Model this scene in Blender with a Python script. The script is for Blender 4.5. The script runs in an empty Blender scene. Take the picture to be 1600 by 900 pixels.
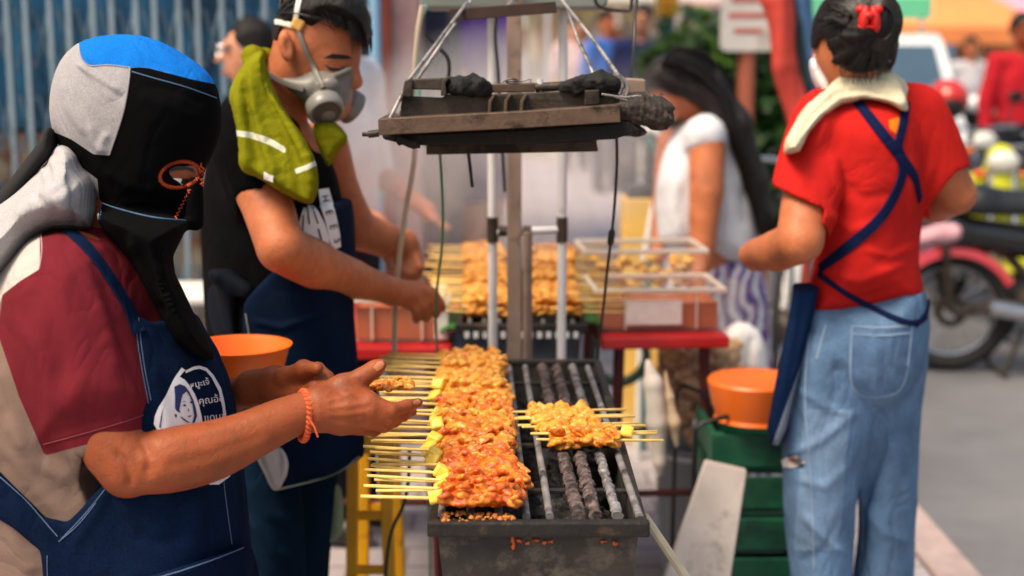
import bpy, bmesh, math, random
import numpy as np
from mathutils import Vector, Matrix, Euler, noise
from mathutils.bvhtree import BVHTree
from mathutils.geometry import tessellate_polygon

R = math.radians
rng = random.Random(7)
SC = bpy.context.scene
COL = SC.collection

# ------------------------------------------------------------------ camera
F = 2222.0
H = 1.48
PITCH = R(9.5)
SP, CP = math.sin(PITCH), math.cos(PITCH)
CAMLOC = Vector((0, 0, H))

def P(px, py, d):
    """world point at world depth Y = d seen at photo pixel (px, py) of 1600 x 900"""
    dx = (px - 800) / F
    dy = (450 - py) / F
    t = d / (CP + SP * dy)
    return Vector((t * dx, d, H + t * (-SP + CP * dy)))

def proj(X, Y, Z):
    dep = Y * CP - (Z - H) * SP
    up = Y * SP + (Z - H) * CP
    return 800 + F * X / dep, 450 - F * up / dep, dep

cd = bpy.data.cameras.new('Camera')
cam = bpy.data.objects.new('Camera', cd)
COL.objects.link(cam)
cam.location = CAMLOC
cam.rotation_euler = (R(90) - PITCH, 0, 0)
cd.sensor_width = 36
cd.lens = F / 1600 * 36
cd.clip_start = 0.05
cd.clip_end = 500
cd.dof.use_dof = True
cd.dof.focus_distance = 2.08
cd.dof.aperture_fstop = 2.4
cd.dof.aperture_blades = 9
SC.camera = cam

# ------------------------------------------------------------------ naming
def thing(name, label, cat, loc=(0, 0, 0), group=None, kind=None):
    o = bpy.data.objects.new(name, None)
    o.empty_display_size = 0.05
    COL.objects.link(o)
    o.location = loc
    return tag(o, label, cat, group, kind)

def tag(o, label=None, cat=None, group=None, kind=None):
    if label: o['label'] = label
    if cat: o['category'] = cat
    if group: o['group'] = group
    if kind: o['kind'] = kind
    return o

def parent(o, root):
    o.parent = root
    if root.parent is None:
        o.matrix_parent_inverse = Matrix.Translation(-Vector(root.location))
    else:
        o.matrix_parent_inverse = Matrix.Identity(4)
        o.location = -Vector(root.location) * 0
    return o

def link(name, me, mat=None, root=None, smooth=True):
    o = bpy.data.objects.new(name, me)
    COL.objects.link(o)
    if mat is not None:
        for m in (mat if isinstance(mat, (list, tuple)) else [mat]):
            me.materials.append(m)
    if smooth and len(me.polygons):
        me.polygons.foreach_set('use_smooth', np.ones(len(me.polygons), bool))
    if root is not None:
        parent(o, root)
    return o

# ------------------------------------------------------------------ materials
def C(r, g, b):
    def f(c):
        c = c / 255
        return c / 12.92 if c <= .04045 else ((c + .055) / 1.055) ** 2.4
    return (f(r), f(g), f(b), 1)

def mul(c, k):
    return (min(c[0] * k, 1), min(c[1] * k, 1), min(c[2] * k, 1), 1)

def nodes(name):
    m = bpy.data.materials.new(name)
    m.use_nodes = True
    nt = m.node_tree
    return m, nt, nt.nodes['Principled BSDF']

def texco(nt, scale=(1, 1, 1), obj=True):
    tc = nt.nodes.new('ShaderNodeTexCoord')
    mp = nt.nodes.new('ShaderNodeMapping')
    mp.inputs['Scale'].default_value = scale
    nt.links.new(tc.outputs['Object' if obj else 'Generated'], mp.inputs['Vector'])
    return mp.outputs['Vector']

def noise_node(nt, vec, scale, detail=4, rough=.55):
    n = nt.nodes.new('ShaderNodeTexNoise')
    n.inputs['Scale'].default_value = scale
    n.inputs['Detail'].default_value = detail
    n.inputs['Roughness'].default_value = rough
    if vec is not None: nt.links.new(vec, n.inputs['Vector'])
    return n.outputs['Fac']

def ramp(nt, fac, stops):
    r = nt.nodes.new('ShaderNodeValToRGB')
    els = r.color_ramp.elements
    while len(els) < len(stops): els.new(0.5)
    for e, (p, c) in zip(els, stops):
        e.position = p
        e.color = c if len(c) == 4 else (*c, 1)
    nt.links.new(fac, r.inputs['Fac'])
    return r.outputs['Color']

def mixc(nt, fac, a, b):
    m = nt.nodes.new('ShaderNodeMix')
    m.data_type = 'RGBA'
    for s, v in ((m.inputs[0], fac), (m.inputs[6], a), (m.inputs[7], b)):
        if isinstance(v, (int, float)): s.default_value = v
        elif isinstance(v, tuple): s.default_value = v
        else: nt.links.new(v, s)
    return m.outputs[2]

def bump(nt, bs, hgt, strength=.4, dist=.002, prev=None):
    b = nt.nodes.new('ShaderNodeBump')
    b.inputs['Strength'].default_value = strength
    b.inputs['Distance'].default_value = dist
    nt.links.new(hgt, b.inputs['Height'])
    if prev is not None: nt.links.new(prev, b.inputs['Normal'])
    if bs is not None: nt.links.new(b.outputs['Normal'], bs.inputs['Normal'])
    return b.outputs['Normal']

def mat(name, col, rough=.6, metal=0, var=.25, vs=12, bs=0, bsc=60, bd=.002, spec=None, coat=0, dirt=None, dirt_s=6, dirt_t=.55, sss=0):
    m, nt, b = nodes(name)
    v = texco(nt)
    n = noise_node(nt, v, vs, 6)
    c = ramp(nt, n, [(.3, mul(col, 1 - var)), (.7, mul(col, 1 + var))])
    if dirt is not None:
        dn = noise_node(nt, v, dirt_s, 8, .7)
        f = ramp(nt, dn, [(dirt_t - .06, (0, 0, 0)), (dirt_t + .09, (1, 1, 1))])
        c = mixc(nt, f, c, dirt)
    nt.links.new(c, b.inputs['Base Color'])
    b.inputs['Roughness'].default_value = rough
    b.inputs['Metallic'].default_value = metal
    if spec is not None: b.inputs['Specular IOR Level'].default_value = spec
    if coat: b.inputs['Coat Weight'].default_value = coat
    if sss:
        b.inputs['Subsurface Weight'].default_value = sss
        b.inputs['Subsurface Radius'].default_value = (.6, .25, .12)
        b.inputs['Subsurface Scale'].default_value = .012
    if bs:
        bn = noise_node(nt, v, bsc, 5, .65)
        bump(nt, b, bn, bs, bd)
    return m

def zmat(name, base, zones, rough=.85, weave=900, wrinkle=14, ws=.5, fleck=0.0, var=.18, sheen=.0, spec=.06, crease=.2):
    """cloth whose panels are told apart by smooth per-vertex zone attributes"""
    m, nt, b = nodes(name)
    v = texco(nt)
    c = base
    for at, zc in zones:
        a = nt.nodes.new('ShaderNodeAttribute')
        a.attribute_name = at
        g = nt.nodes.new('ShaderNodeMath')
        g.operation = 'MULTIPLY_ADD'
        g.use_clamp = True
        g.inputs[1].default_value = 1500
        g.inputs[2].default_value = .5
        nt.links.new(a.outputs['Fac'], g.inputs[0])
        c = mixc(nt, g.outputs[0], c, zc)
    n = noise_node(nt, v, 9, 6, .6)
    k = ramp(nt, n, [(.3, (1 - var,) * 3), (.7, (1 + var * .6,) * 3)])
    mm = nt.nodes.new('ShaderNodeMix'); mm.data_type = 'RGBA'; mm.blend_type = 'MULTIPLY'
    mm.inputs[0].default_value = 1
    if isinstance(c, tuple): mm.inputs[6].default_value = c
    else: nt.links.new(c, mm.inputs[6])
    nt.links.new(k, mm.inputs[7])
    c = mm.outputs[2]
    if fleck:
        fn = noise_node(nt, v, 420, 3, .7)
        fk = ramp(nt, fn, [(.35, (1 - fleck,) * 3), (.65, (1 + fleck,) * 3)])
        m2 = nt.nodes.new('ShaderNodeMix'); m2.data_type = 'RGBA'; m2.blend_type = 'MULTIPLY'
        m2.inputs[0].default_value = 1
        nt.links.new(c, m2.inputs[6]); nt.links.new(fk, m2.inputs[7])
        c = m2.outputs[2]
    nt.links.new(c, b.inputs['Base Color'])
    b.inputs['Roughness'].default_value = rough
    b.inputs['Specular IOR Level'].default_value = spec
    if sheen: b.inputs['Sheen Weight'].default_value = sheen
    wn = noise_node(nt, texco(nt, (1, 1, .35)), wrinkle * .7, 2, .45)
    nn = bump(nt, None, wn, ws * .6, .02)
    # sharp creases: the valley lines of a warped noise
    rn = nt.nodes.new('ShaderNodeTexNoise'); rn.inputs['Scale'].default_value = wrinkle * .55; rn.inputs['Detail'].default_value = 2; rn.inputs['Distortion'].default_value = 1.2
    nt.links.new(texco(nt, (1, 1, .6)), rn.inputs['Vector'])
    m1 = nt.nodes.new('ShaderNodeMath'); m1.operation = 'SUBTRACT'; m1.inputs[1].default_value = .5; nt.links.new(rn.outputs['Fac'], m1.inputs[0])
    m2 = nt.nodes.new('ShaderNodeMath'); m2.operation = 'ABSOLUTE'; nt.links.new(m1.outputs[0], m2.inputs[0])
    m3 = nt.nodes.new('ShaderNodeMath'); m3.operation = 'MULTIPLY'; m3.use_clamp = True; m3.inputs[1].default_value = 9; nt.links.new(m2.outputs[0], m3.inputs[0])
    nn = bump(nt, None, m3.outputs[0], crease, .008, nn)
    w2 = noise_node(nt, v, weave, 2, .5)
    bump(nt, b, w2, .25, .0008, nn)
    return m

# ------------------------------------------------------------------ mesh builder
class MB:
    def __init__(s): s.bm = bmesh.new()
    def box(s, c, size, rot=None, taper=None):
        M = Matrix.Translation(Vector(c))
        if rot is not None: M = M @ Euler(rot).to_matrix().to_4x4()
        r = bmesh.ops.create_cube(s.bm, size=1)
        for v in r['verts']:
            q = Vector((v.co.x * size[0], v.co.y * size[1], v.co.z * size[2]))
            if taper and v.co.z < 0: q.x *= taper[0]; q.y *= taper[1]
            v.co = M @ q
        return s
    def hexa(s, bot, top):
        b = [s.bm.verts.new(p) for p in bot]; t = [s.bm.verts.new(p) for p in top]
        n = len(b)
        s.bm.faces.new(b[::-1]); s.bm.faces.new(t)
        for i in range(n): s.bm.faces.new((b[i], b[(i + 1) % n], t[(i + 1) % n], t[i]))
        return s
    def bar(s, a, b, w, h, up=(0, 0, 1)):
        a, b = Vector(a), Vector(b); d = (b - a).normalized()
        x = d.cross(Vector(up))
        if x.length < 1e-3: x = d.cross(Vector((0, 1, 0)))
        x.normalize(); u = x.cross(d)
        f = lambda p: [p + x * sx * w / 2 + u * sy * h / 2 for sx, sy in ((-1, -1), (1, -1), (1, 1), (-1, 1))]
        return s.hexa(f(a), f(b))
    def tube(s, pts, r, n=10, cap=True):
        pts = [Vector(p) for p in pts]
        rs = r if isinstance(r, (list, tuple)) else [r] * len(pts)
        rings = []; ref = None
        for i, p in enumerate(pts):
            t = (pts[min(i + 1, len(pts) - 1)] - pts[max(i - 1, 0)]).normalized()
            if ref is None:
                ref = t.orthogonal().normalized()
            else:
                ref = (ref - t * ref.dot(t)).normalized()
            bb = t.cross(ref)
            rings.append([s.bm.verts.new(p + (ref * math.cos(a) + bb * math.sin(a)) * rs[i]) for a in (2 * math.pi * k / n for k in range(n))])
        for A, B in zip(rings, rings[1:]):
            for k in range(n): s.bm.faces.new((A[k], A[(k + 1) % n], B[(k + 1) % n], B[k]))
        if cap:
            s.bm.faces.new(rings[0][::-1]); s.bm.faces.new(rings[-1])
        return s
    def lathe(s, prof, c=(0, 0, 0), n=32, axis=None, sx=1, sy=1):
        M = Matrix.Translation(Vector(c))
        if axis is not None:
            M = M @ Vector((0, 0, 1)).rotation_difference(Vector(axis)).to_matrix().to_4x4()
        rings = []
        for r, z in prof:
            if r < 1e-6: rings.append([s.bm.verts.new(M @ Vector((0, 0, z)))])
            else: rings.append([s.bm.verts.new(M @ Vector((r * sx * math.cos(2 * math.pi * k / n), r * sy * math.sin(2 * math.pi * k / n), z))) for k in range(n)])
        for A, B in zip(rings, rings[1:]):
            for k in range(n):
                a, b_ = A[k % len(A)], A[(k + 1) % len(A)]
                c_, d = B[(k + 1) % len(B)], B[k % len(B)]
                vs = []
                for q in (a, b_, c_, d):
                    if q not in vs: vs.append(q)
                if len(vs) >= 3:
                    try: s.bm.faces.new(vs)
                    except ValueError: pass
        return s
    def torus(s, c, Rr, r, axis=(0, 0, 1), n=40, m=10, a0=0, a1=2 * math.pi):
        ax = Vector(axis).normalized(); u = ax.orthogonal().normalized(); w = ax.cross(u)
        full = abs(a1 - a0 - 2 * math.pi) < 1e-6
        rings = []
        for i in range(n + (0 if full else 1)):
            a = a0 + (a1 - a0) * i / n
            e = u * math.cos(a) + w * math.sin(a)
            rings.append([s.bm.verts.new(Vector(c) + e * (Rr + r * math.cos(b)) + ax * r * math.sin(b)) for b in (2 * math.pi * k / m for k in range(m))])
        for i in range(len(rings) if full else len(rings) - 1):
            A, B = rings[i], rings[(i + 1) % len(rings)]
            for k in range(m): s.bm.faces.new((A[k], A[(k + 1) % m], B[(k + 1) % m], B[k]))
        return s
    def ball(s, c, r, n=12, rot=None):
        r = r if isinstance(r, (tuple, list)) else (r, r, r)
        q = bmesh.ops.create_uvsphere(s.bm, u_segments=n + 4, v_segments=n, radius=1)
        M = Matrix.Translation(Vector(c))
        if rot is not None: M = M @ Euler(rot).to_matrix().to_4x4()
        for v in q['verts']: v.co = M @ Vector((v.co.x * r[0], v.co.y * r[1], v.co.z * r[2]))
        return s
    def poly(s, pts):
        s.bm.faces.new([s.bm.verts.new(p) for p in pts]); return s
    def prism(s, pts, off):
        off = Vector(off)
        return s.hexa([Vector(p) for p in pts], [Vector(p) + off for p in pts])
    def mesh(s, name):
        bmesh.ops.recalc_face_normals(s.bm, faces=s.bm.faces[:])
        me = bpy.data.meshes.new(name); s.bm.to_mesh(me); s.bm.free(); return me
    def build(s, name, m, root=None, smooth=False, bev=0, jit=0, auto=True):
        if jit:
            for v in s.bm.verts:
                v.co += noise.noise_vector(v.co * 40) * jit
        o = link(name, s.mesh(name), m, root, smooth)
        if smooth and auto:
            me = o.data
            me.set_sharp_from_angle(angle=R(42))
        if bev:
            md = o.modifiers.new('Bevel', 'BEVEL'); md.width = bev; md.segments = 2; md.limit_method = 'ANGLE'
            md.harden_normals = False
        return o

# ------------------------------------------------------------------ implicit volumes
def smin(a, b, k):
    if k <= 0: return np.minimum(a, b)
    h = np.maximum(k - np.abs(a - b), 0) / k
    return np.minimum(a, b) - h * h * k * .25

def poly_sd(px, py, poly):
    """signed distance (negative inside) to a polygon, vectorised"""
    p = np.asarray(poly, np.float32)
    d = np.full(px.shape, 1e12, np.float32); inside = np.zeros(px.shape, bool)
    n = len(p)
    for i in range(n):
        ax, ay = p[i]; bx, by = p[(i + 1) % n]
        ex, ey = bx - ax, by - ay
        wx, wy = px - ax, py - ay
        t = np.clip((wx * ex + wy * ey) / (ex * ex + ey * ey + 1e-9), 0, 1)
        d = np.minimum(d, (wx - ex * t) ** 2 + (wy - ey * t) ** 2)
        if ay != by:
            c = ((ay <= py) & (by > py)) | ((by <= py) & (ay > py))
            xi = ax + (py - ay) * ex / ey
            inside ^= c & (px < xi)
    d = np.sqrt(d)
    return np.where(inside, -d, d)

def smooth_poly(poly, it=1):
    for _ in range(it):
        q = []
        for i in range(len(poly)):
            a, b = poly[i], poly[(i + 1) % len(poly)]
            q += [(a[0] * .75 + b[0] * .25, a[1] * .75 + b[1] * .25), (a[0] * .25 + b[0] * .75, a[1] * .25 + b[1] * .75)]
        poly = q
    return poly

class Vol:
    def __init__(s, lo, hi, h):
        s.lo = np.array(lo, float); s.h = h
        s.n = np.ceil((np.array(hi) - s.lo) / h).astype(int) + 1
        s.D = np.full(s.n, 1.0, np.float32)
        s.ax = [(s.lo[i] + h * np.arange(s.n[i])).astype(np.float32) for i in range(3)]
    def sl(s, lo, hi):
        a = np.clip(np.floor((np.array(lo) - s.lo) / s.h).astype(int), 0, s.n)
        b = np.clip(np.ceil((np.array(hi) - s.lo) / s.h).astype(int) + 1, 0, s.n)
        if (b <= a).any(): return None
        q = tuple(slice(i, j) for i, j in zip(a, b))
        return q, s.ax[0][q[0]][:, None, None], s.ax[1][q[1]][None, :, None], s.ax[2][q[2]][None, None, :]
    def put(s, q, d, k, op='u'):
        d = np.asarray(d, np.float32)
        if op == 'u': s.D[q] = smin(s.D[q], d, k)
        elif op == 's': s.D[q] = -smin(-s.D[q], d, k)
        elif op == 'i': s.D[q] = -smin(-s.D[q], -d, k)
    def cone(s, a, b, ra, rb, k=.01, op='u'):
        a, b = np.array(a, float), np.array(b, float); m = max(ra, rb) + k + 3 * s.h
        r = s.sl(np.minimum(a, b) - m, np.maximum(a, b) + m)
        if r is None: return s
        q, X, Y, Z = r
        e = b - a; L = float(e @ e) + 1e-12
        t = np.clip(((X - a[0]) * e[0] + (Y - a[1]) * e[1] + (Z - a[2]) * e[2]) / L, 0, 1)
        d = np.sqrt((X - a[0] - t * e[0]) ** 2 + (Y - a[1] - t * e[1]) ** 2 + (Z - a[2] - t * e[2]) ** 2) - (ra + (rb - ra) * t)
        s.put(q, d, k, op); return s
    def chain(s, pts, rs, k=.01, op='u'):
        for i in range(len(pts) - 1): s.cone(pts[i], pts[i + 1], rs[i], rs[i + 1], k, op)
        return s
    def ell(s, c, r, rot=None, k=.01, op='u'):
        m = max(r) + k + 3 * s.h
        c = np.array(c, float)
        w = s.sl(c - m, c + m)
        if w is None: return s
        q, X, Y, Z = w
        X, Y, Z = X - c[0], Y - c[1], Z - c[2]
        M = np.array(Euler(rot).to_matrix().transposed()) if rot is not None else np.eye(3)
        x = M[0, 0] * X + M[0, 1] * Y + M[0, 2] * Z
        y = M[1, 0] * X + M[1, 1] * Y + M[1, 2] * Z
        z = M[2, 0] * X + M[2, 1] * Y + M[2, 2] * Z
        k0 = np.sqrt((x / r[0]) ** 2 + (y / r[1]) ** 2 + (z / r[2]) ** 2)
        k1 = np.sqrt((x / r[0] ** 2) ** 2 + (y / r[1] ** 2) ** 2 + (z / r[2] ** 2) ** 2) + 1e-9
        s.put(q, k0 * (k0 - 1) / k1, k, op); return s
    def limb(s, pts, rs, k=.004, m=5):
        P_ = [np.array(list(p) + [r]) for p, r in zip(pts, rs)]
        out = []; n = len(P_)
        for i in range(n - 1):
            p0, p1, p2, p3 = (P_[max(0, min(n - 1, j))] for j in (i - 1, i, i + 1, i + 2))
            for q in range(m):
                t = q / m
                out.append(.5 * ((2 * p1) + (-p0 + p2) * t + (2 * p0 - 5 * p1 + 4 * p2 - p3) * t * t + (-p0 + 3 * p1 - 3 * p2 + p3) * t ** 3))
        out.append(P_[-1])
        return s.chain([o[:3] for o in out], [o[3] for o in out], k)
    def infl(s, poly, d, Rr, W, k=.01, op='u', tilt=(0, 0), sm=1, off=0.0, clip=None):
        """a silhouette given real depth: rounded off towards its outline (radius Rr), half depth W at world depth d.
        tilt = change of centre depth per pixel in x, y"""
        pl = smooth_poly(poly, sm) if sm else poly
        ar = np.array(pl)
        cx, cy = ar.mean(0)
        pts = []
        mg = (k + 3 * s.h + max(off, 0)) * F / d + 2
        x0, y0 = ar.min(0) - mg; x1, y1 = ar.max(0) + mg
        for X_ in (x0, x1):
            for Y_ in (y0, y1):
                dd = d + tilt[0] * (X_ - cx) + tilt[1] * (Y_ - cy)
                for s_ in (-1, 1):
                    pts.append(P(X_, Y_, dd + s_ * (W + k + 3 * s.h + max(off, 0))))
        pts = np.array([list(p) for p in pts])
        r = s.sl(pts.min(0), pts.max(0))
        if r is None: return s
        q, X, Y, Z = r
        px, py, dep = proj(X, Y, Z)
        px, py = np.broadcast_arrays(px, py)
        sd = -poly_sd(px, py, pl) * (dep / F)
        yc = d + tilt[0] * (px - cx) + tilt[1] * (py - cy)
        u = (Y - yc) / (W + off)
        v = np.sqrt(np.maximum(Rr - sd - off, 0) ** 2 + (u * Rr) ** 2) - Rr
        if clip is not None:
            v = np.maximum(v, clip(px, py, dep, X, Y, Z))
        s.put(q, v, k, op); return s
    def func(s, f, k=0, op='i'):
        X, Y, Z = s.ax[0][:, None, None], s.ax[1][None, :, None], s.ax[2][None, None, :]
        q = (slice(None),) * 3
        s.put(q, np.broadcast_to(f(X, Y, Z), s.D.shape), k, op); return s
    def noise_add(s, amp, sc, seed=0):
        rs = np.random.RandomState(seed)
        X, Y, Z = s.ax[0][:, None, None], s.ax[1][None, :, None], s.ax[2][None, None, :]
        t = 0
        for i in range(7):
            v = rs.normal(size=3); v = v / np.linalg.norm(v) * sc * (0.6 + .9 * rs.rand()); ph = rs.rand() * 6.28
            t = t + np.sin(v[0] * X + v[1] * Y + v[2] * Z + ph)
        s.D += (amp / 2.6 * t).astype(np.float32); return s
    def mesh(s, name, smooth=1, zones=None, folds=None, wav=None):
        D = s.D; h = s.h; n = s.n
        for a in range(3):
            for e in (0, -1):
                ix = [slice(None)] * 3; ix[a] = e; D[tuple(ix)] = np.maximum(D[tuple(ix)], h * .5)
        S = D < 0
        st = np.array([n[1] * n[2], n[2], 1])
        cells, posl, quads, flips = [], [], [], []
        for a in range(3):
            A = [slice(None)] * 3; B = [slice(None)] * 3
            A[a] = slice(0, -1); B[a] = slice(1, None)
            I = np.argwhere(S[tuple(A)] != S[tuple(B)])
            if not len(I): continue
            J = I.copy(); J[:, a] += 1
            d0 = D[I[:, 0], I[:, 1], I[:, 2]]; d1 = D[J[:, 0], J[:, 1], J[:, 2]]
            t = d0 / (d0 - d1)
            p = I.astype(np.float64); p[:, a] += t
            b, c = (a + 1) % 3, (a + 2) % 3
            base = I @ st
            q = np.stack([base - st[b] - st[c], base - st[c], base, base - st[b]], 1)
            quads.append(q); flips.append(d0 > 0)
            cells.append(q.ravel()); posl.append(np.repeat(p, 4, 0))
        me = bpy.data.meshes.new(name)
        if not quads: return me
        cells = np.concatenate(cells); posl = np.concatenate(posl)
        quads = np.concatenate(quads); flips = np.concatenate(flips)
        u, inv = np.unique(cells, return_inverse=True)
        inv = inv.ravel()
        cnt = np.bincount(inv)
        V = np.stack([np.bincount(inv, posl[:, i]) / cnt for i in range(3)], 1)
        Q = inv.reshape(-1, 4)
        Q = np.where(flips[:, None], Q[:, ::-1], Q)
        for _ in range(smooth):
            acc = np.zeros_like(V); c2 = np.zeros(len(V))
            for i in range(4):
                for j in ((i + 1) % 4, (i + 3) % 4):
                    for ax in range(3): acc[:, ax] += np.bincount(Q[:, i], V[Q[:, j], ax], len(V))
                    c2 += np.bincount(Q[:, i], minlength=len(V))
            V = V * .4 + .6 * acc / c2[:, None]
        V = V * h + s.lo
        if folds or wav:
            e1 = V[Q[:, 2]] - V[Q[:, 0]]; e2 = V[Q[:, 3]] - V[Q[:, 1]]
            fn = np.cross(e1, e2)
            N = np.zeros_like(V)
            for i in range(4):
                for ax in range(3): N[:, ax] += np.bincount(Q[:, i], fn[:, ax], len(V))
            N /= np.linalg.norm(N, axis=1)[:, None] + 1e-12
            disp = np.zeros(len(V))
            if folds:
                px, py, dep = proj(V[:, 0], V[:, 1], V[:, 2])
                face = np.clip(-N[:, 1] * 3, 0, 1)
                for pl, amp, w in folds:
                    d = np.full(len(V), 1e9)
                    tt = np.zeros(len(V))
                    for i in range(len(pl) - 1):
                        ax_, ay_ = pl[i]; ex, ey = pl[i + 1][0] - ax_, pl[i + 1][1] - ay_
                        t = np.clip(((px - ax_) * ex + (py - ay_) * ey) / (ex * ex + ey * ey), 0, 1)
                        dd = np.hypot(px - ax_ - t * ex, py - ay_ - t * ey)
                        tt = np.where(dd < d, (i + t) / (len(pl) - 1), tt); d = np.minimum(d, dd)
                    fade = np.clip(np.minimum(tt, 1 - tt) * 6, .15, 1)
                    disp += amp * np.exp(-(d / w) ** 2) * face * fade
            if wav:
                for amp, sc, seed in wav:
                    rs = np.random.RandomState(seed)
                    t = 0
                    for i in range(9):
                        v = rs.normal(size=3); v = v / np.linalg.norm(v) * np.array(sc) * (.5 + rs.rand())
                        t = t + np.sin(V @ v + rs.rand() * 6.28)
                    disp += amp / 3 * t
            V = V + N * disp[:, None]
        nv, nf = len(V), len(Q)
        me.vertices.add(nv); me.vertices.foreach_set('co', V.astype(np.float32).ravel())
        me.loops.add(nf * 4); me.loops.foreach_set('vertex_index', Q.astype(np.int32).ravel())
        me.polygons.add(nf)
        me.polygons.foreach_set('loop_start', np.arange(0, nf * 4, 4, dtype=np.int32))
        me.update(calc_edges=True); me.validate()
        if zones:
            px, py, dep = proj(V[:, 0], V[:, 1], V[:, 2])
            for nm, poly in zones.items():
                val = np.full(len(V), -1.0)
                for pl in (poly if isinstance(poly, list) and isinstance(poly[0], list) else [poly]):
                    if callable(pl): d = pl(V)
                    else: d = -poly_sd(px.astype(np.float32), py.astype(np.float32), pl) * dep / F
                    val = np.maximum(val, d)
                at = me.attributes.new(nm, 'FLOAT', 'POINT')
                at.data.foreach_set('value', val.astype(np.float32))
        return me

# ------------------------------------------------------------------ draping things on surfaces
class Surf:
    def __init__(s, *objs):
        vs, ps = [], []
        for o in objs:
            b = len(vs)
            vs += [v.co.copy() for v in o.data.vertices]
            ps += [[b + i for i in p.vertices] for p in o.data.polygons]
        s.t = BVHTree.FromPolygons(vs, ps)
    def hit(s, px, py):
        dr = (P(px, py, 1.0) - CAMLOC).normalized()
        l, n, i, d = s.t.ray_cast(CAMLOC, dr)
        if l is None: return None
        if n.dot(dr) > 0: n = -n
        return l, n

def smooth_line(pts, step=6):
    out = []
    n = len(pts)
    for i in range(n - 1):
        p0, p1, p2, p3 = (np.array(pts[max(0, min(n - 1, j))], float) for j in (i - 1, i, i + 1, i + 2))
        m = max(1, int(np.hypot(*(p2 - p1)[:2]) / step)) if len(p1) == 2 else step
        for k in range(m):
            t = k / m
            out.append(tuple(.5 * ((2 * p1) + (-p0 + p2) * t + (2 * p0 - 5 * p1 + 4 * p2 - p3) * t * t + (-p0 + 3 * p1 - 3 * p2 + p3) * t ** 3)))
    out.append(tuple(pts[-1]))
    return out

def ribbon(surf, line, w, th=.003, off=.001, mb=None, step=6, ndir=None):
    """a flat band laid along the surface; w in metres"""
    mb = mb or MB()
    rows = []
    hits = [h for h in (surf.hit(*p) for p in smooth_line(line, step)) if h]
    if len(hits) < 2: return mb
    pos = [h[0] for h in hits]
    nr = []
    for i in range(len(hits)):
        n = Vector((0, 0, 0))
        for j in range(max(0, i - 3), min(len(hits), i + 4)): n += hits[j][1]
        nr.append(n.normalized())
    for it in range(2):
        pos = [pos[0]] + [(pos[i - 1] + pos[i] * 2 + pos[i + 1]) / 4 for i in range(1, len(pos) - 1)] + [pos[-1]]
    for i, (l, n) in enumerate(zip(pos, nr)):
        t = (pos[min(i + 1, len(pos) - 1)] - pos[max(i - 1, 0)]).normalized()
        sd = n.cross(t).normalized() * w / 2
        a = l + n * off; b = l + n * (off + th)
        rows.append([mb.bm.verts.new(q) for q in (a - sd, b - sd * .9, b + n * th * .3, b + sd * .9, a + sd, a - n * .004)])
    for A, B in zip(rows, rows[1:]):
        for k in range(6): mb.bm.faces.new((A[k], A[(k + 1) % 6], B[(k + 1) % 6], B[k]))
    mb.bm.faces.new(rows[0]); mb.bm.faces.new(rows[-1][::-1])
    return mb

def thread(surf, line, r=.0008, mb=None, step=5, zig=0, off=.0005, n=5):
    mb = mb or MB()
    pts = []
    L = smooth_line(line, step)
    for i, p in enumerate(L):
        if zig:
            q = L[min(i + 1, len(L) - 1)]; o = L[max(i - 1, 0)]
            dx, dy = q[0] - o[0], q[1] - o[1]; m = math.hypot(dx, dy) or 1
            s_ = zig if i % 2 else -zig
            p = (p[0] - dy / m * s_, p[1] + dx / m * s_)
        h = surf.hit(*p)
        if h: pts.append(h[0] + h[1] * off)
    if len(pts) > 1: mb.tube(pts, r, n)
    return mb

def decal(surf, polys, off, mb=None, maxlen=7):
    """thin cut shapes (pixel outlines) laid on the surface at a small height off"""
    mb = mb or MB()
    for pl in polys:
        bm = bmesh.new()
        if isinstance(pl, tuple) and pl[0] == 'mesh':
            vs = [bm.verts.new((x, y, 0)) for x, y in pl[1]]
            for f in pl[2]:
                try: bm.faces.new([vs[i] for i in f])
                except ValueError: pass
            bmesh.ops.remove_doubles(bm, verts=bm.verts[:], dist=.01)
        else:
            vs = [bm.verts.new((x, y, 0)) for x, y in pl]
            for f in tessellate_polygon([[Vector((x, y, 0)) for x, y in pl]]):
                try: bm.faces.new([vs[i] for i in f])
                except ValueError: pass
        bmesh.ops.triangulate(bm, faces=bm.faces[:], ngon_method='BEAUTY')
        for _ in range(5):
            ed = [e for e in bm.edges if e.calc_length() > maxlen]
            if not ed: break
            bmesh.ops.subdivide_edges(bm, edges=ed, cuts=1)
            bmesh.ops.triangulate(bm, faces=bm.faces[:])
        mp = {}
        for v in bm.verts:
            h = surf.hit(v.co.x, v.co.y)
            if h: mp[v] = mb.bm.verts.new(h[0] + h[1] * off)
        for f in bm.faces:
            if all(v in mp for v in f.verts):
                try: mb.bm.faces.new([mp[v] for v in f.verts])
                except ValueError: pass
        bm.free()
    return mb

def text_mesh(txt, size, at, rot=0, shear=0, bold=.0):
    cu = bpy.data.curves.new('lettering', 'FONT')
    cu.body = txt; cu.size = size; cu.align_x = 'CENTER'; cu.align_y = 'CENTER'; cu.offset = bold
    cu.shear = shear
    o = bpy.data.objects.new('lettering', cu); COL.objects.link(o)
    dg = bpy.context.evaluated_depsgraph_get(); dg.update()
    me = bpy.data.meshes.new_from_object(o.evaluated_get(dg))
    c, s_ = math.cos(rot), math.sin(rot)
    vs = [(at[0] + v.co.x * c - v.co.y * s_, at[1] - (v.co.x * s_ + v.co.y * c)) for v in me.vertices]
    fs = [list(p.vertices) for p in me.polygons]
    bpy.data.objects.remove(o); bpy.data.curves.remove(cu); bpy.data.meshes.remove(me)
    return ('mesh', vs, fs)

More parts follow.
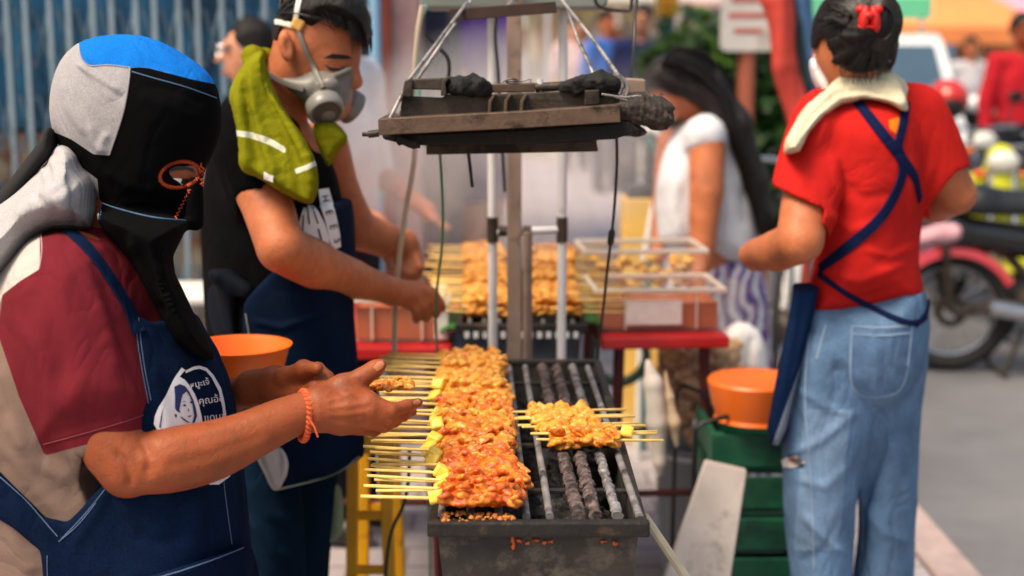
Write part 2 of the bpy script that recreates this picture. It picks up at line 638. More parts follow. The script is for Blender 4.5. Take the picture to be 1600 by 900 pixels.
def copy_tree(o, par=None):
    c = o.copy(); COL.objects.link(c)
    if par is not None:
        c.parent = par; c.matrix_parent_inverse = o.matrix_parent_inverse.copy()
    for ch in list(o.children): copy_tree(ch, c)
    return c

ORD = ['first', 'second', 'third', 'fourth', 'fifth', 'sixth', 'seventh', 'eighth', 'ninth', 'tenth', 'eleventh', 'twelfth',
       'thirteenth', 'fourteenth', 'fifteenth', 'sixteenth', 'seventeenth', 'eighteenth', 'nineteenth', 'twentieth',
       'twenty-first', 'twenty-second', 'twenty-third', 'twenty-fourth', 'twenty-fifth', 'twenty-sixth', 'twenty-seventh',
       'twenty-eighth', 'twenty-ninth', 'thirtieth', 'thirty-first', 'thirty-second', 'thirty-third', 'thirty-fourth',
       'thirty-fifth', 'thirty-sixth', 'thirty-seventh', 'thirty-eighth', 'thirty-ninth', 'fortieth', 'forty-first', 'forty-second', 'forty-third',
       'forty-fourth', 'forty-fifth', 'forty-sixth', 'forty-seventh', 'forty-eighth']
# ------------------------------------------------------------------ light, sky
w = bpy.data.worlds.new('World'); SC.world = w; w.use_nodes = True
nt = w.node_tree
sky = nt.nodes.new('ShaderNodeTexSky'); sky.sky_type = 'NISHITA'; sky.sun_disc = False
SUN_EL, SUN_AZ = R(58), R(-128)          # azimuth counted clockwise from +Y (the view direction)
sky.sun_elevation = SUN_EL; sky.sun_rotation = SUN_AZ
sky.air_density = 1.6; sky.dust_density = 4.0; sky.ozone_density = 1.0
nt.links.new(sky.outputs['Color'], nt.nodes['Background'].inputs['Color'])
nt.nodes['Background'].inputs['Strength'].default_value = 0.125
sd_ = bpy.data.lights.new('Sun', 'SUN'); sd_.energy = 3.2; sd_.angle = R(26); sd_.color = (1, .90, .77)
sun = bpy.data.objects.new('Sun', sd_); COL.objects.link(sun)
sv = Vector((math.sin(SUN_AZ) * math.cos(SUN_EL), math.cos(SUN_AZ) * math.cos(SUN_EL), math.sin(SUN_EL)))
sun.rotation_euler = sv.to_track_quat('Z', 'Y').to_euler()
SC.view_settings.view_transform = 'Standard'; SC.view_settings.look = 'None'
SC.view_settings.exposure = 0.45
SC.view_settings.use_white_balance = True; SC.view_settings.white_balance_temperature = 7300; SC.view_settings.white_balance_tint = 10; SC.view_settings.gamma = 1
SC.view_settings.use_curve_mapping = False
SC.cycles.max_bounces = 6; SC.cycles.diffuse_bounces = 3; SC.cycles.glossy_bounces = 3
SC.cycles.transmission_bounces = 6; SC.cycles.transparent_max_bounces = 12; SC.cycles.volume_bounces = 1
SC.cycles.caustics_reflective = False; SC.cycles.caustics_refractive = False
SC.cycles.use_denoising = True
try: SC.cycles.denoiser = 'OPENIMAGEDENOISE'
except Exception: pass
SC.cycles.sample_clamp_indirect = 6

# ------------------------------------------------------------------ shared materials
def skin(name, col, red=C(150, 60, 35)):
    m, nt, b = nodes(name)
    v = texco(nt)
    n = noise_node(nt, v, 14, 6, .6)
    c = ramp(nt, n, [(.28, mul(col, .66)), (.5, col), (.74, mul(col, 1.22))])
    n2 = noise_node(nt, v, 60, 5, .65)
    f = ramp(nt, n2, [(.46, (0, 0, 0)), (.72, (.5, .5, .5))])
    c = mixc(nt, f, c, red)
    n5 = noise_node(nt, v, 190, 3, .6)
    f5 = ramp(nt, n5, [(.62, (0, 0, 0)), (.72, (.5, .5, .5))])
    c = mixc(nt, f5, c, mul(col, .5))
    nt.links.new(c, b.inputs['Base Color'])
    nt.links.new(ramp(nt, n2, [(.3, (.44,) * 3), (.7, (.62,) * 3)]), b.inputs['Roughness'])
    b.inputs['Specular IOR Level'].default_value = .34
    b.inputs['Subsurface Weight'].default_value = .05
    b.inputs['Subsurface Radius'].default_value = (1, .35, .2)
    b.inputs['Subsurface Scale'].default_value = .006
    # veins and creases under the skin, then pores
    rn = nt.nodes.new('ShaderNodeTexNoise'); rn.inputs['Scale'].default_value = 26; rn.inputs['Detail'].default_value = 3; rn.inputs['Distortion'].default_value = .8
    nt.links.new(v, rn.inputs['Vector'])
    m1 = nt.nodes.new('ShaderNodeMath'); m1.operation = 'SUBTRACT'; m1.inputs[1].default_value = .5; nt.links.new(rn.outputs['Fac'], m1.inputs[0])
    m2 = nt.nodes.new('ShaderNodeMath'); m2.operation = 'ABSOLUTE'; nt.links.new(m1.outputs[0], m2.inputs[0])
    m3 = nt.nodes.new('ShaderNodeMath'); m3.operation = 'MULTIPLY'; m3.use_clamp = True; m3.inputs[1].default_value = 12; nt.links.new(m2.outputs[0], m3.inputs[0])
    a = bump(nt, None, m3.outputs[0], .13, .0022)
    n3 = noise_node(nt, v, 70, 5, .65)
    a = bump(nt, None, n3, .24, .004, a)
    vo = nt.nodes.new('ShaderNodeTexVoronoi'); vo.inputs['Scale'].default_value = 520
    nt.links.new(v, vo.inputs['Vector'])
    bump(nt, b, vo.outputs['Distance'], .22, .0014, a)
    return m

M = {}
M['skin_dark'] = skin('skin brown', C(148, 76, 44), C(160, 70, 38))
M['skin'] = skin('skin tan', C(186, 110, 74), C(180, 88, 58))
M['skin_pale'] = skin('skin light', C(216, 150, 118), C(205, 120, 95))
M['black_metal'] = mat('sooty black metal', C(24, 22, 21), .6, .1, .5, 18, .8, 60, .004, dirt=C(84, 62, 46), dirt_s=22, dirt_t=.6)
M['soot'] = mat('burnt soot', C(9, 8, 8), .8, 0, .5, 30, 1, 60, .006)
M['brown_steel'] = mat('greasy brown steel', C(112, 90, 77), .45, .45, .4, 14, .6, 70, .0025, dirt=C(38, 30, 26), dirt_s=14, dirt_t=.55)
M['dark_steel'] = mat('dark greasy sheet', C(78, 66, 58), .5, .4, .45, 10, .6, 50, .003, dirt=C(28, 24, 22), dirt_s=10, dirt_t=.52)
M['grill_side'] = mat('mottled grill sheet', C(44, 41, 39), .6, .2, .55, 16, .7, 70, .003, dirt=C(84, 76, 70), dirt_s=24, dirt_t=.54)
M['rod'] = mat('grey iron rod', C(142, 138, 140), .5, .3, .35, 30, .5, 160, .0015, dirt=C(46, 42, 42), dirt_s=26, dirt_t=.55)
M['crust'] = mat('burnt crust', C(112, 94, 92), .8, 0, .6, 60, 1, 190, .005, dirt=C(40, 33, 32), dirt_s=50, dirt_t=.5)
M['galv'] = mat('galvanised pipe', C(222, 222, 226), .4, .1, .1, 10, .2, 60, .001, dirt=C(140, 132, 128), dirt_s=9, dirt_t=.64)
M['rusty'] = mat('brown painted steel', C(146, 124, 112), .6, .1, .18, 12, .4, 60, .002, dirt=C(74, 50, 38), dirt_s=26, dirt_t=.62)
M['bamboo'] = mat('bamboo stick', C(246, 198, 116), .5, 0, .25, 30, .3, 200, .0006)
M['char'] = mat('charcoal', C(40, 38, 40), .8, 0, .6, 40, 1, 70, .008, dirt=C(120, 116, 118), dirt_s=28, dirt_t=.6)
M['red_paint'] = mat('red painted table top', C(176, 28, 34), .4, 0, .2, 8, .2, 40, .001, dirt=C(110, 24, 26), dirt_s=7, dirt_t=.6)
M['maroon_metal'] = mat('maroon table leg', C(82, 30, 32), .5, .2, .3, 12)
M['yellow_paint'] = mat('yellow painted wood', C(236, 170, 28), .45, 0, .14, 10, .3, 30, .002, dirt=C(176, 112, 22), dirt_s=12, dirt_t=.62)
M['orange_plastic'] = mat('orange plastic', C(240, 112, 36), .38, 0, .06, 5, .1, 10, .001, sss=.1)
M['green_plastic'] = mat('green plastic crate', C(18, 92, 66), .45, 0, .16, 8, .2, 30, .001, dirt=C(14, 60, 46), dirt_s=7, dirt_t=.55)
M['white_plastic'] = mat('white plastic', C(226, 226, 224), .4, 0, .06, 6)
M['dark_plastic'] = mat('black plastic', C(22, 23, 26), .42, 0, .2, 9, .15, 40, .001)
M['chrome'] = mat('bright metal', C(190, 190, 195), .22, .9, .1, 9)
M['rubber'] = mat('tyre rubber', C(32, 32, 34), .8, 0, .25, 20, .4, 90, .002)
M['glass_dark'] = mat('dark window glass', C(60, 84, 104), .08, .0, .1, 2, spec=.8)
M['hair'] = None

def hair_mat(name, col, st=(1, 1, 1)):
    m, nt, b = nodes(name)
    v = texco(nt, st)
    n = noise_node(nt, v, 130, 5, .6)
    c = ramp(nt, n, [(.3, mul(col, .5)), (.72, mul(col, 1.9))])
    nt.links.new(c, b.inputs['Base Color'])
    b.inputs['Roughness'].default_value = .5
    b.inputs['Specular IOR Level'].default_value = .25
    bump(nt, b, n, .9, .006)
    return m
M['hair'] = hair_mat('black hair', C(22, 19, 20), (1, 1, .12))
M['hair_long'] = hair_mat('long dark hair', C(34, 29, 31), (1, 1, .05))

def ground_mat(name, c1, c2, slab=0, stain=C(70, 66, 66)):
    m, nt, b = nodes(name)
    v = texco(nt)
    n = noise_node(nt, v, 1.2, 8, .65)
    c = ramp(nt, n, [(.3, c1), (.7, c2)])
    n2 = noise_node(nt, v, 160, 3, .7)
    k = ramp(nt, n2, [(.3, (.72,) * 3), (.7, (1.18,) * 3)])
    mm = nt.nodes.new('ShaderNodeMix'); mm.data_type = 'RGBA'; mm.blend_type = 'MULTIPLY'; mm.inputs[0].default_value = 1
    nt.links.new(c, mm.inputs[6]); nt.links.new(k, mm.inputs[7]); c = mm.outputs[2]
    n3 = noise_node(nt, v, 2.7, 6, .6)
    f = ramp(nt, n3, [(.56, (0, 0, 0)), (.72, (.6, .6, .6))])
    c = mixc(nt, f, c, stain)
    if slab:
        br = nt.nodes.new('ShaderNodeTexBrick'); br.inputs['Scale'].default_value = slab
        br.inputs['Mortar Size'].default_value = .012; br.offset = .5
        br.inputs['Color1'].default_value = (1, 1, 1, 1); br.inputs['Color2'].default_value = (.86, .85, .86, 1)
        br.inputs['Mortar'].default_value = (.5, .48, .48, 1)
        nt.links.new(v, br.inputs['Vector'])
        m3 = nt.nodes.new('ShaderNodeMix'); m3.data_type = 'RGBA'; m3.blend_type = 'MULTIPLY'; m3.inputs[0].default_value = 1
        nt.links.new(c, m3.inputs[6]); nt.links.new(br.outputs['Color'], m3.inputs[7]); c = m3.outputs[2]
    nt.links.new(c, b.inputs['Base Color'])
    b.inputs['Roughness'].default_value = .85
    bump(nt, b, n2, .5, .004)
    return m

# ------------------------------------------------------------------ ground
g = MB().poly([(-60, -8, 0), (60, -8, 0), (60, 140, 0), (-60, 140, 0)])
tag(g.build('road', ground_mat('asphalt', C(100, 100, 105), C(126, 126, 131), 0, C(96, 96, 102))), kind='structure')
g = MB().box((-4.69, 3.6, .05), (11.62, 11.7, .1))
pv = g.build('pavement', ground_mat('grey lilac paving', C(166, 156, 160), C(196, 188, 190), 1.7, C(128, 118, 120)), bev=.01)
tag(pv, kind='structure')
g = MB()
for i in range(9):
    g.box((1.185, -1.6 + i * 1.3, .055), (.12, 1.285, .11))
tag(g.build('kerb', mat('kerb stone', C(172, 152, 150), .85, 0, .16, 14, .5, 60, .003), bev=.008), kind='structure')

def strands(name, paths, r, m, root, n=4):
    mb = MB()
    for p in paths: mb.tube(p, [r] * (len(p) - 1) + [r * .25], n, False)
    o = mb.build(name, m, root, True, auto=False)
    return o
m_str = mat('black hair strands', C(20, 17, 17), .38, 0, .5, 60, spec=.5)
# ================================================================== the masked vendor
def px2(pts, d): return [P(x, y, d) for x, y in pts]

ven = thing('person', 'person in black, grey and blue cloth mask holding both hands out over the near grill', 'person', P(150, 700, 2.05))
V = Vol(P(-190, 1000, 2.05) * 1, P(700, 20, 2.05) * 1, .0029)
lo = Vector((-0.93, 1.70, .70)); hi = Vector((-0.115, 2.40, 1.53))
V = Vol(lo, hi, .0029)
# torso, neck and head under the clothes
V.infl([(150, 350), (240, 400), (290, 500), (325, 600), (335, 750), (340, 1000), (-60, 1000), (-80, 700), (-60, 520), (0, 420), (60, 380)], 2.05, .12, .15, .02)
V.cone(P(160, 390, 2.05), P(205, 300, 2.03), .06, .055, .03)
V.ell(P(207, 185, 2.03), (.096, .074, .1), None, .03)
V.ell(P(262, 235, 2.02), (.05, .062, .085), (0, R(14), 0), .03)
V.cone(P(280, 315, 2.02), P(220, 300, 2.02), .03, .05, .03)
# near arm
sh, el, wr = P(118, 430, 1.92), P(207, 726, 1.845), P(480, 641, 1.935)
V.limb([sh, P(140, 560, 1.90), P(176, 680, 1.86), el], [.060, .054, .048, .043])
V.limb([P(178, 700, 1.855), el, P(255, 719, 1.85), P(300, 712, 1.862), P(352, 696, 1.88), P(418, 666, 1.905), P(450, 652, 1.92), wr, P(500, 634, 1.94)], [.041, .037, .0430, .0412, .0375, .0312, .0280, .0258, .0245])
V.ell(P(193, 748, 1.85), (.022, .020, .022), None, .02)
# near hand: thumb up, back of the hand towards us
K = [(578, 627, 1.945), (577, 643, 1.937), (571, 657, 1.943), (560, 668, 1.955)]
wr2 = [(498, 628, 1.94), (498, 638, 1.935), (498, 648, 1.935), (497, 655, 1.94)]
for (a, b, r0, r1) in zip(wr2, K, (.019, .020, .019, .017), (.0125, .0125, .0118, .0105)):
    m = tuple(x * .45 + y * .55 for x, y in zip(a, b))
    V.chain([P(*a), P(*m), P(*b)], [r0, (r0 + r1) * .49, r1], .012)
V.ell(P(535, 640, 1.965), (.035, .014, .026), (0, R(-8), 0), .012)
fing = [
    ([(578, 627, 1.945), (612, 641, 1.943), (636, 634, 1.962), (654, 629, 1.982)], [.0120, .0103, .0092, .0072]),
    ([(577, 643, 1.937), (608, 655, 1.948), (630, 649, 1.975), (645, 643, 1.995)], [.0122, .0102, .0090, .0072]),
    ([(571, 657, 1.943), (600, 665, 1.958), (617, 658, 1.985), (629, 651, 2.003)], [.0116, .0096, .0086, .0070]),
    ([(560, 668, 1.955), (584, 672, 1.972), (598, 666, 1.992), (608, 660, 2.008)], [.0102, .0086, .0076, .0062])]
for pts, rs in fing:
    V.chain([P(*p) for p in pts], rs, .0045)
V.chain([P(500, 622, 1.955), P(536, 603, 1.962), P(568, 588, 1.966), P(586, 576, 1.966), P(596, 569, 1.966)], [.019, .0155, .0118, .0108, .0078], .011)
V.cone(P(540, 606, 1.962), P(574, 622, 1.958), .010, .010, .014)
# far arm and hand
V.chain([P(165, 430, 2.2), P(185, 560, 2.26), P(225, 668, 2.25)], [.06, .05, .042], .02)
V.chain([P(225, 668, 2.25), P(300, 642, 2.20), P(350, 622, 2.15), P(392, 610, 2.115)], [.042, .036, .026, .0235], .02)
KL = [(470, 588, 2.075), (474, 600, 2.055), (470, 614, 2.045), (460, 628, 2.045)]
for (x, y, d), r1 in zip(KL, (.0125, .0125, .012, .011)):
    V.chain([P(392, 606 + (y - 605) * .4, 2.112), P(430, 603 + (y - 605) * .75, 2.085), P(x, y, d)], [.019, .0165, r1], .012)
fl = [
    ([(470, 588, 2.075), (496, 577, 2.06), (512, 590, 2.03), (518, 603, 2.015)], [.0122, .0105, .0092, .0078]),
    ([(474, 600, 2.055), (499, 592, 2.03), (508, 606, 2.008), (506, 617, 2.0)], [.0122, .0105, .0094, .008]),
    ([(470, 614, 2.045), (492, 606, 2.018), (496, 620, 2.0), (488, 628, 2.0)], [.0116, .010, .009, .0075]),
    ([(460, 628, 2.045), (480, 622, 2.02), (482, 632, 2.006), (474, 638, 2.006)], [.0105, .009, .008, .0065])]
for pts, rs in fl:
    V.chain([P(*p) for p in pts], rs, .004)
V.chain([P(412, 606, 2.10), P(446, 588, 2.06), P(474, 576, 2.03), P(496, 576, 2.01)], [.017, .0135, .0115, .0085], .009)
me = V.mesh('body', 1, folds=[
    ([(505, 640), (545, 634), (585, 628)], .0016, 4), ([(505, 648), (545, 648), (578, 643)], .0014, 4),
    ([(520, 655), (550, 661), (580, 662)], -.0014, 4), ([(560, 640), (566, 650), (560, 660)], .001, 4),
    ([(606, 632), (612, 640), (610, 650)], -.0008, 2.5), ([(604, 634), (608, 641), (606, 650)], -.0008, 2.5),
    ([(545, 592), (552, 600), (556, 606)], -.001, 2.5), ([(552, 590), (559, 597), (562, 602)], -.0008, 2.5),
    ([(220, 680), (245, 720), (225, 752)], -.0025, 9), ([(483, 620), (487, 640), (484, 662)], -.0012, 4), ([(176, 700), (196, 722), (204, 748), (198, 766)], -.004, 7), ([(222, 690), (232, 716), (228, 742)], -.003, 6), ([(240, 735), (330, 712), (430, 672)], -.002, 10), ([(258, 690), (340, 672), (430, 640)], .0018, 8), ([(492, 622), (494, 640), (491, 660)], -.0010, 3), ([(506, 630), (530, 622), (556, 612)], .0012, 3), ([(525, 612), (545, 622), (572, 626)], -.0014, 4)],
    wav=[(.0006, (60, 60, 60), 3)])
vb = link('body', me, M['skin_dark'], ven)
S_body = Surf(vb)
nail = mat('finger nail', C(196, 120, 84), .32, 0, .08, 30)
nb = MB()
decal(S_body, [[(583, 574), (590, 566), (597, 564), (600, 569), (597, 575), (589, 580)]], .0009, nb, 3)
o = nb.build('thumb_nail', nail, ven, True)
nb = MB(); decal(S_body, [[(644, 627), (653, 624), (657, 628), (653, 632), (645, 632)]], .0008, nb, 3)
nb.build('finger_nail', nail, ven, True)

# ---- T-shirt
TORSO = [(150, 335), (215, 362), (262, 430), (300, 505), (336, 570), (352, 645), (364, 740), (374, 860), (388, 1000), (388, 1120), (-80, 1120), (-125, 900), (-130, 700), (-105, 520), (-35, 405), (60, 345)]
SLEEVE = [(70, 362), (150, 366), (192, 450), (214, 540), (243, 652), (72, 702), (34, 610), (2, 520), (8, 450), (36, 392)]
V = Vol((-1.0, 1.72, .52), (-0.36, 2.42, 1.34), .0042)
V.infl(TORSO, 2.055, .15, .205, .02)
V.infl(SLEEVE, 1.895, .085, .092, .03, tilt=(0, -.00012), sm=1)
V.chain([P(165, 430, 2.2), P(185, 560, 2.26), P(215, 640, 2.255)], [.075, .07, .066], .03)
V.cone(P(172, 676, 1.87), P(205, 780, 1.85), .058, .058, .004, 's')       # the open end of the sleeve
V.cone(P(120, 440, 1.92), P(172, 676, 1.87), .03, .055, .03, 'u')
V.cone(P(160, 640, 1.878), P(205, 780, 1.845), .047, .05, .004, 's')
wr_f = [([(60, 420), (90, 520), (100, 620)], -.004, 16), ([(120, 400), (165, 500), (185, 600)], .004, 14),
        ([(150, 420), (190, 540), (225, 630)], -.003, 9), ([(30, 500), (70, 560), (95, 660)], .004, 12),
        ([(0, 640), (60, 720), (120, 760)], .006, 16), ([(-20, 700), (50, 790), (90, 830)], -.006, 16),
        ([(0, 560), (30, 640), (40, 720)], .005, 14), ([(10, 800), (30, 860), (60, 900)], .006, 14),
        ([(130, 730), (170, 720), (205, 735)], .004, 10), ([(72, 688), (150, 668), (240, 640)], .0016, 3)]
maroon_z = [(62, 350), (160, 350), (240, 430), (330, 560), (330, 640), (246, 670), (236, 668), (70, 712), (30, 620), (-4, 520), (4, 462), (30, 440), (63, 420)]
shirt = link('shirt', V.mesh('shirt', 2, {'maroon': maroon_z, 'pale': [(-60, 470), (20, 380), (62, 352), (62, 420), (30, 440), (4, 460), (-10, 500)]}, wr_f,
    wav=[(.0022, (38, 38, 16), 5), (.0012, (90, 90, 40), 6)]),
    zmat('two tone T-shirt cotton', C(130, 108, 99), [('maroon', C(110, 34, 44)), ('pale', C(190, 182, 178))], .92, 1100, 16, .55, .06), ven)
S_shirt = Surf(shirt)
thread(S_shirt, [(68, 694), (110, 683), (160, 669), (205, 655), (238, 643)], .0008, None, 5).build('seam', mat('maroon thread', C(140, 58, 66), .9), shirt, True)
thread(S_shirt, [(64, 364), (66, 392), (62, 420)], .0012).build('seam', mat('pale thread', C(170, 130, 130), .9), shirt, True)

# ---- denim apron
def poly_clip(poly, sm=1):
    pl = smooth_poly(poly, 1) if sm else poly
    return lambda px, py, dep, X, Y, Z: poly_sd(px, py, pl) * dep / F
V = Vol((-1.0, 1.74, .1), (-0.34, 2.40, 1.27), .0044)
APR = [(206, 487), (214, 490), (240, 506), (300, 480), (420, 560), (460, 740), (470, 1400), (70, 1400), (76, 868), (30, 832), (-60, 770), (-60, 690), (0, 736), (92, 834), (150, 772), (172, 745), (226, 650), (214, 570)]
TORSO2 = [(150, 335), (215, 362), (262, 430), (300, 505), (338, 568), (356, 645), (368, 740), (380, 860), (396, 1000), (402, 1400), (-100, 1400), (-125, 900), (-130, 700), (-105, 520), (-35, 405), (60, 345)]
V.infl(TORSO2, 2.055, .15, .205, .0, off=.013, clip=poly_clip(APR))
apron = link('apron', V.mesh('apron', 2, {'seam': [(206, 487), (214, 490), (222, 560), (232, 640), (226, 650), (212, 570)]}, [
        ([(232, 560), (255, 640), (262, 720)], .004, 12), ([(300, 690), (310, 780), (300, 870)], .005, 12), ([(340, 700), (346, 780), (352, 850)], .004, 9),
        ([(180, 790), (240, 800), (330, 770)], .004, 14), ([(110, 860), (150, 800), (170, 760)], .003, 8), ([(205, 830), (240, 850), (330, 830)], -.004, 12)],
        wav=[(.002, (30, 30, 14), 8), (.0008, (120, 120, 60), 9)]),
    zmat('denim', C(10, 28, 56), [], .9, 800, 12, .6, .3, .38, crease=.3), ven)
V = Vol((-1.0, 1.70, .55), (-0.34, 2.40, 1.0), .0042)
V.infl(TORSO2, 2.055, .15, .205, .0, off=.020, clip=poly_clip([(188, 915), (250, 898), (330, 872), (382, 850), (402, 868), (420, 1010), (180, 1010)]))
pk = link('pocket', V.mesh('pocket', 2, {}, [([(230, 910), (300, 890), (380, 864)], .003, 5)], wav=[(.002, (60, 60, 30), 4)]), apron.data.materials[0], apron)
S_ap = Surf(apron, shirt)
ribbon(S_ap, [(108, 362), (128, 380), (152, 408), (178, 446), (200, 482), (216, 520)], .021, .003, .001).build('strap', apron.data.materials[0], apron, True)
tm = mat('pale stitching', C(84, 106, 140), .9)
for ln in ([(211, 494), (216, 540), (222, 580), (232, 630)], [(216, 494), (221, 540), (227, 580), (236, 625)], [(96, 842), (125, 812), (154, 778), (176, 748)],
           [(92, 846), (122, 820), (150, 786)], [(74, 868), (74, 890), (76, 920)], [(0, 745), (40, 782), (90, 838)], [(346, 690), (350, 760), (362, 850)]):
    thread(S_ap, ln, .0007, None, 4).build('stitching', tm, apron, True)
S_pk = Surf(pk)
thread(S_pk, [(200, 913), (260, 899), (330, 876), (380, 856)], .001, None, 4).build('stitching', tm, pk, True)
S_ap = Surf(apron)
white = mat('white print', C(228, 226, 232), .8, 0, .06, 30)
navy = mat('navy print', C(26, 40, 92), .85, 0, .15, 30)
def z6(pts): return [(220 + x / 6.43, 550 + y / 6.43) for x, y in pts]
lb = MB()
decal(S_ap, [z6([(130, 720), (140, 640), (180, 545), (250, 420), (330, 260), (400, 160), (435, 185), (380, 250), (430, 280), (480, 340), (530, 420), (570, 520), (600, 650), (612, 730), (595, 830), (300, 830), (170, 790)]),
             z6([(440, 215), (435, 190), (520, 150), (580, 142), (650, 165), (720, 240), (790, 360), (825, 500), (845, 640), (845, 740), (822, 740), (805, 560), (770, 400), (700, 265), (640, 195), (580, 172), (520, 182)])], .0022, lb, 6)
lb.build('emblem_shape', white, apron, True)
nvv = MB()
decal(S_ap, [z6([(185, 750), (195, 690), (205, 610), (238, 500), (215, 600), (200, 760)]),
             z6([(325, 350), (380, 325), (430, 345), (445, 395), (405, 430), (385, 520), (375, 580), (385, 610), (345, 590), (330, 560), (332, 450)]), z6([(430, 345), (470, 400), (510, 480), (535, 560), (550, 640), (530, 700), (500, 720), (520, 640), (505, 540), (480, 450), (445, 395)]),
             z6([(400, 500), (425, 493), (440, 503), (425, 500)]), z6([(410, 530), (428, 522), (440, 532), (432, 546), (416, 545)]),
             z6([(472, 470), (490, 462), (496, 470), (485, 470)]), z6([(478, 500), (490, 492), (500, 502), (494, 516), (482, 514)]),
             z6([(450, 640), (478, 640), (500, 628), (482, 650), (465, 652)]), z6([(380, 640), (410, 660), (450, 690), (490, 715), (445, 702), (400, 670)]),
             z6([(325, 620), (350, 625), (345, 660), (330, 650)]), z6([(462, 560), (470, 590), (462, 597), (458, 590)])], .0034, nvv, 5)
nvv.build('emblem_lines', navy, apron, True)
tb = MB()
decal(S_ap, [text_mesh('หมูะเจ้', 13, (310, 600), R(14), 0, .02), text_mesh('คุณอ้อ', 15, (328, 625), R(8), 0, .02), text_mesh('แดนซ์', 15, (334, 652), R(6), 0, .02)], .0024, tb, 5)
tb.build('lettering', white, apron, True)
decal(S_ap, [[(318, 748), (332, 752), (354, 738), (358, 744), (340, 757), (325, 757)]], .0022).build('emblem_shape', white, apron, True)

# ---- trousers and shoes (below the picture)
tr = MB()
for dx in (-.10, .10):
    b0 = Vector((-.62 + dx * .3, 2.07 + dx * .8, 0))
    tr.tube([b0 + Vector((0, 0, .16)), b0 + Vector((0, 0, .5)), b0 + Vector((0, 0, .70))], [.075, .085, .09], 16)
tr.build('trousers', mat('dark cotton', C(40, 42, 50), .9), ven, True)
for dx in (-.10, .10):
    MB().ball((-.62 + dx * .3, 2.05 + dx, .135), (.13, .05, .04)).build('shoe', M['dark_plastic'], ven, True)

# ---- hood
HEAD = [(112, 262), (92, 232), (78, 195), (75, 160), (82, 122), (98, 88), (125, 63), (165, 51), (212, 52), (255, 66), (298, 90), (330, 118), (343, 148), (348, 188), (341, 222), (327, 250), (316, 272), (316, 300), (309, 348), (285, 352), (240, 352), (200, 352), (160, 345), (135, 300)]
V = Vol((-.78, 1.78, 1.0), (-.38, 2.22, 1.53), .0030)
V.infl(HEAD, 2.02, .105, .098, .01, sm=1)
V.infl([(150, 325), (300, 340), (288, 366), (266, 412), (298, 476), (334, 552), (333, 560), (316, 562), (290, 552), (262, 532), (238, 470), (196, 395), (152, 352)], 1.955, .045, .135, .02)
V.ell(P(284, 273, 1.932), (.0235, .03, .0135), (0, R(10), 0), .004, 's')
V.cone(P(305, 288, 1.95), P(306, 348, 1.95), .010, .012, .012)
black_z = [(204, 106), (201, 130), (192, 178), (170, 243), (146, 241), (112, 218), (70, 200), (70, 235), (120, 256), (152, 280), (156, 320), (150, 372), (150, 600), (420, 600), (420, 132), (334, 131), (300, 122), (262, 114), (232, 106), (216, 105)]
blue_z = [(121, 50), (124, 80), (130, 97), (142, 103), (170, 102), (204, 106), (216, 105), (232, 106), (262, 114), (300, 124), (334, 131), (380, 130), (300, 20), (121, 20)]
hood = link('hood', V.mesh('hood', 2, {'black': black_z, 'blue': blue_z}, [
        ([(118, 98), (150, 118), (195, 150)], .006, 5), ([(130, 92), (160, 125), (196, 158)], -.004, 6), ([(140, 190), (150, 225), (160, 240)], .003, 6), ([(170, 205), (160, 225), (164, 242)], .004, 6),
        ([(100, 120), (110, 170), (140, 215)], .0025, 10), ([(240, 400), (280, 470), (310, 545)], .006, 9), ([(205, 380), (240, 440), (262, 500)], -.006, 10),
        ([(260, 340), (300, 345)], .002, 4), ([(306, 280), (300, 310), (290, 345)], .002, 4), ([(160, 260), (200, 290), (250, 300)], .0035, 9), ([(180, 320), (230, 312), (270, 330)], .003, 8), ([(210, 150), (250, 160), (320, 190)], .002, 10), ([(200, 360), (225, 420), (262, 490)], .006, 8), ([(255, 370), (250, 430), (275, 500)], .005, 7), ([(225, 130), (280, 145), (330, 165)], -.002, 6)], wav=[(.0012, (50, 50, 50), 2)]),
    zmat('jersey hood cloth', C(158, 156, 161), [('black', C(7, 7, 9)), ('blue', C(0, 112, 206))], .93, 1200, 22, .35, .16, .1), ven)
S_hood = Surf(hood)
pbt = mat('pale blue thread', C(70, 110, 150), .8)
for ln in ([(206, 112), (240, 122), (290, 136), (338, 153)], [(152, 314), (190, 328), (240, 340), (290, 345)], [(154, 316), (158, 330), (156, 342)]):
    thread(S_hood, ln, .0009).build('stitching', pbt, hood, True)
gsm = mat('grey seam', C(150, 148, 150), .9)
thread(S_hood, [(203, 106), (201, 130), (192, 178), (171, 242)], .0012).build('seam', gsm, hood, True)
thread(S_hood, [(123, 64), (125, 82), (131, 97), (143, 103), (170, 102), (204, 106)], .001).build('seam', gsm, hood, True)
zg = MB()
eye = [(281 + 31 * math.cos(a), 273 + 20 * math.sin(a) - 4 * math.cos(a)) for a in (2 * math.pi * i / 84 for i in range(85))]
thread(S_hood, eye, .0010, zg, 1, 2.2, .0002)
thread(S_hood, [(297, 296), (288, 312), (281, 326), (274, 342)], .0009, zg, 3, 2.0, .001)
thread(S_hood, [(312, 256), (316, 264), (314, 290)], .0011, zg, 3, 2, .001)
zg.build('eye_stitching', mat('orange thread', C(214, 84, 40), .8), hood, True)
